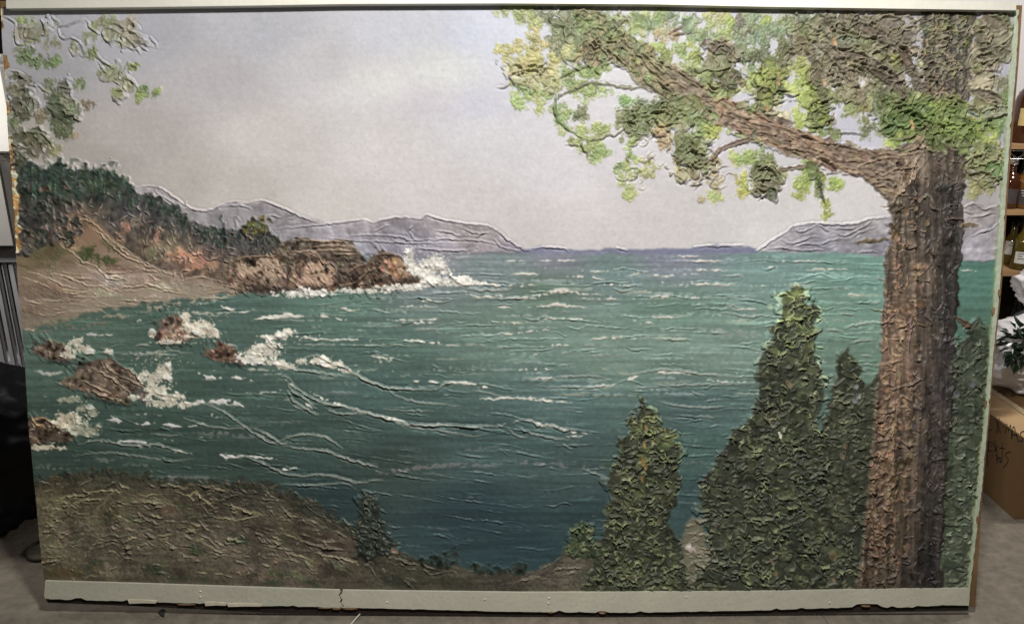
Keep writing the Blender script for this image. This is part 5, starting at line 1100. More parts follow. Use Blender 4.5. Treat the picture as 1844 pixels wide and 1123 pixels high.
for x, y, a, b, g, c in [(1588, 132, 48, 11, .60, (88, 74, 62)), (1542, 46, 40, 15, .50, (118, 110, 100)), (1580, 62, 46, 9, .55, (98, 86, 78)), (1520, 76, 22, 11, -.2, (114, 122, 106)), (1624, 96, 28, 8, 1.0, (92, 78, 68)), (1500, 98, 42, 9, .80, (122, 112, 102)), (1548, 104, 34, 8, .35, (104, 94, 84)), (1604, 40, 26, 10, .2, (112, 106, 100)), (1630, 66, 14, 12, 0, (106, 100, 94)),
                      (1802, 64, 24, 13, -.7, (126, 124, 104)), (1788, 88, 30, 9, .25, (94, 100, 80)), (1772, 104, 20, 8, -.2, (112, 106, 90)), (1806, 98, 16, 13, .6, (104, 106, 88)), (1786, 42, 22, 12, .4, (120, 112, 98)), (1782, 176, 34, 10, .5, (122, 114, 102)), (1790, 202, 30, 8, -.25, (128, 130, 116)), (1296, 88, 26, 12, .45, (104, 96, 88)), (1290, 112, 28, 16, -.1, (128, 130, 104)), (1376, 312, 24, 13, .4, (104, 108, 84)), (1380, 332, 24, 11, .15, (112, 108, 92)), (1388, 348, 12, 10, 1, (84, 90, 74)), (1248, 284, 26, 15, .3, (118, 126, 96)),
                      (1656, 196, 20, 10, .3, (84, 102, 66)), (1608, 222, 20, 14, 1.2, (88, 104, 70)), (1630, 214, 14, 18, .3, (80, 96, 62)), (1598, 232, 14, 7, -.4, (92, 108, 72)), (1646, 214, 12, 12, 0, (78, 94, 60)), (1760, 288, 26, 10, -.3, (120, 122, 88)), (1786, 306, 14, 18, .2, (96, 118, 80)), (1770, 318, 20, 8, .3, (112, 112, 90))]:
    dab(x, y, a, b, g, c, LEAVES, base=1.6, rim=rng.uniform(3.5, 5.5), dirn=rng.choice([-1.57, 1.57]) + rng.normal(0, .3), sig=1.3, dish=1.6, tilt=rng.normal(0, 1.4), alpha=.85, rough=.16, arc=.12)
    ca, sa = math.cos(g), math.sin(g)
    for sd in (-1, 1):
        ridge([(x + u * a * ca - sd * b * math.sqrt(max(.02, 1 - u * u)) * sa, y + u * a * sa + sd * b * math.sqrt(max(.02, 1 - u * u)) * ca) for u in (-.9, -.5, 0, .5, .9)], h=rng.uniform(2.5, 4.5), sig=1.25, col=np.clip(np.array(c) * 1.25, 0, 255), cw=1.6, alpha=.6, groove=.5, jit=.5, lab=LEAVES)  # rims lightened, highlight of the raised edge painted in
for _ in range(90):
    t = rng.random() ** 1.6
    x = 1040 + 330 * t
    yu = np.interp(x, [1040, 1110, 1215, 1310, 1380], [22, 50, 120, 178, 205]); yl = np.interp(x, [1040, 1112, 1190, 1290, 1380], [40, 104, 175, 222, 258])
    f = rng.random() if x < 1150 else rng.choice([rng.uniform(-.1, .22), rng.uniform(.75, 1.1)])
    c_ = vary(pick([(122, 132, 98), (138, 142, 108), (108, 118, 88), (146, 138, 114), (132, 146, 96)]), .07)
    if rng.random() < .5:
        smear(x, yu + (yl - yu) * f, rng.uniform(5, 10), rng.uniform(3, 6), rng.uniform(0, 1.6), c_, LEAVES, alpha=.75, body=2.2)
    else:
        dab(x, yu + (yl - yu) * f, rng.uniform(7, 13), rng.uniform(4, 7), rng.uniform(0, 3.1), c_, LEAVES, base=1.2, rim=rng.uniform(2, 4), sig=1.2, dish=1.1, tilt=rng.normal(0, .9), alpha=.7, rough=.25, arc=.08)
# loose curls and edges of paint through the crown
def curls(cx, cy, rx, ry, n, c, h=(1.6, 3.4), L=(12, 34), lab=LEAVES):
    for _ in range(n):
        x, y = cx + rng.uniform(-1, 1) * rx, cy + rng.uniform(-1, 1) * ry
        a0 = rng.uniform(0, 6.28); k = rng.choice([-1, 1]) * rng.uniform(.3, 1.1); l = rng.uniform(*L) / 3
        p = [(x, y)]
        for _ in range(3):
            x += l * math.cos(a0); y += l * math.sin(a0) * .8; a0 += k; p.append((x, y))
        ridge(p, h=rng.uniform(*h), sig=rng.uniform(1.15, 1.6), col=vary(pick(c), .1), cw=1.5, alpha=.55, groove=.4, jit=.4, lab=lab)
EC = [(130, 126, 108), (116, 116, 96), (146, 136, 118), (104, 104, 86)]
for cx, cy, rx, ry, n, cc in [(1545, 66, 74, 40, 60, EC), (1530, 130, 60, 40, 40, EC), (1460, 70, 40, 40, 26, EC), (1610, 110, 36, 70, 36, EC), (1700, 90, 42, 75, 70, EC), (1782, 80, 30, 50, 26, EC), (1772, 190, 32, 22, 16, EC), (1778, 300, 30, 32, 26, EC), (1650, 210, 70, 36, 70, [(112, 126, 80), (96, 110, 70)]), (1720, 230, 40, 36, 44, [(120, 136, 74), (104, 118, 66)]),
                             (1390, 150, 28, 46, 30, [(132, 138, 100), (110, 114, 90)]), (1478, 190, 22, 46, 30, [(122, 130, 88), (100, 100, 80)]), (1300, 118, 32, 40, 26, EC), (1245, 280, 36, 32, 24, EC), (1200, 212, 66, 26, 34, [(142, 142, 116), (118, 122, 98)]), (1080, 66, 56, 44, 56, [(152, 148, 128), (132, 130, 110)]), (955, 132, 34, 22, 18, [(176, 168, 128), (140, 134, 104)]), (1382, 322, 22, 26, 14, [(142, 140, 116), (110, 110, 94)]), (1140, 220, 30, 26, 14, [(136, 140, 112)])]:
    for _ in range(int(n * .6)):
        arc(cx + rng.normal(0, .5) * rx, cy + rng.normal(0, .5) * ry, rng.uniform(8, 22), rng.uniform(0, 6.28), rng.uniform(1.2, 2.6), h=rng.uniform(2.6, 5.4), sig=rng.uniform(1.1, 1.5), col=np.clip(1.12 * vary(pick(cc), .08, .02), 0, 255), cw=1.7, lab=LEAVES, alpha=.6, squash=rng.uniform(.6, 1), hollow=rng.uniform(0, 1.6))  # crown lips lightened: the light they catch is put into the colour
for a in [(1540, 70, 70, 45, 46, EC), (1540, 140, 60, 40, 34, EC), (1460, 90, 50, 50, 28, EC), (1620, 130, 40, 70, 30, EC), (1700, 100, 40, 80, 60, EC), (1780, 90, 30, 50, 20, EC), (1770, 190, 34, 24, 14, EC), (1780, 300, 30, 35, 22, EC), (1660, 215, 60, 35, 40, [(110, 128, 76), (92, 108, 66)]), (1390, 150, 30, 50, 26, [(130, 140, 96), (104, 110, 84)]), (1478, 190, 22, 50, 24, [(120, 134, 84), (96, 98, 76)]),
          (1300, 120, 40, 50, 22, EC), (1240, 280, 40, 40, 22, EC), (1290, 315, 20, 40, 12, [(128, 116, 104), (108, 100, 90)]), (1200, 215, 70, 30, 30, [(140, 142, 112), (112, 118, 92)]), (1080, 70, 60, 50, 46, [(150, 146, 124), (128, 126, 104)]), (950, 130, 36, 24, 18, [(170, 162, 122), (130, 124, 96)]), (1130, 310, 30, 26, 10, [(140, 142, 112)]), (1160, 275, 20, 20, 8, [(150, 138, 120)]), (1380, 320, 24, 28, 14, [(140, 138, 112), (104, 104, 88)])]:
    curls(*a)
for pts in ([(915, 130), (920, 145), (935, 152), (950, 155), (968, 165)], [(1366, 360), (1375, 352), (1392, 350)], [(1365, 340), (1368, 352), (1378, 354)], [(1216, 316), (1222, 328), (1232, 326), (1240, 312)], [(1245, 312), (1250, 322), (1260, 318)], [(1252, 340), (1262, 322), (1268, 310)], [(1172, 238), (1186, 245), (1200, 243)], [(1500, 240), (1540, 240), (1562, 246)], [(1395, 165), (1402, 160), (1412, 168)], [(1390, 190), (1402, 185), (1412, 183)], [(1020, 260), (1046, 262)],
            [(1595, 250), (1620, 252), (1650, 240)], [(1500, 110), (1516, 130), (1518, 112)], [(1544, 116), (1580, 128), (1612, 142), (1632, 152)], [(1570, 45), (1600, 60), (1625, 78)], [(1485, 75), (1500, 100), (1516, 112), (1535, 96)], [(1765, 215), (1790, 208), (1800, 210)], [(1800, 65), (1810, 55), (1804, 40)]):
    ridge(pts, h=3.0, sig=1.5, col=(118, 108, 94), cw=1.6, alpha=.7, groove=.4, jit=.4)
for x, y in [(1402, 150), (1404, 140), (1484, 148), (1502, 80), (1500, 74), (1640, 220), (1642, 228), (1380, 195)]:
    dab(x, y, 5, 3, 1.3, (196, 146, 92), None, base=.5, rim=.8, sig=1.1, alpha=.8)

# ---- foliage at the left edge
FL = LEAVES_L
for args in [(45, 34, 14, 14, [(120, 136, 84)], 12), (60, 62, 14, 14, [(118, 118, 90)], 10), (40, 60, 16, 16, [(128, 122, 108)], 10), (75, 50, 12, 16, [(134, 128, 112)], 8), (60, 75, 24, 8, [(124, 126, 92)], 12), (95, 78, 24, 8, [(120, 124, 92)], 12), (45, 103, 24, 12, [(98, 124, 68), (86, 108, 62)], 36), (75, 112, 22, 9, [(88, 112, 70)], 24), (100, 112, 14, 9, [(92, 118, 72)], 16), (165, 98, 8, 10, [(112, 130, 76)], 10), (180, 42, 26, 10, [(128, 136, 100)], 14), (165, 62, 10, 12, [(124, 130, 92)], 8), (200, 62, 18, 12, [(132, 136, 112)], 12),
             (228, 72, 20, 14, [(146, 144, 130)], 12), (135, 88, 16, 12, [(138, 138, 116)], 10), (232, 45, 16, 12, [(160, 152, 140)], 10), (185, 125, 16, 12, [(126, 128, 98)], 10), (205, 140, 14, 12, [(140, 140, 118)], 10), (240, 122, 8, 6, [(128, 142, 62)], 12), (213, 168, 8, 5, [(128, 144, 82)], 8), (232, 156, 16, 12, [(152, 148, 130)], 8), (262, 162, 8, 7, [(102, 142, 70)], 14), (250, 172, 8, 8, [(126, 150, 76)], 10), (276, 168, 8, 6, [(120, 142, 76)], 6), (250, 186, 3, 2, [(120, 142, 66)], 2),
             (140, 152, 14, 7, [(94, 124, 68)], 16), (85, 152, 14, 8, [(104, 112, 96)], 10), (110, 165, 16, 10, [(78, 84, 72)], 18), (158, 188, 12, 8, [(120, 102, 88)], 12), (75, 212, 12, 14, [(112, 98, 84)], 14), (118, 238, 10, 10, [(112, 96, 82)], 10), (134, 244, 5, 4, [(142, 112, 96)], 5), (105, 190, 20, 20, [(72, 90, 66), (62, 76, 60)], 46), (115, 212, 22, 18, [(66, 82, 60), (56, 70, 54)], 50), (108, 236, 10, 12, [(64, 76, 54)], 16),
             (30, 135, 14, 12, [(80, 84, 70)], 10), (50, 145, 24, 10, [(84, 84, 74)], 14), (30, 165, 16, 14, [(96, 90, 80), (74, 72, 64)], 18), (35, 190, 18, 14, [(78, 74, 66)], 18), (55, 185, 8, 10, [(86, 92, 72)], 8), (25, 215, 10, 14, [(84, 104, 68)], 14), (48, 212, 14, 14, [(72, 78, 62)], 14), (30, 240, 14, 10, [(80, 80, 66)], 12), (62, 242, 14, 8, [(78, 84, 64)], 12), (50, 258, 18, 8, [(110, 106, 92)], 8), (80, 258, 16, 8, [(94, 96, 72)], 14), (100, 272, 12, 6, [(122, 124, 84)], 12), (28, 270, 12, 14, [(66, 66, 56)], 16), (60, 275, 24, 10, [(120, 114, 100)], 8), (40, 285, 16, 10, [(60, 66, 54)], 16)]:
    leaves(*args, lab=FL)
for args in [(48, 62, 14, 12, [(122, 116, 100)], 5, (8, 13), 1.4), (75, 48, 10, 12, [(132, 126, 112)], 3, (9, 14), 1.3), (205, 62, 14, 10, [(140, 140, 120)], 6, (7, 11), 1.4), (230, 70, 16, 12, [(152, 148, 136)], 6, (8, 14), 1.5), (236, 48, 10, 8, [(164, 156, 146)], 4, (7, 11), 1.4), (208, 140, 10, 10, [(142, 142, 120)], 4, (8, 12), 1.3), (232, 155, 8, 8, [(154, 148, 136)], 3, (7, 10), 1.2), (213, 168, 3, 2, [(130, 142, 84)], 1, (8, 10), 1.5), (32, 165, 14, 12, [(90, 86, 76)], 7, (7, 11), 1.5), (56, 186, 4, 4, [(78, 86, 68)], 2, (9, 13), 1.5), (34, 190, 12, 10, [(76, 72, 64)], 5, (8, 12), 1.5),
             (115, 160, 14, 8, [(84, 84, 76), (150, 146, 132)], 6, (6, 11), 1.4), (128, 190, 6, 6, [(130, 126, 112)], 2, (9, 14), 1.6), (100, 200, 14, 14, [(66, 80, 60)], 12, (5, 9), 1), (60, 250, 16, 10, [(84, 86, 68)], 6, (10, 17), 1.5), (35, 245, 10, 12, [(70, 70, 60)], 6, (7, 11), 1.4), (30, 285, 8, 10, [(60, 62, 54)], 8, (5, 9), 1.2)]:
    leaves(*args[:6], size=args[6], thick=args[7], lab=FL)
for pts in ([(92, 24), (96, 34), (106, 38)], [(8, 30), (20, 36), (28, 42), (28, 52)], [(28, 52), (30, 66), (32, 80), (42, 80)], [(60, 48), (50, 50), (45, 62), (52, 72)], [(106, 48), (122, 46), (140, 38), (152, 34)], [(105, 50), (106, 60), (114, 70), (130, 70), (144, 76), (150, 92)], [(155, 36), (164, 50), (176, 60), (186, 62)], [(195, 42), (212, 44), (226, 54), (220, 60)], [(198, 52), (210, 54), (216, 64), (212, 72)], [(232, 42), (246, 46), (252, 54)], [(232, 44), (230, 52), (240, 56)],
            [(214, 66), (228, 68), (240, 80), (248, 88), (250, 96)], [(216, 76), (230, 86), (246, 90), (254, 98)], [(224, 56), (245, 60), (264, 66)], [(270, 66), (278, 76), (284, 86)], [(185, 60), (192, 72), (204, 74), (210, 64)], [(254, 84), (266, 92)], [(125, 84), (132, 100), (140, 95), (152, 104)], [(170, 88), (178, 104), (192, 114), (206, 124)], [(178, 112), (184, 122), (192, 132)], [(196, 146), (206, 132), (212, 122)], [(236, 116), (246, 120), (246, 126)], [(206, 168), (214, 174), (224, 172)], [(205, 164), (216, 162), (228, 164)], [(226, 148), (224, 158), (230, 164)], [(236, 140), (242, 150), (240, 160)],
            [(20, 128), (34, 130), (46, 142), (56, 152), (66, 154)], [(30, 142), (40, 136), (54, 144)], [(66, 152), (76, 160), (90, 168)], [(24, 170), (36, 160), (46, 162)], [(46, 168), (58, 160), (62, 168)], [(52, 196), (60, 176), (64, 186), (62, 200)], [(28, 186), (40, 184), (44, 196), (38, 204)], [(60, 238), (76, 240), (90, 254), (98, 268)], [(34, 258), (46, 266), (62, 264)], [(56, 270), (64, 280), (80, 270)], [(100, 160), (108, 154), (116, 158), (132, 160)], [(112, 178), (122, 184), (134, 180), (138, 196)], [(116, 192), (128, 200), (138, 198)], [(90, 35), (92, 45)], [(60, 110), (66, 104), (72, 108), (66, 116)], [(36, 104), (48, 98), (56, 104)]):
    c0 = C[min(PH - 1, int(pts[0][1])), int(pts[0][0])] * 255
    ridge(pts, h=3.0, sig=1.5, col=.5 * c0 + .5 * np.array((132, 128, 112)), cw=1.6, alpha=.6, groove=.45, jit=.4, lab=FL)

for pts in ([(60, 46), (100, 50), (140, 42), (180, 44), (215, 60), (250, 78), (284, 88)], [(150, 92), (170, 100), (200, 124), (222, 140), (245, 158), (270, 166)], [(105, 50), (120, 72), (145, 80), (152, 98), (168, 108)], [(30, 105), (60, 108), (100, 114)], [(60, 155), (90, 168), (120, 176), (140, 196)], [(232, 110), (222, 130), (206, 150)]):
    stroke(pts, 1.5, (112, 106, 90), h=.5, lab=LEAVES_L, alpha=.7, rag=.7, dry=-.5, taper=.2)
    for _ in range(7):
        k_ = int(rng.integers(len(pts) - 1)); f_ = rng.random()
        x = pts[k_][0] * (1 - f_) + pts[k_ + 1][0] * f_; y = pts[k_][1] * (1 - f_) + pts[k_ + 1][1] * f_
        smear(x + rng.normal(0, 4), y + rng.normal(2, 4), rng.uniform(4, 8), rng.uniform(2.5, 5), rng.uniform(0, 3), vary(pick([(112, 122, 84), (128, 130, 104), (98, 112, 76)]), .07), LEAVES_L, alpha=.6, body=.8)
# ---- chipped edge at the left where the bare board shows
BARE = np.zeros((PH, PW), np.float32)
ycol = np.arange(PH)
le = interp(L_OUT, ycol)
for (y0, y1, w) in [(100, 128, 9), (130, 142, 5), (180, 215, 5), (242, 300, 9), (296, 345, 10), (340, 400, 12), (398, 425, 12), (424, 455, 9), (0, 60, 3)]:
    for y in range(y0, y1):
        k = w * math.sin(math.pi * (y - y0 + 1) / (y1 - y0 + 2)) ** .5 + 1.6 * N2[y, 30] + 1.0 * N1[y, 20]
        x0 = int(le[y]); x1 = int(le[y] + max(0, k))
        BARE[y, x0:x1 + 1] = 1
bb = blur1(BARE) > .45
woodc = np.array((150, 112, 66)) / 255 * (1 + .12 * N2 + .08 * N5)[..., None]
cream = np.array((176, 160, 128)) / 255 * (1 + .06 * N2)[..., None]
ncr = (N5b + .5 * N2) > .35
C[bb] = np.where(ncr[..., None], cream, woodc)[bb]
Hh[bb] = -1.2 + 0.4 * N1[bb] + 0.8 * ncr[bb]
edge_cr = (blur1(blur1(BARE)) > .2) & ~bb
C[edge_cr] = C[edge_cr] * .4 + np.array((176, 164, 140)) / 255 * .6
# thin worn rim along the right edge
rp = interp(R_PAINT, ycol)[:, None]
rim_m = (XX > rp - 3.5 + 1.2 * N2)
C[rim_m] = C[rim_m] * .35 + (np.array((128, 136, 84)) / 255 * .65)
Hh[rim_m] *= .4

for lb_, k, d in [(CON_A, 1.15, .2), (CON_B, 1.13, .25), (CON_C, 1.08, .3), (CON_D, 1.02, .2), (SMALLCON, 1.05, .1), (BUSH, 1.0, .1), (FOREST, 1.10, .1), (BEACH, 1.05, 0), (HILLSIDE, .98, .1)]:
    lm = (LB == lb_)
    C[lm] = ((1 - d) * C[lm] + d * C[lm].mean(-1, keepdims=True) * np.array([1.04, 1.0, .92], np.float32)) * (k * (np.clip(1.24 - .30 * (YY - 620) / 360, .98, 1.30)[lm][:, None] if lb_ in (CON_A, CON_B, CON_C) else 1.0))
lm = (LB == TRUNK)
fq = np.clip((XX - (1650 - .05 * (YY - 400)) + 8 * N12) / 70, 0, 1)[lm][:, None] * (YY > 330)[lm][:, None]
C[lm] = .95 * C[lm] * (1 - .24 * fq) * (1 - fq * np.array([.03, .0, -.05], np.float32))
# umber and mauve underpainting in the top right of the crown
wq = (np.clip((XX - 1440) / 60, 0, 1) * np.clip((190 - YY) / 40, 0, 1) * (LB == LEAVES) * np.clip(.38 + .3 * N12, 0, .7))[..., None]
C = C * (1 - wq) + wq * (C.mean(-1, keepdims=True) * np.array([1.14, 1.07, .98], np.float32))
# the crown is mixed with white and umber: paler and greyer than the tube greens
lm = (LB == LEAVES)
sat_ = C[lm].max(-1, keepdims=True) - C[lm].min(-1, keepdims=True)
ds = np.clip(.06 + 1.1 * (sat_ - .14), .04, .42)
C[lm] = ((1 - ds) * C[lm] + ds * C[lm].mean(-1, keepdims=True)) * np.array([1.01, 1.0, .95], np.float32) * (1.13 - .3 * np.clip(C[lm].mean(-1, keepdims=True) - .52, 0, 1))
lm = (LB == LEAVES_L)
C[lm] = (0.80 * C[lm] + 0.20 * C[lm].mean(-1, keepdims=True))
lm = (LB == BRANCH)
gl_ = np.clip((1240 - XX) / 160, 0, 1)[lm][:, None]
C[lm] = (0.72 * C[lm] + 0.28 * C[lm].mean(-1, keepdims=True)) * (np.array([1.13, 1.10, 1.03], np.float32) + gl_ * np.array([-.03, .04, -.04], np.float32))
lm = (LB == SPRAY)
C[lm] = np.minimum(C[lm] * np.array([1.05, 1.06, 1.07], np.float32), .93)
# tame extremes, add the grain of the paint itself
Hh = np.clip(Hh, -2.0, 13.0)
bp_ = interp(B_PAINT, np.arange(PW))[None, :]
Hh *= 0.25 + 0.75 * np.clip((bp_ - YY - 1) / 12, 0, 1)
Hh *= 0.25 + 0.75 * np.clip((YY - interp(T_STRIP_LO, np.arange(PW))[None, :] - 4) / 8, 0, 1)
Hh = 0.8 * Hh + 0.2 * blur1(Hh)
C *= (1 + 0.009 * N1 + 0.008 * N2)[..., None]
C = np.clip(C, 0.015, 0.97)

# smooth the outlines of the subjects a little (majority of neighbours along ragged edges)
for _ in range(2):
    u, d_ = np.roll(LB, 1, 0), np.roll(LB, -1, 0); l, r_ = np.roll(LB, 1, 1), np.roll(LB, -1, 1)
    LB = np.where((u == d_) & (u != LB), u, LB)
    LB = np.where((l == r_) & (l != LB), l, LB)

# ------------------------------------------------------------------ pigment from the look of the paint: the photograph's light divided out
def light_at(P):
    """relative light the ceiling lamp and the room throw on a flat spot of the painting"""
    Lp = np.array(LAMP_POS); q = Lp - P
    r2 = (q ** 2).sum(-1)
    n = np.array(lamp.matrix_basis.to_quaternion() @ Vector((0, 0, -1)))
    cos_p = np.clip((q @ NRM) / np.sqrt(r2), 0, 1)
    cos_l = np.clip(-(q @ n) / np.sqrt(r2), 0, 1)
    return LAMP_W / math.pi * cos_p * cos_l / r2 / math.pi + 0.055 + 0.03

# ------------------------------------------------------------------ the painting
NXG, NYG = 1500, 870
RELIEF = 0.00142
tt = np.linspace(0, 1, NYG); ss = np.linspace(0, 1, NXG)
xm = 80 + 1680 * ss
ytop = np.maximum(interp(T_STRIP_LO, xm) + 1.0, 6.0)
ybot = interp(B_PAINT, xm) + 3.0
gy = ytop[None, :] + (ybot - ytop)[None, :] * tt[:, None]
gl = np.interp(gy, *np.array(L_OUT).T); gr = np.interp(gy, *np.array(R_PAINT).T) + 1.5
gx = gl + (gr - gl) * ss[None, :]
ix = np.clip(gx, 0, PW - 1.01); iy = np.clip(gy, 0, PH - 1.01)
i0 = ix.astype(int); j0 = iy.astype(int); fx = (ix - i0).astype(np.float32); fy = (iy - j0).astype(np.float32)


def samp(a):
    w = (lambda k: k[..., None]) if a.ndim == 3 else (lambda k: k)
    return (a[j0, i0] * w((1 - fx) * (1 - fy)) + a[j0, i0 + 1] * w(fx * (1 - fy)) + a[j0 + 1, i0] * w((1 - fx) * fy) + a[j0 + 1, i0 + 1] * w(fx * fy))


sp_ = (LB == SPRAY)
Hh[sp_] = (.35 * Hh + .65 * blur1(blur1(Hh)))[sp_]
hg = samp(Hh)
cg = samp(C)
lg = LB[np.rint(iy).astype(int), np.rint(ix).astype(int)]
for k in range(n_twig):          # a twig keeps its one unbroken run; what leaves cut off goes to the foliage
    m_ = lg == TWIG0 + k
    best = np.zeros_like(m_)
    while m_.any():
        y_, x_ = np.argwhere(m_)[0]
        yy_, xx_ = np.nonzero(m_)
        w_ = (slice(yy_.min(), yy_.max() + 1), slice(xx_.min(), xx_.max() + 1))
        sub = np.pad(m_[w_], 1); cur = np.zeros_like(sub); cur[y_ - yy_.min() + 1, x_ - xx_.min() + 1] = True
        while True:
            g_ = cur.copy()
            for dy in (-1, 0, 1):
                for dx in (-1, 0, 1):
                    g_ |= np.roll(np.roll(cur, dy, 0), dx, 1)
            g_ &= sub
            if (g_ == cur).all():
                break
            cur = g_
        comp = np.zeros_like(m_); comp[w_] = cur[1:-1, 1:-1]
        if comp.sum() > best.sum():
            best = comp
        m_ = m_ & ~comp
    lg[(lg == TWIG0 + k) & ~best] = LEAVES
base_p = on_panel(gx, gy, 0.0015)
pos = base_p + (hg * RELIEF)[..., None] * NRM
E = light_at(base_p)
alb = np.where(cg <= 0.04045, cg / 12.92, ((cg + 0.055) / 1.055) ** 2.4) / (E[..., None] * np.array(LAMP_COL))
alb = np.clip(alb, 0.004, 0.86).astype(np.float32)
# vertex normals of the whole relief, shared by the parts so that no seam shows
du = np.gradient(pos, axis=1); dv = np.gradient(pos, axis=0)
nn = np.cross(dv, du); nn /= np.linalg.norm(nn, axis=-1, keepdims=True)
if (nn @ NRM).mean() < 0: nn = -nn

paint_m = bpy.data.materials.new('oil_paint')
paint_m.use_nodes = True
nt = paint_m.node_tree
pb = nt.nodes['Principled BSDF']
an = nt.nodes.new('ShaderNodeAttribute'); an.attribute_name = 'pigment'
tc = nt.nodes.new('ShaderNodeTexCoord')
n1 = nt.nodes.new('ShaderNodeTexNoise'); n1.inputs['Scale'].default_value = 420; n1.inputs['Detail'].default_value = 4
nt.links.new(tc.outputs['Object'], n1.inputs['Vector'])
hs_ = nt.nodes.new('ShaderNodeMapRange'); hs_.inputs['To Min'].default_value = 0.95; hs_.inputs['To Max'].default_value = 1.05
nt.links.new(n1.outputs['Fac'], hs_.inputs['Value'])
vm = nt.nodes.new('ShaderNodeVectorMath'); vm.operation = 'SCALE'
nt.links.new(an.outputs['Color'], vm.inputs[0]); nt.links.new(hs_.outputs[0], vm.inputs['Scale'])
nt.links.new(vm.outputs[0], pb.inputs['Base Color'])
bp = nt.nodes.new('ShaderNodeBump'); bp.inputs['Strength'].default_value = 0.07; bp.inputs['Distance'].default_value = 0.0010
nt.links.new(n1.outputs['Fac'], bp.inputs['Height']); nt.links.new(bp.outputs[0], pb.inputs['Normal'])
pb.inputs['Roughness'].default_value = 0.5
pb.inputs['Specular IOR Level'].default_value = 0.35

painting = thing('painting', 'huge unframed impasto seascape painting with a big tree, leaning on the floor', 'painting')
painting.location = (0, 0, 0)


def paint_part(lab, name, parent, label=None, kind=None):
    cell = lg[:-1, :-1]
    sel = np.isin(cell, lab)
    if not sel.any():
        return None
    jj, ii = np.nonzero(sel)
    a = jj * NXG + ii
    q = np.stack([a, a + NXG, a + NXG + 1, a + 1], 1)
    used = np.unique(q)
    rm = np.zeros(NXG * NYG, np.int32); rm[used] = np.arange(len(used))
    q = rm[q].astype(np.int32)
    me = bpy.data.meshes.new(name)
    me.vertices.add(len(used)); me.vertices.foreach_set('co', pos.reshape(-1, 3)[used].astype(np.float32).ravel())
    me.loops.add(q.size); me.loops.foreach_set('vertex_index', q.ravel())
    me.polygons.add(len(q)); me.polygons.foreach_set('loop_start', np.arange(0, q.size, 4, dtype=np.int32))
    me.update(calc_edges=True)
    me.polygons.foreach_set('use_smooth', np.ones(len(q), bool))
    at_ = me.attributes.new('pigment', 'FLOAT_COLOR', 'POINT')
    c4 = np.ones((len(used), 4), np.float32); c4[:, :3] = alb.reshape(-1, 3)[used]
    at_.data.foreach_set('color', c4.ravel())
    me.normals_split_custom_set_from_vertices(nn.reshape(-1, 3)[used].astype(np.float32))
    o = link(name, me, paint_m, parent)
    if label: o['label'] = label
    if kind: o['kind'] = kind
    return o


paint_part([SKY], 'painted_sky', painting, 'smooth pale lavender grey cloudy sky')
paint_part([SEA], 'painted_sea', painting, 'blue green sea with thick wave ridges and whitecaps')
paint_part([RANGE_L], 'painted_mountain', painting, 'grey mountain range at the left behind the woods')
paint_part([RANGE_M], 'painted_mountain', painting, 'long grey headland ending at the open horizon')
paint_part([RANGE_R], 'painted_mountain', painting, 'grey hills left of the tree trunk')
paint_part([RANGE_R2], 'painted_mountain', painting, 'short piece of grey hills right of the tree trunk')
paint_part([FOREST], 'painted_forest', painting, 'dark wooded slope at the left')
paint_part([BEACH], 'painted_beach', painting)
paint_part([CLIFF], 'painted_cliff', painting)
for lb_, tx in [(BO1, 'left boulder at the foot of the cliff'), (BO2, 'middle boulder at the foot of the cliff'), (BO3, 'brown boulder beside the big splash')]:
    paint_part([lb_], 'painted_boulder', painting, tx)
for lb_, tx in [(RK1, 'rock with a splash below the beach'), (RK2, 'low rock near the left edge'), (RK3, 'largest rock in the surf'), (RK4, 'small pointed rock with foam at its right'), (RK5, 'dark rock cut by the left edge')]:
    paint_part([lb_], 'painted_rock', painting, tx)
paint_part([SPRAY], 'painted_spray', painting, kind='stuff')
paint_part([HILLSIDE], 'painted_hillside', painting)
paint_part([SHRUBS], 'painted_shrubs', painting, kind='stuff')
for lb_, tx in [(CON_A, 'left conifer standing before the sea'), (CON_B, 'tallest and widest conifer'), (CON_C, 'conifer touching the trunk at its left'), (CON_D, 'conifer right of the trunk'), (SMALLCON, 'small dark conifer on the hillside')]:
    paint_part([lb_], 'painted_conifer', painting, tx)
paint_part([BUSH], 'painted_bush', painting)
tree = bpy.data.objects.new('painted_tree', None); COL.objects.link(tree); tree.parent = painting
paint_part([TRUNK], 'trunk', tree)
paint_part([BRANCH], 'branch', tree)
for k in range(n_twig):
    paint_part([TWIG0 + k], 'twig', tree)
paint_part([LEAVES], 'foliage', tree)
paint_part([LEAVES_L], 'painted_foliage', painting, 'loose leaves hanging in at the left edge')

# board and borders
M_board = material('raw_board', (0.20, 0.115, 0.052), .8, .35, 18, bump=.4, bump_scale=160, stretch=(1, 1, .25))
M_gapshade = material('board_gap_shade', (0.018, 0.012, 0.009), .9, .4, 25)  # near black: the shade under the rail is in this colour
M_white = material('white_gloss_paint', (0.74, 0.735, 0.66), .45, .05, 9, bump=.25, bump_scale=60, speck=(240, .70, (.32, .30, .24), .5))
M_rail = material('white_rail_paint', (0.56, 0.55, 0.455), .5, .07, 9, bump=.3, bump_scale=70, speck=(300, .62, (.25, .23, .18), .55))
M_green = material('pale_green_paint', (0.50, 0.565, 0.44), .5, .12, 30, bump=.6, bump_scale=90, speck=(90, .66, (.28, .22, .13), .5))
M_chip = material('bare_plaster', (0.66, 0.60, 0.48), .8, .12, 60)
M_splinter = material('splintered_wood', (0.24, 0.15, 0.08), .85, .4, 50)

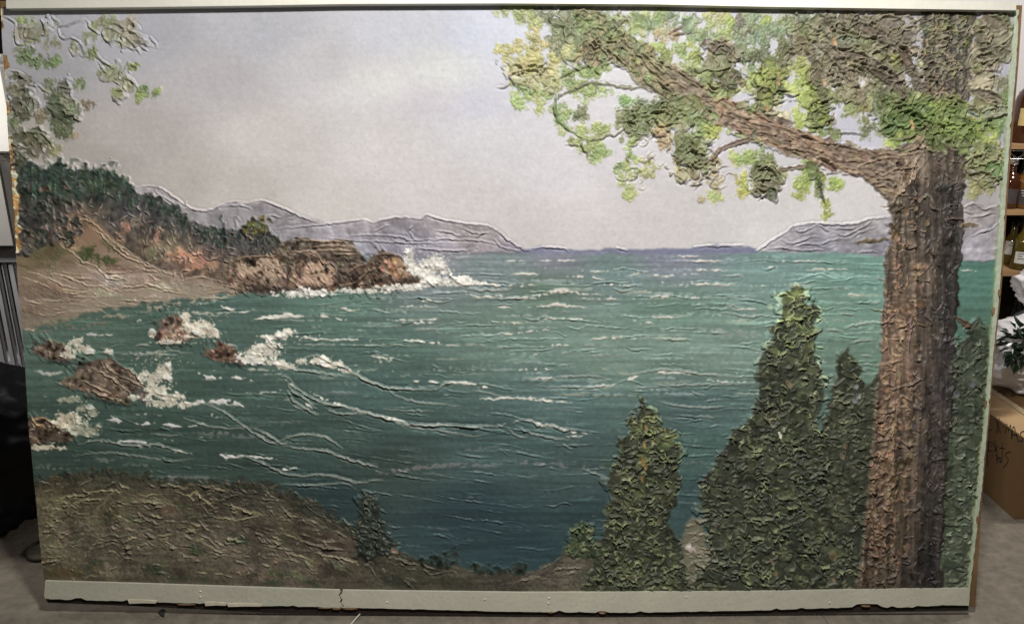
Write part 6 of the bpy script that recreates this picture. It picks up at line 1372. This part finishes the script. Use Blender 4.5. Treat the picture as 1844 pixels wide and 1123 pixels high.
ys = np.concatenate([np.linspace(2, 1084, 40)])
front = [(interp(L_OUT, y) , y) for y in ys] + [(x, interp(B_STRIP, x) + 2.2) for x in np.linspace(90, 1745, 50)] + [(interp(R_OUT, y), y) for y in ys[::-1] + 8]
fr = np.array(front, float)
F0 = on_panel(fr[:, 0], fr[:, 1], -0.0025)
slab('backing_board', F0, F0 - NRM * 0.016, M_board, painting)

# white moulding along the top, standing proud of the paint
xs = np.linspace(11, 1830, 60)
lo = interp(T_STRIP_LO, xs)
hi = lo - 15.5
o1 = np.array(list(zip(xs, lo)) + list(zip(xs[::-1], hi[::-1])))
A = on_panel(o1[:, 0], o1[:, 1], 0.026); B = A - NRM * 0.0285
slab('top_moulding', A, B, M_white, painting, )

# white rail along the bottom, broken through at one place, with a worn lower edge
def rail(x0, x1, jag0, jag1):
    n = int((x1 - x0) / 9)
    xs = np.linspace(x0, x1, n)
    lowe = interp(B_STRIP, xs) + np.array([rng.normal(0, .35) + (rng.uniform(-2.5, 0) if rng.random() < .06 else 0) for _ in xs])
    low_chips = [(135, 155, -3.5), (228, 284, -2.5), (366, 470, -2), (1535, 1580, -5), (1590, 1650, 2), (1000, 1010, -3), (1080, 1095, -2.5)]
    for a, b, k in low_chips:
        lowe = np.where((xs > a) & (xs < b), lowe + k, lowe)
    up = interp(B_PAINT, xs) - .2
    pts = list(zip(xs, up)) + jag1 + list(zip(xs[::-1], lowe[::-1])) + jag0
    pts = np.array(pts)
    P = on_panel(pts[:, 0], pts[:, 1], 0.0085)
    return slab('bottom_rail', P, P - NRM * 0.0075, M_rail, painting)
rail(81, 611, [(79, 1072), (80.5, 1060)], [(613, 1066), (609, 1072), (614, 1079), (611, 1085), (617, 1090)])
rail(617, 1743, [(612, 1094), (620, 1090), (614, 1085), (617, 1079), (612, 1072), (616.5, 1066)], [(1746, 1070), (1742, 1082)])
for x, y, w, h in [(256, 1083, 26, 3.2), (388, 1087, 20, 3.2), (440, 1089, 32, 2.8)]:
    p = np.array([(x - w, y - h), (x - w * .3, y - h * 1.2), (x + w, y - h * .6), (x + w * .95, y + h * .8), (x, y + h * .7), (x - w * .9, y + h)])
    P = on_panel(p[:, 0], p[:, 1], 0.0105)
    slab('paint_chip', P, P - NRM * 0.004, M_chip, painting)
for x, y, w, h in [(335, 1088, 16, 1.2), (606, 1095, 8, 2.2), (630, 1095, 14, 2), (585, 1094, 12, 1.2), (1085, 1103, 6, 2), (992, 1102, 5, 1.4), (1560, 1091, 8, 1.2)]:
    p = np.array([(x - w, y), (x - w * .2, y - h), (x + w, y + h * .2), (x + w * .3, y + h), (x - w * .5, y + h * .8)])
    P = on_panel(p[:, 0], p[:, 1], 0.009)
    slab('wood_splinter', P, P - NRM * 0.005, M_splinter, painting)
for x, y in [(361, 1064), (361, 1074), (989, 1076), (988, 1085), (697, 1083), (873, 1078), (1236, 1074), (1494, 1084)]:
    c0 = on_panel(x, y, 0.0085)
    lathe('nail_head', [(.0001, .0022), (.0016, .0020), (.0024, .001), (.0026, -.001)][::-1], M_white, painting, 10, c0)

# pale green edge strip at the right
ys = np.linspace(18, 1090, 150)
a = [(interp(R_PAINT, y) + .6 + rng.normal(0, .5), y) for y in ys]
b = [(interp(R_STRIP, y) + rng.normal(0, .35) + (rng.uniform(-2.5, -1) if rng.random() < .04 else 0), y) for y in ys[::-1]]
o2 = np.array(a + b)
A = on_panel(o2[:, 0], o2[:, 1], 0.006)
slab('edge_strip', A, A - NRM * 0.005, M_green, painting)
for x, y in [(1797, 527), (1773, 726), (1758, 935), (1787, 560)]:
    p = np.array([(x + 2, y - 7), (x + 5, y - 4), (x + 4, y + 5), (x + 1, y + 8), (x, y)])
    P = on_panel(p[:, 0], p[:, 1], 0.0075)
    slab('wood_splinter', P, P - NRM * 0.004, M_splinter, painting)
# lower edge of the board, shade of the gap under the rail put into its colour
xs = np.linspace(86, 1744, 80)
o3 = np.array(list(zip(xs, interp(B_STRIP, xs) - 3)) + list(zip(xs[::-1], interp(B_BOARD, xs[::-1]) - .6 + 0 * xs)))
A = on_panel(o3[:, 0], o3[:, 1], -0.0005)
slab('lower_edge_shade', A, A - NRM * 0.010, M_gapshade, painting)

# ------------------------------------------------------------------ floor, walls
M_floor = material('worn_concrete', (0.190, 0.165, 0.130), .75, .30, 26, bump=.6, bump_scale=150, speck=(130, .66, (.17, .15, .13), .45))
fl = pydata('floor', [(-6, -6, 0), (6, -6, 0), (6, 6, 0), (-6, 6, 0)], [(0, 1, 2, 3)], M_floor)
tag(fl, 'worn grey brown concrete floor', kind='structure')
M_wall = material('lavender_wall', (0.78, 0.75, 0.77), .8, .03, 3, bump=.1)
w = box('wall', (-0.9, 2.75, 0), (6, 2.9, 3.2), M_wall); tag(w, 'plain pale lavender wall', kind='structure')
M_dk = material('dark_wall_paint', (0.018, 0.017, 0.017), .8, .2, 3)
w = box('wall', (-6, 2.75, 0), (-0.904, 2.9, 3.2), M_dk); tag(w, 'dark wall behind the white boxes', kind='structure')
M_seam = material('floor_seam', (0.10, 0.09, 0.08), .9, .2, 30)
for p, q in [((1478, 1102), (1500, 1135)), ((1772, 908), (1850, 909)), ((1110, 1110), (1124, 1140))]:
    a = on_floor(*p, .0006); b = on_floor(*q, .0006); d = (b - a); nrm = np.array([-d[1], d[0], 0]); nrm = nrm / np.linalg.norm(nrm) * .0009
    s_ = pydata('floor_seam', [a - nrm, b - nrm, b + nrm, a + nrm], [(0, 1, 2, 3)], M_seam, fl)

# ------------------------------------------------------------------ cardboard box at the right
M_cardshade = material('cardboard', (0.150, 0.086, 0.032), .85, .08, 20, bump=.15, bump_scale=300)  # sides and right flap, darkened: their shade is put into the colour
M_cardlit = material('cardboard_lit_top', (0.43, 0.285, 0.15), .85, .08, 20, bump=.15, bump_scale=300)  # same card made paler, light from above put into the colour
M_tape = material('packing_tape', (0.42, 0.33, 0.21), .35, .1, 30)
M_ink = material('black_marker', (0.010, 0.010, 0.012), .6, .1, 30)
bx = thing('cardboard_box', 'brown cardboard box with black marker writing standing on the floor', 'box')
X0, Y0, ZT = 1.612, 0.478, 0.270
X1, Y1 = 2.02, 1.12
bx.location = (0, 0, 0)
bm = bmesh.new()
def quad(bm, p): bm.faces.new([bm.verts.new(q) for q in p])
t = .004
# four side walls with thickness
for lo_, hi_ in [((X0, Y0, .001), (X0 + t, Y1, ZT)), ((X1 - t, Y0, .001), (X1, Y1, ZT)), ((X0 + t, Y0, .001), (X1 - t, Y0 + t, ZT)), ((X0 + t, Y1 - t, .001), (X1 - t, Y1, ZT)), ((X0 + t, Y0 + t, .001), (X1 - t, Y1 - t, .005))]:
    g = bmesh.ops.create_cube(bm, size=1)
    for v in g['verts']:
        v.co = Vector([lo_[k] + (v.co[k] + .5) * (hi_[k] - lo_[k]) for k in range(3)])
me = bpy.data.meshes.new('body'); bm.to_mesh(me); bm.free(); link('body', me, M_cardshade, bx)
XC = (X0 + X1) / 2 - .09
slab('flap', [(X0 - .001, Y0 + .001, ZT + .0005), (XC - .002, Y0 + .003, ZT + .010), (XC - .002, Y1 - .003, ZT + .010), (X0 - .001, Y1 - .001, ZT + .0005)], [(X0 - .001, Y0 + .001, ZT + .0045), (XC - .002, Y0 + .003, ZT + .014), (XC - .002, Y1 - .003, ZT + .014), (X0 - .001, Y1 - .001, ZT + .0045)], M_cardlit, bx)
slab('flap', [(XC, Y0 + .003, ZT + .004), (X1, Y0, ZT + .001), (X1, Y1, ZT + .001), (XC, Y1 - .003, ZT + .004)], [(XC, Y0 + .003, ZT + .008), (X1, Y0, ZT + .005), (X1, Y1, ZT + .005), (XC, Y1 - .003, ZT + .008)], M_cardshade, bx)
slab('tape', [(XC - .026, Y0 + .004, ZT + .0142), (XC - .0015, Y0 + .004, ZT + .0152), (XC - .0015, Y1 - .004, ZT + .0152), (XC - .026, Y1 - .004, ZT + .0142)], [(XC - .026, Y0 + .004, ZT + .0148), (XC - .0015, Y0 + .004, ZT + .0158), (XC - .0015, Y1 - .004, ZT + .0158), (XC - .026, Y1 - .004, ZT + .0148)], M_tape, bx)


def marker(strokes, to3, nrm, width, parent, name='writing'):
    """flat felt-pen strokes lying on a face"""
    v, f = [], []
    nrm = np.array(nrm, float)
    for st in strokes:
        P = spline(st, 2.0) if len(st) > 2 else np.array(st, float)
        Q = np.array([to3(x, y) for x, y in P]) + nrm * .0006
        for i, p in enumerate(Q):
            d = Q[min(i + 1, len(Q) - 1)] - Q[max(i - 1, 0)]
            s_ = np.cross(d, nrm); s_ = s_ / (np.linalg.norm(s_) + 1e-9) * width * .5
            v += [p - s_, p + s_]
            if i:
                k = len(v) - 4
                f.append((k, k + 1, k + 3, k + 2))
    return pydata(name, v, f, M_ink, parent)


def on_side(x, y):
    D = rays(x, y); s = (X0 - CAM[0]) / D[0]
    return CAM + s * D
marker([[(1791, 749), (1796, 762), (1802, 779)], [(1800, 752), (1797, 765), (1795, 780)], [(1806, 767), (1807.5, 768)], [(1811, 780), (1813, 763), (1817, 775), (1820, 765), (1823, 787)], [(1821, 790), (1826, 768), (1834, 795)], [(1823, 782), (1832, 783)], [(1845, 776), (1839, 778), (1838, 783), (1842, 788), (1841, 794), (1836, 793)], [(1781, 773), (1786, 774)]],
       on_side, (-1, 0, 0), .0042, bx)
marker([[(1780, 794), (1780, 811)], [(1780, 795), (1788, 797)], [(1780, 802), (1787, 804)], [(1780, 810), (1788, 812)], [(1789, 798), (1797, 814)], [(1797, 801), (1790, 813)], [(1805, 797), (1805, 822), (1803, 832)], [(1800, 806), (1810, 807)], [(1821, 813), (1813, 815), (1811, 820), (1816, 827), (1812, 836), (1806, 841)],
        [(1779, 808), (1778, 840)], [(1786, 816), (1788, 822)], [(1791, 793), (1796, 834)], [(1793, 818), (1797, 822), (1795, 830)], [(1800, 822), (1803, 832), (1799, 830), (1798, 824), (1803, 824)]],
       on_side, (-1, 0, 0), .0034, bx)
def on_top(x, y):
    return on_floor(x, y, ZT + .0155)
marker([[(1790, 702), (1798, 704), (1793, 707)], [(1798, 707), (1802, 702), (1803, 709), (1808, 705), (1810, 711)], [(1812, 709), (1818, 712), (1824, 713), (1820, 709), (1814, 711)]], on_top, (0, 0, 1), .003, bx)

# ------------------------------------------------------------------ crumpled plastic bag with a sprig in it
M_bag = material('clear_white_plastic', (0.80, 0.78, 0.80), .28, .05, 20, spec=.7, alpha=.82)
def crumple(name, cx, cy, cz, rx, ry, rz, mat, seedv, amp=.16, nu=110, nv=70, folds=9, parent=None, flat=None, wrinkle=0.0):
    r = np.random.default_rng(seedv)
    ph = r.uniform(0, 6.28, 24); fr_ = r.integers(2, 12, 24); fz = r.integers(1, 7, 24)
    v, f = [], []
    for j in range(nv + 1):
        p = math.pi * j / nv
        for i in range(nu):
            t_ = 2 * math.pi * i / nu
            k = 1 + amp * sum(math.copysign(abs(math.sin(fr_[q] * t_ + fz[q] * p * 1.3 + ph[q])) ** 1.6, math.sin(fr_[q] * t_ + fz[q] * p * 1.3 + ph[q])) / (1 + .4 * fr_[q]) for q in range(folds)) * math.sin(p) ** .7
            if wrinkle:
                dv_ = Vector((math.sin(p) * math.cos(t_), math.sin(p) * math.sin(t_), math.cos(p)))
                k += wrinkle * (mnoise.ridged_multi_fractal(dv_ * 1.7 + Vector((seedv, 0, 0)), 0.9, 2.1, 5, 1.0, 2.0) - 1.1)
            x, y, z = rx * math.sin(p) * math.cos(t_) * k, ry * math.sin(p) * math.sin(t_) * k, rz * math.cos(p) * (1 + .5 * (k - 1))
            if flat is not None: z = max(z, flat)
            v.append((cx + x, cy + y, cz + z))
    for j in range(nv):
        for i in range(nu):
            i2 = (i + 1) % nu
            f.append((j * nu + i, (j + 1) * nu + i, (j + 1) * nu + i2, j * nu + i2))
    return pydata(name, v, f, mat, parent, True)
bag = crumple('plastic_bag', 1.92, 0.90, ZT + .135, .245, .20, .155, M_bag, 5, amp=.10, folds=14, flat=-.117, wrinkle=.13, nu=200, nv=130)
tag(bag, 'crumpled white translucent plastic bag lying on the cardboard box', 'bag')
bag2 = crumple('plastic_bag', 2.02, 1.02, ZT + .36, .15, .13, .13, M_bag, 9, amp=.12, folds=12, wrinkle=.16, nu=160, nv=110)
tag(bag2, 'bunched top of clear plastic wrapping above the white bag', 'wrapping')
M_leaf = material('artificial_leaf', (0.018, 0.040, 0.016), .5, .4, 40)
M_berry = material('red_berry', (0.25, 0.012, 0.015), .3, .2, 40)
M_stem = material('green_stem', (0.03, 0.045, 0.02), .6, .3, 40)
sp = thing('artificial_sprig', 'dark green artificial leaf sprig with red berries tucked in the bag', 'sprig')
C0 = at(1843, 615, 0.72)
lv, lf = [], []
rr_ = np.random.default_rng(3)
for _ in range(120):
    a, b = rr_.uniform(0, 6.28), rr_.normal(0, .55)
    d = np.array([math.cos(a) * math.cos(b), math.sin(a) * math.cos(b) * .6, math.sin(b)])
    c = C0 + d * rr_.uniform(.012, .068) * np.array([1, 1, 1.1])
    t1 = np.cross(d, [0, 0, 1]); t1 /= np.linalg.norm(t1) + 1e-6; nu_ = np.cross(t1, d)
    L_, w_ = rr_.uniform(.03, .05), rr_.uniform(.012, .018)
    k = len(lv)
    lv += [c, c + d * L_ * .4 + t1 * w_ + nu_ * .004, c + d * L_ + nu_ * -.004, c + d * L_ * .4 - t1 * w_ + nu_ * .004, c + d * L_ * .45 - nu_ * .003]
    lf += [(k, k + 1, k + 4), (k + 1, k + 2, k + 4), (k + 2, k + 3, k + 4), (k + 3, k, k + 4)]
o = pydata('leaves', lv, lf, M_leaf, sp); o['kind'] = 'stuff'
tube('stem', [C0 + (0.02, .01, .06), C0, C0 + (-.01, .01, -.05)], .004, M_stem, sp)
for k in range(4):
    c = C0 + np.array([rr_.normal(0, .018), -.05 + rr_.normal(0, .006), rr_.normal(0, .018)])
    lathe('berry', [(.001, -.008), (.006, -.005), (.008, 0), (.006, .005), (.001, .008)], M_berry, sp, 10, c)

# ------------------------------------------------------------------ shelf with bottles
M_shelf = material('pine_shelf', (0.36, 0.22, 0.105), .6, .25, 12, stretch=(.3, 3, 3))
M_chrome = material('chrome_wire', (0.5, 0.5, 0.5), .25, .1, 20, metal=1.0)
M_dkback = material('dark_backing', (0.012, 0.011, 0.010), .9, .3, 5)
SY0, SY1 = 2.0, 2.42
unit = thing('shelving_unit', 'wire and wood storage shelving holding rows of bottles', 'shelf')
zs = [float(at(1832, y, SY0)[2]) for y in (260, 379, 489, 640)]
XL, XR = 2.02, 3.10
for k, z in enumerate(zs):
    box('shelf', (XL, SY0, z - .024), (XR, SY1, z), M_shelf, unit, .002)
    # wire truss under the shelf's front
    zz = [(XL + .05 * i, SY0 + .010, z - .034 - (.030 if i % 2 else 0)) for i in range(22)]
    if k == 0:
        tube('wire_truss', zz, .0028, M_chrome, unit)
        tube('wire_rail', [(XL, SY0 + .010, z - .030), (XR, SY0 + .010, z - .030)], .003, M_chrome, unit)
        tube('wire_rail', [(XL, SY0 + .010, z - .068), (XR, SY0 + .010, z - .068)], .003, M_chrome, unit)
for x, y in [(XL, SY0), (XR, SY0), (XL, SY1), (XR, SY1)]:
    tube('post', [(x, y - .015, 0), (x, y - .015, zs[0] + .12)], .012, M_chrome, unit, 10)
box('back_panel', (XL, SY1 + .012, 0), (XR, SY1 + .02, zs[0] - .03), M_dkback, unit)

M_amber = material('amber_glass', (0.055, 0.016, 0.006), .08, .3, 6, spec=.8)
M_whisky = material('whisky_glass', (0.17, 0.075, 0.014), .08, .3, 6, spec=.8)
M_yellow = material('yellow_liquor_glass', (0.085, 0.062, 0.010), .08, .3, 6, spec=.8)
M_blackg = material('black_glass', (0.010, 0.010, 0.013), .08, .3, 6, spec=.8)
M_greyg = material('grey_glass', (0.10, 0.105, 0.11), .2, .2, 6, spec=.7)
M_labw = material('white_label', (0.60, 0.59, 0.56), .7, .06, 60)
M_labd = material('dark_label', (0.055, 0.042, 0.04), .7, .2, 60)
M_laby = material('tan_label', (0.50, 0.38, 0.16), .6, .15, 60)
M_cap = material('black_cap', (0.012, 0.012, 0.013), .35, .2, 30)
M_capw = material('white_cap', (0.62, 0.60, 0.56), .5, .1, 30)
M_capt = material('tan_cap', (0.36, 0.31, 0.22), .5, .2, 30)
M_lab_ink = M_ink


def bottle(px, pyb, Y, h, r, glass, cap, lab, label, neck=.35, shape='round', lz=(.22, .48), labw=1.1, writing=False):
    """px, pyb: where its foot shows; Y: depth"""
    p = at(px, pyb, Y)
    t_ = thing('bottle', label, 'bottle', 'bottles on the storage shelves')
    t_.location = tuple(p)
    rn = r * neck
    prof = [(r * .9, 0), (r, h * .02), (r, h * .52), (r * .94, h * .58), (r * .7, h * .66), (rn * 1.15, h * .73), (rn, h * .78), (rn, h * .93)]
    lathe('glass_body', prof, glass, t_, 28)
    lathe('cap', [(rn * 1.15, h * .88), (rn * 1.18, h * .885), (rn * 1.18, h * .995), (rn * 1.05, h)], cap, t_, 20)
    if lab is not None:
        v, f = [], []
        n = 12
        face = math.atan2(CAM[1] - p[1], CAM[0] - p[0])
        for j in (0, 1):
            for i in range(n + 1):
                a = face - labw + 2 * labw * i / n
                v.append(((r + .0012) * math.cos(a), (r + .0012) * math.sin(a), h * lz[j]))
        f = [(i, i + 1, n + 2 + i, n + 1 + i) for i in range(n)]
        pydata('label', v, f, lab, t_, True)
        if writing:
            vv, ff = [], []
            for row, (w0, w1) in enumerate(writing):
                z = h * (lz[1] - .045 - .05 * row)
                for i in range(6):
                    a0 = face + w0 + (w1 - w0) * i / 6; a1 = face + w0 + (w1 - w0) * (i + .75) / 6
                    k = len(vv)
                    R_ = r + .002
                    vv += [(R_ * math.cos(a0), R_ * math.sin(a0), z), (R_ * math.cos(a1), R_ * math.sin(a1), z), (R_ * math.cos(a1), R_ * math.sin(a1), z + h * .018), (R_ * math.cos(a0), R_ * math.sin(a0), z + h * .018)]
                    ff.append((k, k + 1, k + 2, k + 3))
            pydata('label_print', vv, ff, M_labw if lab is M_labd else M_ink, t_)
    return t_

bottle(1842, 256, 2.10, .36, .062, M_amber, M_cap, M_laby, 'dark amber bottle with tan label on the top shelf', neck=.3, lz=(.22, .44), labw=.55)
bottle(1826, 256, 2.22, .24, .026, M_blackg, M_cap, None, 'slim dark bottle behind the amber bottle on the top shelf', neck=.5)
bottle(1842, 373, 2.08, .235, .052, M_whisky, M_cap, M_labd, 'brown whisky bottle with dark printed label on the second shelf', lz=(.08, .40), labw=.9, neck=.34, writing=[(-.35, .45), (-.3, .3), (-.2, .3)])
bottle(1812, 373, 2.08, .235, .045, M_amber, M_capw, M_labd, 'reddish brown bottle half hidden by the painting on the second shelf', lz=(.1, .40), labw=.9, neck=.34)
bottle(1833, 366, 2.30, .27, .03, M_blackg, M_capw, None, 'dark bottle with white cap at the back of the second shelf', neck=.6)
bottle(1845, 366, 2.30, .275, .03, M_blackg, M_capw, None, 'right hand white capped dark bottle at the back of the second shelf', neck=.6)
bottle(1814, 481, 2.16, .24, .036, M_yellow, M_cap, M_labw, 'yellow liquor bottle with white label next to the painting on the third shelf', lz=(.30, .58), labw=.8, neck=.4, writing=[(-.1, .15), (-.3, .3)])
bottle(1835, 483, 2.06, .25, .044, M_yellow, M_cap, M_labw, 'yellow liquor bottle with square white label at front of the third shelf', lz=(.13, .36), labw=.62, neck=.4, writing=[(-.3, .35), (-.3, .1), (-.3, .3)])
bottle(1824, 481, 2.32, .30, .034, M_blackg, M_cap, None, 'tall black bottle at the back of the third shelf', neck=.4)
bottle(1848, 481, 2.30, .29, .034, M_blackg, M_cap, None, 'black bottle at the right back of the third shelf', neck=.4)
bottle(1836, 640, 2.10, .335, .075, M_greyg, M_capt, None, 'round shouldered grey bottle with ribbed tan neck on the bottom shelf', neck=.24)
bottle(1814, 636, 2.28, .36, .036, M_blackg, M_cap, None, 'slim black bottle on the bottom shelf behind the bag', neck=.45)
bottle(1826, 636, 2.34, .33, .034, M_blackg, M_cap, None, 'short black bottle at the back of the bottom shelf', neck=.45)

# ------------------------------------------------------------------ left side: white boxes, slatted chair, black bag
M_foam = material('white_carton', (0.64, 0.63, 0.60), .7, .04, 12, bump=.1)
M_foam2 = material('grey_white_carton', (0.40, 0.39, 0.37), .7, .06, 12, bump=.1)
M_seamt = material('grey_tape', (0.26, 0.25, 0.20), .6, .1, 20)
YB = 1.0
def wbox(name, xl, xr, yt, yb, Y, depth, mat, label, lidh=.03):
    a = at(xl, yt, Y); b = at(xr, yb, Y)
    t_ = thing(name, label, 'box')
    t_.location = (float(a[0]), Y, float(b[2]))
    w_, h_ = float(b[0] - a[0]), float(a[2] - b[2])
    box('body', (0, 0, 0), (w_, depth, h_ - lidh), mat, t_, .006)
    box('lid', (-.004, -.004, h_ - lidh + .001), (w_ + .004, depth + .004, h_), mat, t_, .005)
    return t_
wbox('white_box', -230, 30, 97, 276, YB, .34, M_foam, 'white carton on top of the stack at the left edge')
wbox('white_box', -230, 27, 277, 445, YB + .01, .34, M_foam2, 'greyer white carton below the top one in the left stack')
ch = thing('slatted_chair', 'white plastic chair with vertical slats under the white cartons', 'chair')
M_plastic = material('white_plastic', (0.40, 0.40, 0.42), .5, .05, 20)
YC = 1.04
zt = float(at(10, 446, YC)[2]); 
def px_x(px, py, Y): return float(at(px, py, Y)[0])
for xa, xb in [(-60, -44), (-26, -10), (-2, 8), (15, 20), (27, 38), (48, 58)]:
    x0, x1 = px_x(xa + 2, 560, YC), px_x(xb + 2, 560, YC)
    box('slat', (x0, YC, .30), (x1, YC + .02, zt - .06), M_plastic, ch, .004)
box('top_rail', (px_x(-70, 560, YC), YC - .004, zt - .058), (px_x(62, 560, YC), YC + .026, zt - .004), M_plastic, ch, .006)
box('seat', (px_x(-70, 560, YC), YC - .02, .27), (px_x(62, 560, YC), YC + .42, .298), M_plastic, ch, .006)
for dx in (-68, 52):
    for dy in (.0, .37):
        x0 = px_x(dx, 560, YC)
        box('leg', (x0, YC + dy, 0), (x0 + .035, YC + dy + .035, .268), M_plastic, ch, .004)
M_black = material('black_plastic_film', (0.005, 0.005, 0.007), .5, .3, 10, spec=.3)
gb = crumple('garbage_bag', -1.80, .50, .24, .42, .26, .295, M_black, 21, amp=.08, folds=14, flat=-.238, wrinkle=.10, nu=160, nv=110)
tag(gb, 'black plastic garbage bag slumped on the floor left of the painting', 'garbage bag')

# cord loop, string, chip on the floor
M_cord = material('dark_cord', (0.035, 0.028, 0.026), .6, .3, 40)
loop = [(80, 972), (66, 976), (55, 983), (47, 992), (46, 1000), (52, 1006), (62, 1008), (76, 1007), (86, 1004)]
lp = spline(loop, 4)
o = tube('cord', [on_floor(x, y, .006) for x, y in lp], .0045, M_cord); tag(o, 'dark cord loop lying on the floor at the left foot of the painting', 'cord')
M_str = material('white_string', (0.62, 0.58, 0.52), .6, .1, 40)
o = tube('string', [on_floor(654, 1099, .003), on_floor(646, 1107, .010), on_floor(638, 1116, .006), on_floor(630, 1126, .004)], .0022, M_str); tag(o, 'frayed white string poking out from under the painting', 'string')
o = tube('string', [on_floor(485, 1096, .02), on_floor(486, 1104, .004)], .0012, M_str); tag(o, 'tiny white thread below the left part of the bottom rail', 'string')
M_deb = material('dark_flake', (0.03, 0.028, 0.03), .6, .3, 40)
dp = [on_floor(x, y, .001) for x, y in [(285, 1103), (291, 1098), (297, 1097), (296, 1111), (290, 1109)]]
o = slab('floor_flake', dp, [p + np.array([0, 0, .004]) for p in dp], M_deb); tag(o, 'small dark flake lying on the floor under the painting', 'flake')
